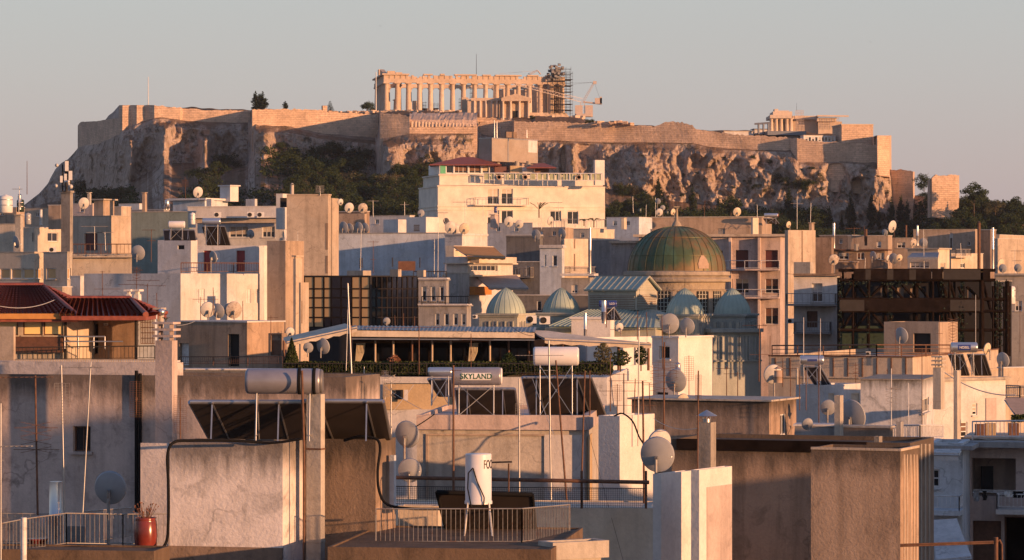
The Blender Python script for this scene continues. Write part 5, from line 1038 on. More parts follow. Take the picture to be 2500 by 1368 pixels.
# restaurant terrace
RS=B('roof_restaurant','rooftop restaurant with a long sheet roof, posts and dark glazed front',862,1298,1425,832,915,141,9,M['net'],'restaurant')
xx=[868,915,958,1000,1048,1095,1140,1192,1240,1290]
for a0,a1 in zip(xx,xx[1:]): RS.win('A',a0+3,838,a1-3,884,1,1,.35,'dark','glass',fw=.05,sill=False)
for a0,a1 in ((1305,1340),(1345,1390)): RS.win('B',a0,842,a1,886,1,1,.35,'wood','glass',fw=.05,sill=False)
RS.build()
for x in (916,960,1006,1055,1100,1196,1242,1291): m=MB(); m.tube(P(x,886,140.2),P(x,832,140.2),.05,6); part('post',m,M['beige' if x in (916,960,1055,1100,1196) else 'wood'],RS.e)
m=MB()
for x0 in (872,1148): 
  m=MB()
  for k in range(6): m.path([P(x0+k*3.5,838,140.6),P(x0+k*3.5-2,860,140.55),P(x0+k*2.0-4,882,140.6)],.045,5)
  part('curtain',m,M['curtain'],RS.e)
m=MB(); A0=P(858,806,139.6); A1=P(1305,812,139.2); B0=P(862,796,143.4); B1=P(1310,800,143.2)
for k in range(90):
    a=A0.lerp(A1,k/90); a2=A0.lerp(A1,(k+1)/90); bb=B0.lerp(B1,k/90); b2_=B0.lerp(B1,(k+1)/90); z=V(0,0,.035*(k%2)); m.face([a+z,a2+V(0,0,.035*((k+1)%2)),b2_+V(0,0,.035*((k+1)%2)),bb+z])
part('sheet_roof',m,M['sheet'],RS.e,fix=False)
m=MB(); m.hexa([P(857,822,139.3),P(1305,826,138.9),P(1305,826,139.1),P(857,822,139.5),P(857,807,139.3),P(1305,813,138.9),P(1305,813,139.1),P(857,807,139.5)]); part('fascia',m,M['cream'],RS.e); m=MB(); m.hexa([P(857,829,139.2),P(1305,832,138.8),P(1305,832,140.6),P(857,829,140.8),P(857,826,139.2),P(1305,829,138.8),P(1305,829,140.6),P(857,826,140.8)]); part('soffit',m,M['sheet'],RS.e)
awning('awning','long cream sloping awning on the left end of the rooftop restaurant',((692,824),(842,790),(872,797),(700,834)),'cream',139,141.5)
awning('awning','pale sloping canopy over the right end of the rooftop restaurant',((1298,806),(1340,808),(1590,838),(1330,826)),'cream',138.5,141)
for x,y in ((693,832),(855,795),(1510,838),(1583,836)): m=MB(); m.tube(P(x,905,139),P(x,y,139),.06,6); part('awning_post',m,M['wood'],RS.e)
# hedge with railing
def leafbox(name,label,boxes,n,mat,leaf,cat,kind=None,seed=1):
    r=random.Random(seed); m=MB()
    for (x0,x1,y0,y1,Y,dp) in boxes:
        for i in range(n):
            x=r.uniform(x0,x1); y=r.uniform(y0,y1)+(3*noise.noise(V(x/14,0,seed)) if y1-y0>5 else 0); p=P(x,y,Y+r.uniform(0,dp)); s=leaf*r.uniform(.5,1.2); u=V(r.gauss(0,1),r.gauss(0,1),r.gauss(0,1)).normalized()*s; v=u.cross(V(r.gauss(0,1),r.gauss(0,1),r.gauss(0,1))).normalized()*s*.6
            m.face([p-u,p+v,p+u,p-v])
    return single(name,m,M[mat],label,cat,kind=kind,fix=False)
hg=leafbox('hedge','long clipped green hedge along the edge of the rooftop restaurant terrace',[(695,1495,884,914,137.4,.8)],17000,'hedge',.085,'hedge')
fence_rail('terrace_railing','dark iron railing in front of the restaurant hedge',[(690,916,137.2),(1482,916,136.6)],.52,step=.14,r=.014,mat='iron')
def plantcone(px,yt,yb,w,Y,label,mat='hedge',n=2600,shape='cone'):
    r=random.Random(px); s=Y/F; h=(yb-yt)*s; R0=w*s/2; b=P(px,yb,Y); t=thing('clipped_tree' if shape=='cone' else 'potted_plant',label,'plant',b); m=MB()
    for i in range(n):
        q=r.random()**1.3; a=r.uniform(0,6.3); rr=(R0*(1-q) if shape=='cone' else R0*sin(pi*(.12+.8*q)))*sqrt(r.uniform(.45,1) if shape=='cone' else r.random()); p=b+V(cos(a)*rr,sin(a)*rr,q*h); l=.05*r.uniform(.5,1.3)*(1 if shape=='cone' else 1.1); u=V(r.gauss(0,1),r.gauss(0,1),r.gauss(0,1)).normalized()*l; v=u.cross(V(r.gauss(0,1),r.gauss(0,1),r.gauss(0,1))).normalized()*l*.6; m.face([p-u,p+v,p+u,p-v])
    part('foliage',m,M[mat],t,fix=False); m=MB(); m.tube(b-V(0,0,.3),b+V(0,0,h*.6),.03,6); part('stem',m,M['trunk'],t); return t
plantcone(712,826,890,42,138.4,'cone shaped clipped evergreen at the left end of the restaurant hedge'); plantcone(1472,838,890,46,137.6,'loose bushy shrub right of the white cylindrical tank','leaf_olive',900,'b'); plantcone(1515,856,892,54,138,'leafy shrub in front of the dark window right of the big shrub','leaf',700,'b'); plantcone(1565,846,890,34,138,'small shrub beside the dark post at the right end of the terrace','leaf',700,'b'); plantcone(1242,862,892,36,137.8,'shrub rising from the middle of the restaurant hedge','leaf',500,'b'); plantcone(962,868,892,34,137.8,'reddish low shrub in the left half of the hedge','dry',420,'b')
# base under the terrace
b=B(AB,'cream block with an ochre recessed loggia below the restaurant terrace',900,1482,1560,922,None,134.5,6,M['white'],'building'); b.gap('A',936,936,1110,1000,1.0); b.build()
m=MB(); a=P(936,938,135.5); q=P(1110,1000,135.5); m.box((a.x,135.4,q.z),(q.x,135.46,a.z)); attach(b,single('recess_wall',m,M['ochre'],'x','x')); m=MB(); a=P(962,952,135.3); q=P(984,975,135.3); m.box((a.x,135.3,q.z),(q.x,135.36,a.z)); attach(b,single('open_window',m,M['dark'],'x','x')); m=MB(); a=P(986,952,135); q=P(996,978,135); m.box((a.x,135,q.z),(q.x,135.06,a.z)); attach(b,single('shutter_leaf',m,M['white'],'x','x'))
b=B(AB,'small cream rooftop box with a rounded corner and steel pipe right of the turquoise roof',1395,1490,1500,780,None,156,12,M['white_clean'],'building',cap=(.08,.12,'white_clean')); b.build()
b=B(AB,'white terrace house with two dark windows right of the restaurant',1430,1434,1594,824,None,153,52,M['white_clean'],'building'); b.win('B',1491,846,1553,892,1,1,.25,'wood',fw=.05); b.win('B',1563,846,1579,890,1,1,.25,'wood'); b.build()
b=B(AB,'bright white block with one dark square window and dishes on its roof',1592,1656,1739,822,None,149,36,M['white_clean'],'building',parapet=(.15,.2)); b.band(821,826,.08); b.win('A',1609,845,1635,877,1,1,.2,'frame_w'); b.win('A',1603,958,1631,976,3,1,.2,'iron'); b.build()
b=B(AB,'bright white lower wall behind a thicket of aerials',1422,1428,1594,895,None,146,50,M['white_clean'],'building',parapet=(.15,.2)); b.win('B',1483,948,1500,1005,2,1,.1,'wood',gl='ochre'); b.build()
b=B(AB,'long dark shaded block with a thin projecting slab and a lit end with one window',1542,1878,1944,981,None,107,24,plaster((.36,.27,.21),.5,.5,12,.1,10,P(0,981,107).z),'building',cap=(.12,.06,'concrete_pale')); b.win('B',1905,1011,1920,1063,2,1,.12,'frame_w'); b.build()
# rear right parapet row
b=B('parapet_block','long roof parapet of panels divided by dark rods on the right',1876,2228,2437,872,None,166,22,M['beige'],'building',parapet=(.15,.3)); 
for k in range(10): x=1893+k*35.4; b.slab('A',x-1.3,874,x+1.3,922,.05,M['rust'],'rod'); 
b.band(922,926,.12); b.band(870,873,.06,M['rust']); b.build(); fence_rail('roof_railing','rusty pipe railing along the long panelled parapet on the right',[(1885,872,166.5),(2140,871,161),(2320,871,164)],.62,step=4,r=.022,mat='rust',mid=2,bars=False)
b=B('rooftop_block','square rooftop block with a dark window opening before the rusty steel frame',2158,2292,2338,787,None,182,30,M['tan'],'building'); b.win('A',2230,814,2272,862,1,1,.25,'iron','dark'); b.band(779,788,.03,M['grey']) if False else None; b.build()
# rusty steel frame
YS=214.0; S_=thing('steel_frame','large rusty steel support frame with dark boards and green netting on the right','scaffolding',P(2240,860,YS)-V(0,0,3)); Rs=random.Random(9)
def bandbox(x0,x1,y0,y1,Y,mat,nm): m=MB(); a=P(x0,y0,Y); b=P(x1,y1,Y); m.box((a.x,Y,b.z),(b.x,Y+.12,a.z)); part(nm,m,M[mat],S_)
for x0,x1,mt in ((2084,2113,'net'),(2113,2126,'iron'),(2126,2166,'net'),(2166,2181,'iron'),(2181,2220,'net'),(2220,2236,'iron'),(2236,2274,'net'),(2276,2302,'net'),(2303,2394,'iron'),(2400,2417,'net')): bandbox(x0,x1,658,683,YS-.3,mt,'board')
for x0,x1,mt in ((2050,2110,'iron'),(2110,2190,'net'),(2190,2240,'net'),(2240,2320,'net'),(2320,2396,'iron')): bandbox(x0,x1,731,760,YS-.1,mt,'board')
m=MB(); px=[2049,2058,2082,2088,2119,2121,2160,2174,2231,2236,2270,2277,2300,2318,2330,2350,2352,2358,2396,2400,2424,2432,2441,2452,2459,2465]
for i,x in enumerate(px): dy=Rs.choice((0,1.2,2.6,4)); m.tube(P(x,870,YS+dy),P(x,Rs.uniform(658,690) if x<2400 else Rs.uniform(684,700),YS+dy),.16 if i%3==0 else .09,5)
part('post',m,M['dark_rust'],S_); m=MB()
for y in (660,684,731,760,806): 
    for dy in (0,4): m.tube(P(2047,y,YS+dy),P(2430 if y<700 else 2462,y,YS+dy),.12,5)
part('beam',m,M['dark_rust'],S_); m=MB()
for x0,x1,y0,y1 in ((2055,2082,735,690),(2088,2119,690,731),(2121,2160,731,690),(2125,2158,760,800),(2176,2205,700,731),(2236,2268,690,731),(2300,2330,690,780),(2320,2350,690,800),(2340,2370,700,770),(2400,2430,690,800),(2085,2119,806,762),(2055,2082,806,762),(2160,2180,806,770),(2196,2231,690,726),(2360,2392,700,731),(2305,2318,700,860),(2290,2310,690,840)): m.tube(P(x0,y0,YS+.5),P(x1,y1,YS+.5),.11,5)
part('brace',m,M['dark_rust'],S_)
m=MB(); 
for i in range(2200):
    g_=Rs.choice(((2052,8),(2120,8),(2175,8),(2305,14),(2348,10),(2350,10),(2433,9),(2444,8),(2460,8),(2090,50),(2200,60))); y=Rs.uniform(684,850) if g_[1]<20 else Rs.gauss(690,5); p=P(g_[0]+Rs.gauss(0,g_[1]*.35),y,YS-.2+Rs.random()*1.2); s_=Rs.uniform(.03,.10); u=V(Rs.gauss(0,1),Rs.gauss(0,1),Rs.gauss(0,1)).normalized()*s_; v=u.cross(V(Rs.gauss(0,1),Rs.gauss(0,1),Rs.gauss(0,1))).normalized()*s_*.7; m.face([p-u,p+v,p+u,p-v])
part('green_netting',m,M['green_iron'],S_,fix=False); bandbox(2052,2160,796,860,YS+.6,'green_iron','debris_net')
flat(AB,'dark ruin like building wall standing inside the rusty steel frame',2046,2420,2470,688,217.5,8,'dark',[('A',2150,700,2160,724),('A',2190,702,2206,727),('A',2222,704,2238,729),('A',2244,704,2256,728),('A',2340,706,2352,728),('A',2362,704,2372,740)],gl='tan',fr='tan'); b=flat(AB,'block with sunlit arches seen through the rusty steel frame',2100,2330,2420,690,232,16,'tan',[('A',2190,700,2206,730,1),('A',2222,702,2236,730,1)])  # black wall colour stands for the frame's dark interior, tan panes for lit openings
# right middle whites
b=B(AB,'pinkish block with sunlit face and moulded windows at the right',1943,2012,2102,941,None,131,36,M['white'],'building'); b.win('B',2022,960,2037,984,1,1,.08,'cream',gl='cream'); b.win('B',2078,960,2099,990,1,1,.08,'cream',gl='cream'); b.build()
b=B(AB,'white block with black mould streaks running down its wall',2101,2252,2290,929,None,124,14,plaster((.56,.57,.60),.7,.5,10,0,8,P(0,915,124).z),'building',cap=(.06,.05,'concrete')); b.win('B',2252,972,2268,1007,1,1,.12,'frame_w'); b.build()
b=B(AB,'sunlit white house with a heavy roof edge at the right',2248,2256,2455,932,None,128,56,M['white'],'building',cap=(.18,.12,'concrete_pale')); b.slab('B',2406,972,2431,1030,.05,M['pink'],'shutter_panel'); b.win('B',2374,985,2386,1014,1,3,.12,'frame_w'); b.win('B',2344,1030,2362,1078,1,4,.12,'frame_w'); b.build()
flat(AB,'tan block with curved shadow and small railing at the right frame edge',2437,2450,2560,900,150,55,'beige',bal=(('B',2455,2540,970,940,),)); awning('awning','brownish sun awning above the planter terrace at the right edge',((2452,972),(2540,972),(2560,1016),(2480,1012)),'awning_b',118,121)
flat('terrace','low wall with a grey top in front of the streaked white block',1940,2040,2048,1042,104,12,'grey'); flat('terrace','brown low wall right of the leaning white satellite dish',2045,2172,2180,1046,103,20,'brown'); flat('terrace','low block under the white railing left of the tall lit shaft',2176,2290,2300,1078,112,12,'dgrey')
fence_rail('terrace_railing','white iron railing in front of the streaked white block',[(2180,1076,111),(2246,1076,110),(2303,1076,113)],.55,step=.13,r=.016,mat='white_iron')
# ================================================================== front left
fw=B('gable_wall_block','large grey pink plastered wall with one small window at the lower left',-90,844,928,921,None,76,15,plaster((.50,.42,.39),.6,.3,10,.5,9,P(0,930,76).z),'building',parapet=(.2,.25)); fw.win('A',178,1041,221,1103,2,1,.2,'wood',fw=.035); fw.slab('A',-90,917,1,925,.02) if False else None; fw.build()
b=B('roof_parapet','stained lit parapet with a row of vent holes above the lower left wall',-90,430,436,886,919,77.3,20,M['blot_white'],'parapet',parapet=(.15,.05),dB=.4); 
for k in range(60):
    x=38+k*5.7; m=MB(); 
b.build(); m=MB()
for k in range(62): a=b.pt('A',38+k*5.7,884.5,-.02); m.tube(a,a+V(0,0,.05),.02,4)
a=b.pt('A',36,884,-.02); q=b.pt('A',395,884,-.02); m.tube(a+V(0,0,.055),q+V(0,0,.055),.02,4); attach(b,single('vent_row',m,M['beige'],'x','x'))
mini('chimney_block','plain pale chimney block cut by the left frame edge','chimney',-60,33,38,798,890,79.5,18,'beige')
chimney(379,420,433,832,None,75.2,22,'pink','tall louvre capped chimney standing against the lower left wall','lou')
for x,w_,yt in ((333,7,905),(342,9,912)): m=MB(); a=fw.pt('A',x,yt,.12); z=fw.pt('A',x,1250,.12); m.tube(z,a,.045,8); attach(fw,single('drain_pipe',m,M['rubber'],'x','x'))
# plinth roof and the two big stair heads
SLM=plaster((.15,.105,.075),.6,.5,14,.2,11); pl=B('lower_roof','dark brown lower roof slab carrying the tower tank and its railing',800,1345,1488,1342,None,51.5,8,SLM,'roof',parapet=(.05,.03),dB=4.6); pl.build(); B('lower_roof','dark brown lower roof slab carrying the red pot at the lower left',-120,376,414,1346,None,51.8,8,SLM,'roof',parapet=(.05,.03)).build()
b=B('roof_parapet','sunlit patterned parapet at the right end of the lower roof',1322,1350,1487,1326,1368,52.2,60,M['concrete_pale'],'parapet',dA=.5); b.build()
s1=B('stair_block','big blotchy white stair head block with a sunlit right side, nearest left',414,690,742,1083,None,54.0,13,plaster((.74,.69,.68),.6,.12,14,.3,3,P(0,1090,54).z),'stair head',parapet=(.04,.02)); s1.band(1338,1400,.03,M['brown'],'A'); s1.build()
s1b=B('stair_block_wing','pale narrow wing left of the big blotchy stair head block',343,412,416,1083,1345,54.5,16,M['blot_white'],'building',parapet=(.04,.02)); s1b.build()
s2=B('stair_block','brown stained stair head block with a sunlit edge behind the concrete duct',735,917,966,1074,None,55.5,20,plaster((.34,.25,.185),.4,.4,16,.1,5,P(0,1074,55.5).z),'stair head',parapet=(.04,.02)); s2.build()
dct=B('concrete_duct','tall rectangular concrete duct standing before the solar panels',748,783,793,963,None,54.5,24,M['concrete_pale'],'duct',parapet=(.03,.1)); dct.band(1095,1099,.012,M['rust']); dct.band(1318,1326,.01); dct.build()
m=MB(); m.path([P(742,1400,54.2),P(742,1090,54.2),P(737,905,54.2)],.022,8); single('rust_pipe',m,M['rust'],'long rusty vertical pipe touching the concrete duct on its left','pipe')
heater(602,782,900,962,54.6,1076,'big grey solar water heater with strapped tank and wide collector on the stair head',((464,735,512,752,982,1070),(740,934,778,952,980,1070)),'tank_grey',yaw=0,straps=True,endcap='dish_dark')
hose('hose','thick black twin hose curling down the left of the blotchy white stair head',[P(640,1080,53.8),P(560,1076,53.7),P(470,1076,53.6),P(425,1080,53.5),P(409,1110,53.4),P(411,1180,53.4),P(411,1270,53.4),P(404,1328,53.4),P(370,1345,53),P(260,1342,53),P(160,1338,53),P(80,1356,53),P(30,1372,53)],.028)
hose('hose','black hose drooping from the panels down to the tower tank',[P(840,1076,55.2),P(880,1066,55),P(918,1072,54.9),P(928,1095,54.8),P(922,1150,54.7),P(926,1200,54.6),P(946,1232,54.5),P(1000,1242,54.2),P(1070,1243,54.1),P(1130,1244,54.1)],.026)
hose('hose','black hose lying in a sag on the roof edge behind the duct',[P(600,1075,54),P(660,1082,53.9),P(735,1072,53.8)],.022)
# tower tank
tt=thing('tower_tank','upright white cylinder water tank on four legs behind the front railing','water tank',P(1168,1340,54.8)); Yk=54.8; sk=Yk/F; cc=P(1168,1226,Yk); rr=32*sk; hh=118*sk; m=MB(); m.lathe([(rr*1.06,-.03),(rr*1.06,.02),(rr,.03),(rr,hh-.02),(rr*.97,hh),(0.01,hh+.01)],cc,32); part('tank',m,M['tank_white'],tt)
me=text_mesh('FOCO',.22,M['black_text'],'lettering',.002)
for v_ in me.vertices:
    x,y,z=v_.co; a=x*.5/rr+1.08; v_.co=(cc.x+sin(a)*(rr+.004+z),cc.y-cos(a)*(rr+.004+z),cc.z+hh*.78+y)
me.transform(Matrix.Translation(-wpos(tt))); o=bpy.data.objects.new('lettering',me); COL.objects.link(o); o.parent=tt
for dx,dy in ((-1,-1),(1,-1),(-1,1),(1,1)): m=MB(); f=cc+V(dx*rr*1.15,dy*rr*.9,-114*sk); m.tube(f,cc+V(dx*rr*.8,dy*rr*.7,0),.017,5); part('leg',m,M['white_iron'],tt)
m=MB(); [m.tube(cc+V(-rr*1.1,dy*rr*.85,-98*sk),cc+V(rr*1.1,dy*rr*.85,-98*sk),.014,4) for dy in (-1,1)]; part('cross_bar',m,M['white_iron'],tt); m=MB(); m.path([cc+V(-rr*.4,-rr,hh*.72),cc+V(-rr*.75,-rr*1.1,hh*.62),cc+V(-rr*.8,-rr*1.1,hh*.3),cc+V(-rr*.5,-rr*1.1,-.1),cc+V(-.02,-rr,-.45)],.012,6); m.path([cc+V(-rr*.4,-rr,hh*.72),cc+V(-rr*.1,-rr*1.1,hh*.45),cc+V(rr*.45,-rr*1.1,.1),cc+V(rr*.4,-rr*1.1,-.1)],.012,6); part('hose',m,M['rubber'],tt)
# dark collector leaning behind the tower tank
m=MB(); A=[P(1066,1204,55.6),P(1300,1210,55.6),P(1312,1338,56.5),P(1100,1338,56.5)]; n_=V(0,-.08,.02); m.hexa([A[0],A[1],A[2],A[3],A[0]+n_,A[1]+n_,A[2]+n_,A[3]+n_]); cp=thing('solar_collector','big dark solar collector leaning behind the tower tank and railing','solar collector',P(1190,1338,56)); part('panel',m,M['panel'],cp); m=MB(); m.tube(A[0]+n_,A[1]+n_,.045,6); m.tube(A[1]+n_,A[2]+n_,.03,6); m.tube(A[0]+n_,A[3]+n_,.03,6); part('frame',m,M['rubber'],cp)
m=MB(); m.tube(P(58,1400,51.3),P(58,1264,51.3),.05,10); single('pale_post',m,M['white_iron'],'thick pale post in front of the lower left railing','post')
fence_rail('front_railing','grey iron railing around the nearest roof terrace with the tower tank',[(918,1336,53.6),(1274,1336,53.2),(1391,1322,55.6)],.665,step=.083,r=.0075)
fence_rail('front_railing','curved grey iron railing around the lower left terrace with the red pot',[(-20,1372,52),(58,1356,52.6),(162,1340,53.6),(300,1342,54),(412,1340,54.2)],.62,step=.082,r=.0075); fence_rail('back_railing','rear grey railing slanting behind the grey dish at the lower left',[(205,1336,57),(322,1322,60)],.66,step=.085,r=.0075); fence_rail('back_railing','faint rear railing far left behind the steel flue',[(-20,1336,60),(150,1338,60)],.66,step=.15,r=.007)
b=B('roof_curb','low pale curb and dark hatch behind the lower left railing',-60,330,345,1330,None,60.5,10,M['concrete'],'roof',parapet=(.05,.05)); b.build(); mini('roof_hatch','small black hatch box behind the lower left railing','hatch',163,206,210,1286,1342,56,10,'dgrey')
# red glazed pot
pt_=thing('glazed_pot','tall glossy red pot with dry stalks on the lower left terrace','plant pot',P(356,1352,53.6)); m=MB(); s_=53.6/F; m.lathe([(22*s_,0),(26*s_,10*s_),(29*s_,45*s_),(27*s_,78*s_),(24*s_,84*s_),(27*s_,88*s_),(24*s_,88*s_),(22*s_,80*s_)],P(356,1352,53.6),28); part('pot',m,M['terracotta'],pt_); m=MB(); Rq=random.Random(4)
for i in range(46): a=Rq.uniform(0,6.3); q=Rq.uniform(.05,.24); bs=P(356,1268,53.6); e=bs+V(cos(a)*q,sin(a)*q*.6,Rq.uniform(.12,.30)); m.tube(bs+V(cos(a)*.05,sin(a)*.05,-.02),e,.003,3); m.obox(e,V(.008,0,0),V(0,.008,0),V(0,0,.01))
part('dry_stalks',m,M['dry'],pt_)
pt_=thing('flower_pot','wide clay flower pot behind the lower left railing','plant pot',P(92,1352,55)); m=MB(); m.lathe([(16*s_,0),(24*s_,34*s_),(26*s_,34*s_),(26*s_,38*s_),(21*s_,38*s_)],P(92,1352,55),20); part('pot',m,M['terracotta'],pt_); plantless=None
# skyland block
k1=B(AB,'block carrying the big lettered tank, with a shaded recessed panel',1018,1428,1466,1052,None,82.5,5,M['concrete_pale'],'building'); k1.slab('A',1040,1060,1330,1064,.05,M['tan'],'frame_strip'); k1.slab('A',1040,1064,1046,1240,.05,M['tan'],'frame_strip'); k1.slab('A',1329,1062,1427,1242,.05,M['white'],'white_wall_panel'); k1.band(1014,1050,.12,M['pink'],'AB','parapet_band'); k1.build(); mini('roof_parapet','parapet top carrying the big dark collectors above the recessed panel','parapet',1018,1426,1464,1016,1053,82.8,5,'pink')
k2=B(AB,'stepped white bay with a narrow door beside the recessed panel block',1461,1513,1598,1016,None,81.6,34,M['white_clean'],'building',parapet=(.08,.08)); k2.win('A',1437,1066,1445,1160,1,3,.1,'wood') if False else None; k2.build(); dk=k1
m=MB(); q0=k1.pt('B',1434,1067,.02); q1=k1.pt('B',1446,1240,.02); m.hexa([V(q0.x,q0.y,q1.z),V(q1.x,q1.y,q1.z),V(q1.x,q1.y+.1,q1.z),V(q0.x,q0.y+.1,q1.z),V(q0.x,q0.y,q0.z),V(q1.x,q1.y,q0.z),V(q1.x,q1.y+.1,q0.z),V(q0.x,q0.y+.1,q0.z)]); attach(k1,single('narrow_door',m,M['ochre'],'x','x'))
tr=B('terrace_block','beige terrace block with a rusty pipe rail and wire mesh along its edge',905,1596,1610,1241,None,71,6,M['cream'],'building',parapet=(.1,.03)); tr.slab('A',1575,1262,1587,1380,.08,M['awning_b'],'down_pipe') if False else None; tr.build()
m=MB(); a=P(965,1166,70.9); b_=P(1585,1178,70.2); m.tube(a,b_,.045,8); t0=thing('mesh_fence','wire mesh fence under a thick rusty pipe along the terrace edge','fence',P(1300,1241,70.5)); part('rusty_pipe',m,M['rust'],t0); m=MB()
for k in range(118): q=k/117; x=965+q*610; Yq=70.9-.7*q; m.tube(P(x,1240,Yq),P(x,1188+5*q,Yq),.0045,3,cap=False)
for k in range(10): m.tube(P(965,1240-k*5.2,70.9),P(1575,1240-k*4.8,70.2),.0045,3)
m.tube(P(965,1188,70.9),P(1575,1193,70.2),.014,4); part('wire_mesh',m,M['iron'],t0); m=MB(); [m.tube(P(x,1242,70.5),P(x,1150,70.5),.03,6) for x in (1107,1420,1577)]; part('post',m,M['rust'],t0)
mini('dark_bench','dark solar panel end sticking up behind the front railing corner','panel',1140,1292,1302,1212,1245,62,8,'dgrey') if False else None
b=B('white_storage_box','yellowish white metal box with rust streaks behind the front railing','storage box',0,0,0,0,0,0,0) if False else mini('storage_box','yellowish white box with rust streaks behind the front railing','storage box',972,1070,1078,1236,1322,57.5,8,'cream')
mini('white_gutter_box','tall white gutter box right of the brown stair head block','gutter',951,962,967,1112,1236,55.9,20,'bluewhite')
# pillars, chimney, dark blocks
p1=B('white_pier','tall white pier with a sunlit right side below the big grey dish',1594,1614,1690,1158,None,61.5,30,M['white_clean'],'pier',parapet=(.03,.02)); p1.build(); p2=B('white_pier','tall white pier with a pinkish patch, right of its twin under the cone capped chimney',1687,1707,1787,1148,None,60.3,30,M['white_clean'],'pier',parapet=(.03,.02)); p2.slab('B',1725,1186,1786,1400,.01,M['pink'],'patch'); p2.build()
chimney(1703,1735,1748,1032,1150,64.5,24,'concrete','stained square chimney with a metal cone cowl on the white piers','cone')
d1=B(AB,'long brown wall block with a black roof band at the lower right',1640,2222,2280,1082,None,73,19,plaster((.31,.23,.175),.5,.5,16,.1,6,P(0,1105,73).z),'building',parapet=(.12,.1)); d1.build(); m=MB(); d1.fbox(m,'A',1.05,5.75,P(0,1108,73).z,P(0,1081,73).z,-.02,.06); part('roof_band',m,M['net'],d1.e); 
for x in (2246,2256,2266): d1.slab('B',x,1084,x+2.5,1400,.03,M['concrete_pale'],'corner_fluting')
d2=B('stair_block','tall smooth brown block with a sunlit fluted right side at the lower right',1980,2198,2243,1098,None,66,22,plaster((.42,.31,.23),.45,.5,16,.1,7,P(0,1098,66).z),'stair head',parapet=(.06,.12)); d2.band(1096,1102,.02,M['beige']); [d2.slab('B',x,1110,x+1.6,1400,.02,M['beige'],'fluting') for x in (2206,2213,2221,2229,2236)]; d2.build()
# lower right courtyard
b=B(AB,'white apartment corner with small railed balcony at the lower right',2268,2350,2368,1082,None,98,14,M['bluewhite'],'building'); b.win('A',2276,1146,1296+998,1190,1,2,.15,'frame_w') ; b.band(1088,1098,.35,M['grey']); b.balcony('A',2274,2353,1240,1206,1.1,None,'white_iron',.12); b.build(); awning('awning','scalloped grey awning at the top of the lower right courtyard',((2276,1096),(2346,1096),(2340,1106),(2272,1104)),'white',95.6,96.6); awning('awning','large pale awning at the bottom of the lower right courtyard',((2276,1270),(2336,1266),(2372,1358),(2286,1366)),'white',93,96)
b=B(AB,'shaded apartment block with a recessed balcony and laundry at the right edge',2362,2560,2570,1090,None,100,8,M['pink'],'building'); b.gap('A',2372,1119,2480,1212,1.4); b.band(1078,1092,.7,M['grey']); b.balcony('A',2436,2540,1238,1202,1.1,M['white'],'white_iron',.12); b.win('A',2375,1272,2444,1400,1,1,.3,'wood','wood'); b.win('A',2452,1262,2540,1400,1,1,.3,'wood','net'); b.build()
m=MB(); q=P(2395,1138,101.2); q2=P(2424,1200,101.2); m.box((q.x,101.1,q2.z),(q2.x,101.2,q.z)); attach(b,single('doorway',m,M['dark'],'x','x')); fence_rail('clothes_rail','clothes line rail across the recessed balcony at the lower right',[(2376,1204,99.6),(2500,1206,99.4)],.04,step=9,r=.012,mat='white_iron',bars=False)
for x,w_,h_,mt,l in ((2384,14,24,'dish_grey_shade','grey cloth hung at the left of the clothes line'),(2404,10,22,'iron','black cloth hung beside the grey one on the clothes line'),(2462,20,14,'plastic','white shirt hung at the right of the clothes line'),(2486,26,16,'rubber','black garment hung at the right end of the clothes line')):
    m=MB(); s_=99.2/F; a=P(x,1200,99.2); rows=[[a+V((i/8-.5)*w_*s_+.02*sin(j*2+i),.05*sin(i*1.7+j),-j/5*h_*s_) for i in range(9)] for j in range(6)]; m.grid(rows); m.grid([[p+V(0,.012,0) for p in r] for r in rows]); single('laundry',m,M[mt],l,'laundry',fix=False)
fence_rail('terrace_railing','pale railing before stacked crates on the terrace at the right edge',[(2374,1074,104),(2560,1072,102)],.62,step=.15,r=.016,mat='white_iron'); flat('terrace','stained terrace slab edge below the crates at the right',2356,2560,2570,1074,104.5,8,'concrete')
for x,y,mt,l in ((2395,1070,'wood','brown wooden crate at the left behind the right edge railing'),(2420,1068,'ochre','pale wooden crate in the middle behind the right edge railing'),(2476,1068,'wood','slatted wooden planter at the right behind the right edge railing')): 
    s_=106/F; c_=P(x,y,106); m=MB(); 
    for k in range(6): m.box((c_.x-12*s_+k*4.1*s_,106,c_.z),(c_.x-12*s_+k*4.1*s_+3.4*s_,106.3,c_.z+34*s_))
    m.box((c_.x-12*s_,106.02,c_.z+4*s_),(c_.x+12.2*s_,106.28,c_.z+7*s_)); single('wooden_crate',m,M[mt],l,'crate')
leafbox('planter_bush','small green bush above the slatted planter at the right edge',[(2470,2500,1014,1030,107,.6)],500,'leaf',.06,'plant')
m=MB(); [m.tube(P(2198,y,60),P(2432,y-8,60),.018,6) for y in (1330,1334)]; m.tube(P(2432,1400,60),P(2432,1312,60),.04,8); m.path([P(2432,1325,60),P(2440,1318,60),P(2446,1330,60),P(2447,1400,60)],.02,6); single('pipe_arm',m,M['rust'],'rusty pipe arm reaching in from the bottom right corner','pipe')
# unseen blocks added off right, to shade the lower walls of the view
for a,b_,c_,d_,z in ((24,45,59.5,66,31.5),(26,50,74,92,31.2),(35.35,36.65,43.15,44.45,36.9)):
    m=MB(); m.box((a,c_,0),(b_,d_,z)); m.box((a+.6,c_+.6,z+.003),(a+2.4,d_-.9,z+.3)); single('shade_block',m,M['beige'],'plain beige block added outside the view to cast shade, %s'%({24:'nearer one',26:'farther one'}.get(a,'slender nearest one')),'building')
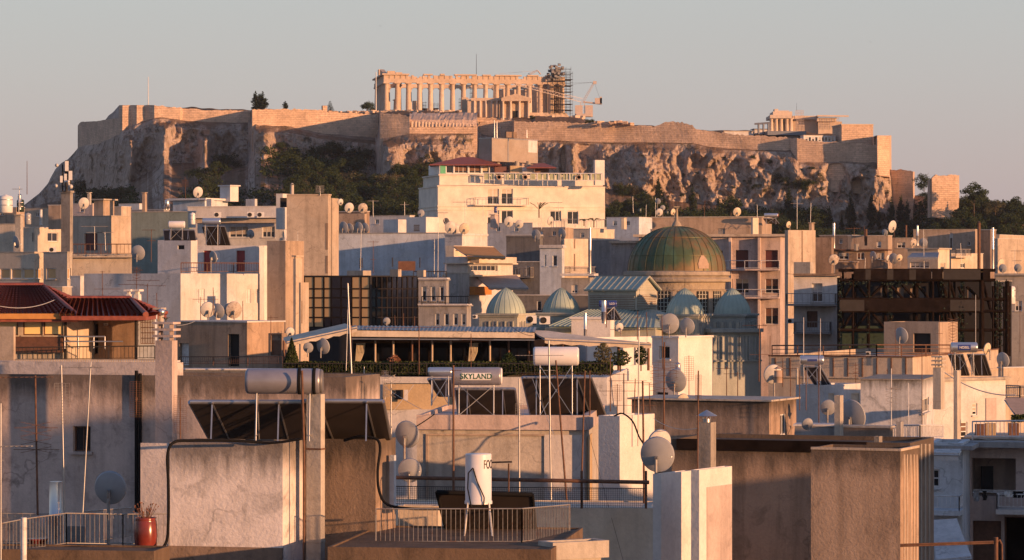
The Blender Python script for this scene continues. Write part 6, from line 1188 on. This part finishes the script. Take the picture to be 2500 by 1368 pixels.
# ================================================================== rooftop clutter
D=parabola
for q in [
(484,470,25,300,-28,'dish',490,'cream dish facing right on the white roof room below the cliff at the left'),(205,497,26,338,-20,'dish',522,'big cream dish right of the grey pylon'),(38,592,28,228,48,'dish_grey_shade',614,'grey blue dish edge-on at the far left above the blue railing'),
(336,618,34,182,15,'dish_grey_shade',640,'large dark grey dish before the green grey wall'),(519,628,26,184,45,'dish_grey_shade',666,'narrow grey dish in front of the left red door'),(508,757,35,158,-15,'dish',787,'cream dish left of the pair at the foot of the white block'),(531,760,33,160,25,'dish_grey_shade',787,'darker dish half hidden behind the left cream one'),(571,758,38,158,-12,'dish',787,'largest cream dish at the foot of the white block'),(558,758,30,160,30,'dish_grey_shade',787,'dark dish rim peeping left of the largest cream dish'),(611,572,20,262,30,'dish_grey_shade',588,'small dim dish beside the black solar tank'),
(832,494,15,246,-35,'dish',502,'small cream dish clipped to the lift room of the beige tower'),(853,508,23,272,-20,'dish',523,'left cream dish of the pair before the dark wood'),(886,509,23,272,-12,'dish',523,'right cream dish of the pair before the dark wood'),
(838,556,26,271,35,'dish_grey_shade',569,'leftmost dim dish on the long white wall'),(853,558,22,272,35,'dish_grey_shade',569,'second dim dish on the long white wall'),(875,556,24,271,35,'dish_grey_shade',569,'third dim dish on the long white wall'),(891,557,22,272,35,'dish_grey_shade',569,'rightmost dim dish on the long white wall'),
(1100,556,27,258,-14,'dish',573,'leftmost big cream dish above the white walled terrace'),(1112,560,23,259,-14,'dish',573,'middle cream dish overlapping its left neighbour above the terrace'),(1134,559,25,258,-14,'dish',573,'right cream dish above the white walled terrace'),(1089,541,15,262,20,'dish_dark',556,'small brown dish above the cream trio'),
(1028,521,16,276,0,'dish_grey_shade',532,'dish top peeping over the white room with the barred window'),(1243,542,24,325,-14,'dish',560,'cream dish on the roof below the hotel windows'),(1268,548,19,325,-5,'dish',564,'cream dish right of the one below the hotel windows'),(1345,540,20,330,-45,'dish',556,'narrow edge-on cream dish below the hotel right end'),(1308,574,24,298,30,'dish_grey_shade',590,'grey dish on the dark grey block'),(1371,571,24,294,42,'dish_grey_shade',590,'grey dish turned left beside the cream tower'),
(1606,492,13,395,20,'dish_grey_shade',530,'topmost of the dish bunch left of the copper dome finial'),(1618,508,12,395,0,'dish_grey_shade',530,'right dish of the bunch left of the copper dome finial'),(1610,519,17,394,-10,'dish',534,'lowest and biggest dish of the bunch left of the finial'),(1644,518,15,330,-40,'dish',532,'narrow cream dish beside the copper dome finial'),(1800,518,20,314,-16,'dish',533,'cream dish standing alone over the brown rooftop storey'),(1926,549,15,300,-40,'dish',563,'small edge-on cream dish on the sunlit tower wing'),
(2036,635,25,240,-12,'dish',668,'big cream dish above the balcony house'),(2131,625,20,330,45,'dish_grey_shade',642,'grey dish before the windows of the low brown house'),(2170,631,15,328,-40,'dish',650,'narrow cream dish left of the grey one in the right cluster'),(2181,632,24,327,30,'dish_grey_shade',652,'grey dish between two cream ones in the right cluster'),(2196,630,16,326,-15,'dish',650,'small cream dish right of the grey one in the right cluster'),(2231,593,18,340,-25,'dish',612,'cream dish left of its grey twin on the right cluster'),(2254,593,20,340,20,'dish_grey_shade',612,'grey twin right of the cream dish on the right cluster'),
(2180,554,28,378,-42,'dish',577,'tall cream dish turned sideways on the far right roofs'),(2160,568,15,378,25,'dish_grey_shade',577,'small grey dish left of the tall sideways one'),(2445,646,26,262,-45,'dish',672,'cream dish edge behind the grey one at the right edge'),(2448,656,19,258,15,'dish_grey_shade',672,'left grey dish at the right frame edge'),(2485,655,18,258,15,'dish_grey_shade',672,'last grey dish at the right frame edge'),
(1634,791,46,147,8,'dish_grey_shade',824,'large grey dish on the white block with the square window'),(1677,797,36,146,25,'dish_grey_shade',824,'smaller grey dish right of the large one on the white block'),(1513,800,20,152,-20,'dish',820,'small cream dish below the louvred lantern'),(752,850,23,139,5,'dish_grey_shade',872,'small grey dish under the left restaurant awning'),(787,846,36,139,30,'dish_grey_shade',874,'large grey dish under the left restaurant awning'),(944,785,16,150,0,'dish_grey_shade',800,'small grey dish before the dark glass office'),(709,812,22,160,-25,'dish',830,'cream dish half hidden behind the long awning'),
(1888,915,44,118,-10,'dish',968,'rust spotted cream dish left of the panelled parapet'),(2021,996,35,108,10,'dish_grey_shade',1044,'round grey dish left of the square concrete post'),(2078,1016,72,107,38,'dish_grey_shade',1046,'huge dark dish leaning behind the square concrete post'),(1972,1036,26,103,-8,'dish_grey_shade',1050,'small pinkish dish on the white box at the right'),(2199,820,36,172,38,'dish_grey_shade',872,'blue grey dish before the dark opening by the steel frame'),(2412,852,26,155,-45,'dish',880,'cream dish turned sideways right of the lettered blue plate tank'),(2447,880,34,150,40,'dish_grey_shade',925,'grey dish turned left near the right edge'),
(1649,931,52,118,22,'dish_grey_shade',976,'large grey dish in front of the bright white block'),(1668,978,28,108.5,-10,'dish',990,'cream dish rim just above the thin projecting slab'),(1604,1112,80,61.8,12,'dish_grey_shade',1162,'biggest nearest grey dish on the white piers'),(1612,1082,58,70,-20,'dish',1140,'cream dish half hidden behind the biggest grey dish'),(268,1193,74,57,4,'dish_grey_shade',1338,'large dark grey dish on a post behind the lower left railing'),(992,1062,60,79,20,'dish_grey_shade',1130,'shaded blue grey dish left of the recessed panel block'),(1000,1150,54,77,5,'dish_grey_shade',1240,'lower shaded blue dish behind the wire mesh')]:
    D(q[0],q[1],q[2],q[3],q[4],('dish_cream' if q[5]=='dish' and q[0]%3==0 else 'dish_rust' if q[0]%5==1 and q[5]=='dish' else q[5]),q[7],q[6])
# heaters
_,tk,c_,r_,zb_=heater(1104,1222,897,941,84,1018,'silver solar tank with green SKYLAND lettering on the recessed panel block',((1112,1256,1120,1264,950,1014),),'tank_grey',txt='SKYLAND',plate=(.80,.20,'plastic'),tmat='green_text',tscale=.80,endcap='tank_white')
heater(1046,1103,897,920,88,990,'small steel solar tank left of the green lettered one',((1046,1100,1072,1104,926,966),),'chrome')
heater(1303,1412,847,893,84.5,1018,'fat white solar tank above the big black collector',((1276,1442,1296,1478,922,1014),),'tank_white',straps=False)
heater(2322,2385,836,861,157,918,'chrome solar tank with a blue NOBEL plate at the right',((2316,2350,2336,2366,866,916),(2362,2404,2380,2420,866,916)),'chrome',txt='NOBEL',plate=(.66,.30,'blue_plate'),tmat='white_text',tscale=.62,tx=-.02)
heater(1954,2010,868,891,131,940,'chrome solar tank with one steep collector in front of the panelled parapet',((1962,2002,1990,2028,896,940),),'chrome',plate=(.42,.1,'blue_plate'))
heater(1463,1505,734,750,151,781,'small dark blue solar tank reading LCO before the louvred lantern',((1466,1500,1480,1516,753,780),),'blue_plate',txt='LCO',tmat='white_text',tscale=.8,tx=.2)
heater(412,451,540,557,187,587,'cream solar tank above a black collector on the white roof block',((400,474,402,478,562,586),),'tank_white'); heater(495,538,533,549,200,600,'dark steel solar tank beside the hatch of the white block',((494,548,506,562,553,598),),'chrome'); heater(1866,1899,521,531,316,548,'chrome solar tank with a red end on the brown rooftop storey',((1864,1892,1872,1902,534,546),),'chrome',endcap='red_door')
def boiler(px,w,yt,yb,Y,label,mat='plastic',name='water_boiler',cat='water tank'):
    s=Y/F; r=w*s/2; a=P(px,yb,Y); h=(yb-yt)*s; t=thing(name,label,cat,a); m=MB(); m.lathe([(r*.9,0),(r,h*.04),(r,h*.86),(r*.8,h*.94),(r*.3,h*.97),(r*.28,h),(.01,h)],a,22); part('body',m,M[mat],t); m=MB(); m.lathe([(r*1.015,h*.40),(r*1.03,h*.42),(r*1.015,h*.44)],a,22); m.lathe([(r*1.015,h*.7),(r*1.03,h*.72),(r*1.015,h*.74)],a,22); part('hoop',m,M['metal'],t); return t
boiler(14,34,476,520,240,'big pale water tank at the far left skyline'); boiler(470,14,519,548,188,'white upright boiler left of the air conditioners'); boiler(2466,26,697,742,255,'white upright boiler on the dim block at the right edge'); boiler(68,16,520,548,310,'round grey drum on the far left roofs','dish_grey_shade'); boiler(1210,8,505,520,330,'tiny blue barrel below the hotel balcony','blue_plate'); boiler(50,18,486,518,330,'dark upright tank at the far left','green_iron'); boiler(408,11,487,505,310,'small upright steel tank beside the white roof room','chrome'); boiler(1562,9,508,520,450,'small green barrel right of the hotel','green_iron'); boiler(1628,10,514,524,440,'second green barrel beside the dish bunch','green_iron')
for x,y,w,Y,l in ((531,531,17,271.5,'air conditioner left of three on the thick roof slab'),(612,531,17,271.5,'middle air conditioner on the thick roof slab'),(636,531,17,271.5,'right air conditioner on the thick roof slab'),(128,616,16,231,'air conditioner on the cream corner roof at the left'),(1297,790,26,150,'left air conditioner box beside the first turquoise dome'),(1330,792,26,150,'open fan box right of the first turquoise dome'),(2120,868,12,164,'small fan box behind the panelled parapet'),(1160,878-100,12,205,'fan box below the first turquoise dome'),(1930,790,16,244,'air conditioner on the lower balcony of the balcony house')): aircon(x,y,w,Y,l,None)
for x,w,yt,yb,Y,l,mt,cw in ((136,32,1176,1345,56.5,'wide shiny steel flue behind the lower left railing','chrome',False),(1475,12,734,790,149.5,'bright steel flue before the louvred lantern','chrome',False),(1429,8,764,845,148,'slim steel flue beside the cream rooftop box','chrome',False),(1441,5,556,668,291,'thin bright pipe beside the cream tower','chrome',False),(2036,6,545,606,398,'steel flue over the brown block in the right cluster','chrome',False),(2390,8,545,665,330,'tall rust brown pipe on the narrow stack block','rust',True),(2424,6,556,664,328,'tall steel pipe at the right of the rust brown one','chrome',False),(2240,5,552,600,362,'steel pipe left on the large brown block','chrome',True),(2212,5,550,580,384,'short rusty pipe behind the tall sideways dish','rust',False),(713,9,452,505,258,'round concrete flue on the beige tower roof room','concrete_pale',True),(405,7,500,512,312,'short steel flue by the white roof room','chrome',False),(412,6,498,512,312,'second short steel flue by the white roof room','chrome',False),(100,7,512,550,318,'bent pale pipe on the far left roofs','white_iron',False),(1946,6,900,940,128,'thin concrete stack at the left of the chrome tank','concrete_pale',True),(2114,7,560,600,372,'rusty pipe on the plain sunlit block','rust',False),(48,9,478,512,300,'short hooded metal vent at the far left','metal',True),(1655,14,892,915,146,'small hooded vent on the bright white wall','metal',True),(1900,20,905,935,112,'rusty round vent by the cream dish','awning_b',True)):
    flue(x,w,yt,yb,Y,l,mt,cw)
for a in ((307,317,322,719,772,124,20,'white_clean','left one of two white chimneys beside the tiled roof','slab'),(327,338,345,719,775,124,20,'white_clean','right one of two white chimneys beside the tiled roof','slab'),(379,392,400,764,800,121,20,'concrete_pale','chimney with a round steel head behind the louvre capped one','slab'),(37,50,57,530,618,240,20,'concrete_pale','concrete chimney left of the corrugated building','slab'),(347,354,359,474,520,350,20,'tan','tan chimney standing on the far roofs before the slope','slab'),(213,219,223,474,500,345,20,'concrete_pale','pale stub chimney above the beige block','slab'),(2278,2297,2306,898,1000,121,24,'concrete_pale','slatted top chimney on the sunlit house at the right','lou'),(2328,2337,2346,905,1092,119,24,'concrete_pale','tall plain shaft right of the slatted chimney','none'),(2037,2051,2059,966,1072,101.5,24,'concrete_pale','square concrete post between the two grey dishes','none'),(2188,2199,2206,1030,1078,107,20,'grey','short grey post left of the white railing','none'),(2134,2146,2154,1066,1082,74.5,24,'concrete','tiny square stub on the long dark roof','none'),(1197,1208,1217,528,560,326,20,'pink','pink stub chimney below the hotel balcony','slab'),(1975,1982,1988,548,580,330,20,'tan','small stub chimney with hood behind the tower wing','slab'),(1517,1524,1530,535,560,440,20,'cream','narrow cream stub chimney right of the hotel','slab'),(2085,2091,2097,596,612,343,20,'concrete','little stub on the tiled brown house','none')):
    chimney(*a)
# aerials: near ones first
AE=aerial
AE(2,985,1372,50,'bright steel mast cut by the left frame edge',(('yagi',1090,.75,12,9,.16),('bar',1102,.12,0,1,0),('bar',1125,.1,0,1,0)),0,'metal',.016)
AE(92,917,1258,60,'rusty leaning mast with a fishbone aerial at the far left',(('yagi',921,1.2,188,12,.2),('bar',1045,.85,0,1,0),('bow',1068,.6,0,1,0),('bar',1098,.9,0,1,0)),-6,'rust',.024)
AE(159,892,1342,61,'galvanised mast with a grid panel aerial, second from the left',(('grid',985,.30,0,14,.8),),-9,'metal',.018); AE(202,884,1252,62,'leaning galvanised mast with a long fishbone aerial at the left',(('yagi',897,.9,183,14,.16),),20,'metal',.018)
AE(333,930,1010,74,'grid aerial against the shaded strip of the left wall',(('grid',975,.3,0,16,.85),('vyagi',975,.4,90,5,.1)),0,'rust',.012); AE(440,972,1072,70,'grid aerial at the right foot of the louvre capped chimney',(('grid',1012,.28,0,18,.85),),0,'rust',.018)
AE(862,978,688,100,'x',(),0) if False else None
AE(861,692,978,92,'tall steel mast left before the restaurant front',(),-12,'metal',.03); AE(845,700,905,118,'slim pole leaning against the tall mast by the restaurant',(),6,'metal',.018)
AE(889,896,978,88,'steel mast with a triple fishbone aerial below the hedge',(('yagi',930,.5,0,3,.2),('yagi',940,.5,5,3,.2),('yagi',950,.5,0,3,.2)),0,'metal',.022); AE(955,930,1078,80,'steel mast with thin guy rods left of the silver lettered tank',(('bow',912+30,.25,0,1,0),),0,'metal',.02); AE(940,905,975,96,'stack of horizontal rungs on a mast right of the triple aerial',(('vyagi',930,.3,90,6,.2),('grid',915,.2,0,5,.25),('grid',950,.16,0,9,.5)),0,'metal',.014)
AE(1107,892,1196,75.5,'thick rusty mast rising beside the silver lettered tank',(('yagi',905,.3,20,5,.2),),0,'rust',.03)
AE(1023,796,915,96,'dark mast with a very long slanting fishbone aerial',(('yagi',800,2.6,200,24,.18),),0,'rust',.018)
AE(1150,815,900,110,'dark comb aerial slanting over the restaurant curtains',(('yagi',830,1.3,35,14,.5),),0,'rust',.016)
AE(1268,925,1206,77,'straight steel pole in front of the black collector, left of the leaning ones',(('grid',1000,.2,0,5,.3),),0,'metal',.026); AE(1346,832,1258,76,'long steel pole leaning slightly before the white solar tank',(('yagi',868,1.2,185,14,.2),('bar',905,.3,0,1,0)),-6,'metal',.026); AE(1385,880,1242,74,'leaning rusty pole right of the long steel pole',(('bar',920,.3,20,1,0),),-28,'rust',.026); AE(1418,905,1240,75,'bent dark pole right before the black collector',(),10,'rust',.024)
AE(1440,905,1015,80,'twisted dark boom aerial above the black collector',(('yagi',914,2.6,178,30,.14),),0,'rust',.018); AE(1523,912,1012,82,'hooked dark pole behind the stepped white bay',(('bar',914,.3,0,1,0),),0,'iron',.018); AE(1558,800,1090,82,'tall steel aerial pole before the dark window of the terrace house',(('yagi',805,1.1,172,14,.16),('bar',930,.4,10,1,0),('bar',975,.35,0,1,0)),2,'metal',.022); AE(1573,930,1242,73,'rusty pole at the right end of the mesh fence',(('yagi',935,.7,178,8,.1),('bar',975,.6,0,1,0)),-4,'rust',.028)
AE(1620,835,1142,76,'red rusty aerial pole in front of the large grey dish',(('bow',925,.7,0,1,0),('grid',905,.6,0,6,.4)),2,'rust',.024); AE(1703,905,1148,64,'slim rusty pole beside the cone capped chimney',(('grid',945,.12,0,12,.5),('vyagi',925,.3,90,4,.12)),2,'rust',.018); AE(1682,868,975,118,'short aerial with a grid panel on the bright white wall',(('grid',900,.35,0,12,.9),),0,'rust',.016); AE(1490,870,1005,100,'left pole of the aerial thicket on the bright white lower wall',(('yagi',955,1.2,0,10,.2),),0,'rust',.02); AE(1507,938,1012,99,'second pole of the aerial thicket',(('grid',960,.3,0,8,.5),),0,'rust',.016); AE(1548,925,1010,98,'third pole of the aerial thicket with a long fishbone',(('yagi',930,1.2,180,12,.2),('bar',990,1.4,0,1,0)),3,'rust',.018); AE(1587,935,1005,97,'right pole of the aerial thicket',(('bar',940,.4,0,1,0),),-2,'rust',.016)
AE(1853,793,932,112,'tall rusty pole with a dark fishbone right of the turquoise nave',(('yagi',795,.9,180,16,.1),('bar',866,.7,0,1,0)),1,'rust',.022); AE(1774,895,972,114,'aerial pole before the turquoise nave wall, left one',(('yagi',900,.6,195,10,.12),),0,'rust',.018); AE(1801,908,974,114,'aerial pole before the turquoise nave wall, right one',(('yagi',913,.75,180,10,.1),),0,'rust',.018)
for x,yt,yb,Y,l,ar in ((1880,820,900,130,'rusty pole left of the cream dish with rust spots',()),(1911,875,945,112,'thin rusty rod right of the rusty round vent',()),(1930,880,1000,112,'rusty rod left of the chrome tank',(('yagi',900,.8,175,8,.1),)),(1952,905,1002,108,'short dark rod under the chrome tank, left',()),(1968,905,1002,107,'short dark rod under the chrome tank, right',()),(1999,850,1040,106,'tall rusty rod crossing the chrome tank',()),(1962,775,905,150,'pale pole before the balcony house, left',()),(2003,778,870,160,'pale pole before the balcony house, right',()),(2176,900,1046,104,'white pole with a small fishbone on the streaked white block',(('yagi',950,.5,20,8,.3),('bow',965,.4,0,1,0))),(2251,850,1080,118,'dark pole with a bow aerial beside the slatted chimney',(('grid',862,.5,10,4,.2),)),(2218,935,1040,116,'thin rod on the streaked white wall',()),(2089,885,935,140,'aerial before the panelled parapet, left of the middle',(('bow',905,.4,10,1,0),('yagi',912,.5,150,6,.12))),(2166,900,930,140,'small bracket aerial under the panelled parapet',(('vyagi',905,.3,90,4,.1),)),(2294,770,880,150,'tall dark rod before the sunlit side of the square rooftop block',(('bar',815,.3,0,1,0),)),(2326,785,862,160,'aerial on the sunlit side of the square rooftop block',(('bow',792,.5,0,1,0),('bow',820,.4,0,1,0))),(2382,720,860,190,'thin pale rod inside the steel frame',()),(2186,800,870,172,'rod beside the blue grey dish',()),(2490,735,860,190,'rusty rod near the right edge',())):
    AE(x,yt,yb,Y,l,ar,0,'rust' if 'pale' not in l and 'white' not in l else 'white_iron',.016)
# farther ones
for x,yt,yb,Y,l,ar in ((333,651,742,150,'bushy three level aerial before the blank white wall',(('yagi',660,.4,0,4,.2),('yagi',685,1.6,0,18,.22),('yagi',695,1.3,175,12,.2),('bow',668,.4,0,1,0))),(250,662,735,152,'leaning aerial at the left of the blank white wall',(('bar',664,.25,0,1,0),('yagi',706,1.3,0,8,.1))),(360,693,768,140,'aerial with a slanting fishbone right of the white chimneys',(('yagi',698,1.4,-25,14,.2),)),(384,715,768,142,'small stick under the slanting fishbone',()),(369,560,640,180,'aerial against the green grey wall, right',(('yagi',562,.8,180,8,.12),('bar',588,.5,0,1,0))),(231,553,610,230,'aerial before the terrace of the beige block, left',(('bar',553,2.0,0,1,0),('bar',568,1.2,0,1,0))),(258,567,612,230,'aerial before the terrace of the beige block, right',(('bar',568,1.3,180,1,0),)),(522,702,770,158,'comb aerial above the cream dishes',(('vyagi',715,.3,90,5,.2),('bar',731,.5,0,1,0))),(490,725,785,158,'low aerial left of the comb one above the dishes',(('bar',731,.8,0,1,0),)),(593,735,785,157,'twin rods right of the largest cream dish',(('vyagi',745,.3,90,5,.12),)),(737,735,790,165,'ladder like aerial on the sloped side wing',(('vyagi',745,.4,90,8,.25),('vyagi',770,.4,90,8,.25))),(661,770,830,150,'short aerial before the lit brown wall',(('yagi',776,.5,0,5,.1),)),(46,455,520,240,'fishbone aerial on the far left skyline',(('yagi',462,.8,180,7,.3),)),(453,433,486,260,'rusty aerial before the dark slope, left',(('yagi',440,.5,180,5,.2),('grid',448,.5,0,3,.5))),(782,455,478,250,'v shaped aerial on the beige tower top',(('bow',462,.7,0,1,0),)),(911,490,530,272,'angular dark pole right of the twin cream dishes',(('bar',491,1.0,180,1,0),)),(988,493,526,275,'thin pole before the wood left of the hotel',(('bar',500,.8,0,1,0),)),(726,565,700,230,'zigzag aerial on the face of the beige tower',(('vyagi',570,.5,90,6,.15),)),(880,560,680,240,'tall thin pole on the face of the long white wall',()),(911,588,668,240,'pole with two rusty crossbars on the long white wall',(('bar',591,.9,0,1,0),('bar',634,.4,0,1,0))),(1060,585,670,240,'pole with a small rod cluster at the right of the long white wall',(('bar',586,.5,180,1,0),('vyagi',612,.4,90,6,.12))),(1069,545,690,238,'longest thin pole at the right of the long white wall',()),(1136,488,545,320,'aerial over the lower hotel balcony',(('yagi',494,1.8,180,5,.3),)),(1085,515,550,262,'aerial above the white room left of the hotel',(('yagi',520,1.1,180,5,.3),)),(1180,500,540,320,'aerial with a short fishbone left of the lower hotel windows',(('yagi',503,1.0,180,5,.2),)),(1365,492,540,330,'aerial before the hotel wall at its right part',(('yagi',495,1.4,180,5,.3),('bar',508,1.2,0,1,0))),(1322,525,560,326,'short dark stick on the tan roof below the hotel palms',()),(1546,480,520,420,'thin pole right of the hotel',()),(1577,500,530,420,'leaning stick beside the green barrels',()),(1601,483,560,396,'mast holding the dish bunch',()),(1849,500,552,314,'thin pole on the brown rooftop storey',()),(1719,490,548,320,'rusty pole before the brown rooftop storey',()),(1946,480,560,340,'bent lamp like pole before the cliff',(('bar',497,1.4,0,1,0),)),(1978,495,560,345,'plain thin pole before the cliff',()),(2085,555,600,380,'rusty frame pole on the far right roofs',(('bar',558,2.2,0,1,0),)),(2110,552,590,379,'second rusty frame pole on the far right roofs',()),(2182,560,650,330,'rusty ladder pole in the right cluster',(('vyagi',575,.3,90,6,.3),)),(2256,560,660,332,'tall dark pole in front of the large brown block',()),(2111,630,670,300,'thin rod between the windows of the low brown house',()),(2478,610,668,262,'aerial pole at the right edge above the last grey dish',(('yagi',613,1.2,0,8,.2),('yagi',637,.8,0,5,.2))),(2347,594,640,325,'dark rod on the small balcony of the cream wall house',()),(1012,772,800,150,'slim rod left of a close trio before the dark glass office',()),(965,770,798,150,'first slim rod before the dark glass office',()),(985,765,798,150,'second slim rod before the dark glass office',()),(878,695,780,160,'bright thin mast before the bronze glass',()),(1480,845-100,800,145,'thin stick beside the bright steel flue',()),(1556,700+60,830,143,'thin aerial pole before the turquoise nave roof, left',(('bar',775,.5,0,1,0),)),(1580,762,822,143,'thin aerial pole before the turquoise nave roof, right',(('vyagi',775,.3,90,4,.2),)),(1618,770,900,120,'tall stick before the small cream wall of the white block',())):
    AE(x,yt,yb,Y,l,ar,R.uniform(-2,2),'rust' if Y<230 or 'rusty' in l else 'metal',.012+Y*.00006)
# mobile phone mast on the pylon
t=thing('phone_mast','cluster of panels and small dishes on the tall grey pylon','antenna',P(162,468,300)); m=MB(); m.tube(P(162,468,300),P(162,392,300),.14,6); m.tube(P(153,468,300),P(153,402,300),.08,5); m.tube(P(172,462,300),P(172,415,300),.06,5)
for y in (420,440,455): m.tube(P(150,y,300),P(174,y,300),.05,4)
part('mast',m,M['iron'],t)
for x,y0,y1,w in ((163,394,418,4),(172,418,440,4),(150,430,446,3),(160,425,445,3)): m=MB(); a=P(x,y1,299.6); s_=.04*w; m.box((a.x-s_,a.y-.1,a.z),(a.x+s_,a.y+.1,P(x,y0,300).z)); part('panel_antenna',m,M['plastic'],t)
for x,y,w in ((167,444,4),(173,456,5),(139,404,4),(137,454,4),(168,450,3)): m=MB(); m.lathe([(w*.04,0),(w*.045,.15),(.01,.25)],P(x,y,299.4),14,(0,-1,0)); part('drum_antenna',m,M['dish'],t)
# loose cables and guy wires
for a,b_,sg,l,mt,r_ in ((P(1,748,100),P(132,733,112),.15,'pale cable crossing the tiled roof','cable_w',.012),(P(1596,1022,80),P(1704,1046,64.4),.12,'thin pale cable from the stepped bay to the cone capped chimney','cable_w',.007),(P(432,795,140),P(475,785,150),.05,'cable tied to the dark stained block','cable_w',.01),(P(1300,925,83),P(1352,1060,77),.05,'pale wire under the black collector','cable_w',.006),(P(1395,900,74.2),P(1530,1400,70),.02,'long thin guy wire crossing the beige terrace wall','iron',.004),(P(940,945,84),P(1030,1000,80.5),.03,'slanting guy wire left of the lettered tank','cable_w',.006),(P(955,1010,79.9),P(1010,940,84),.02,'guy wire rising left of the lettered tank','cable_w',.006),(P(2300,905,126),P(2480,965,124),.3,'thick pale cable hanging over the sunlit house roof','cable_w',.025),(P(2380,1068,103),P(2560,1062,101),.15,'pale wire sagging along the railing at the right edge','cable_w',.008),(P(1920,668,240),P(2060,664,236),.2,'thin cable above the balcony house','iron',.012),(P(1246,795,130),P(1300,820,125),.1,'dark wire over the right end of the sheet roof','iron',.01),(P(1000,1050,79),P(1060,1012,80),.02,'black twin cable at the left of the recessed panel block','rubber',.016)):
    hose('cable',l,[a,b_],r_,mt,'cable',sg)
hose('hose','black hose arching down the stepped white bay to the big dish',[P(1500,1016,81),P(1520,1010,80.8),P(1545,1030,80),P(1562,1070,79.5),P(1590,1110,78),P(1600,1130,77)],.022)
hose('cable','bunched pale cable along the foot of the front railing corner',[P(1266,1372,53),P(1276,1345,53.1),P(1300,1334,53.5),P(1330,1330,54.3),P(1360,1318,55),P(1392,1318,55.5)],.009,'cable_w')
m=MB(); m.lathe([(.001,.16),(.11,.11),(.16,0),(.11,-.11),(.001,-.16)],P(394,762,121),16); single('vent_ball',m,M['chrome'],'round steel ventilator ball on the chimney behind the tiled roof','ventilator')
# laundry poles, small roof clutter
for x,y,w,h,Y,mt,l in ((1215,1135,0,0,0,'',''),):
    pass
t=thing('table_frame','rusty outdoor table frame behind the white tower tank','table',P(1215,1200,68)); [(lambda m:(m.tube(P(x,1240,68+d),P(x,1132,68+d),.018,5),part('leg',m,M['rust'],t)))(MB()) for x in (1150,1242) for d in (0,.5)]; m=MB(); m.hexa([P(1140,1133,67.8),P(1250,1130,67.8),P(1250,1130,68.7),P(1140,1133,68.7),P(1140,1129,67.8),P(1250,1126,67.8),P(1250,1126,68.7),P(1140,1129,68.7)]); part('top',m,M['rust'],t)
# palms on the hotel terrace
for x,y,h,l in ((790,0,0,''),(1450,556,30,'potted palm on the lower hotel terrace, right'),(1426,552,22,'small potted palm left of the larger one on the hotel terrace'),(1316,532,40,'leafless little tree before the lower hotel wall'),(405,790,16,'spiky aloe beside the chimney behind the tiled roof')):
    if not h: continue
    Y=330 if x>1000 else 120; s_=Y/F; b_=P(x,y,Y); t=thing('potted_plant',l,'plant',b_); m=MB(); m.tube(b_,b_+V(0,0,h*s_*.5),.03*Y/150,5); part('stem',m,M['trunk'],t); m=MB(); rr=random.Random(x)
    for i in range(16): a=rr.uniform(0,6.3); L_=h*s_*.6; c_=b_+V(0,0,h*s_*.5); m.path([c_,c_+V(cos(a)*L_*.5,sin(a)*L_*.5,L_*.45),c_+V(cos(a)*L_,sin(a)*L_,L_*(.25 if 'palm' in l else .7))],.012*Y/150,4)
    part('fronds',m,M['leaf_olive'],t)
for x,y,l in ((929,64,'distant bird high above the temple'),(2126,103,'distant bird high at the right of the sky')):
    m=MB(); a=P(x,y,700); m.face([a+V(-.5,0,.3),a,a+V(-.1,.2,.05)]); m.face([a+V(.5,0,.25),a,a+V(.1,.2,.05)]); m.lathe([(.01,-.35),(.09,0),(.01,.35)],a,6,(0,1,0)); single('bird',m,M['iron'],l,'bird',fix=False)
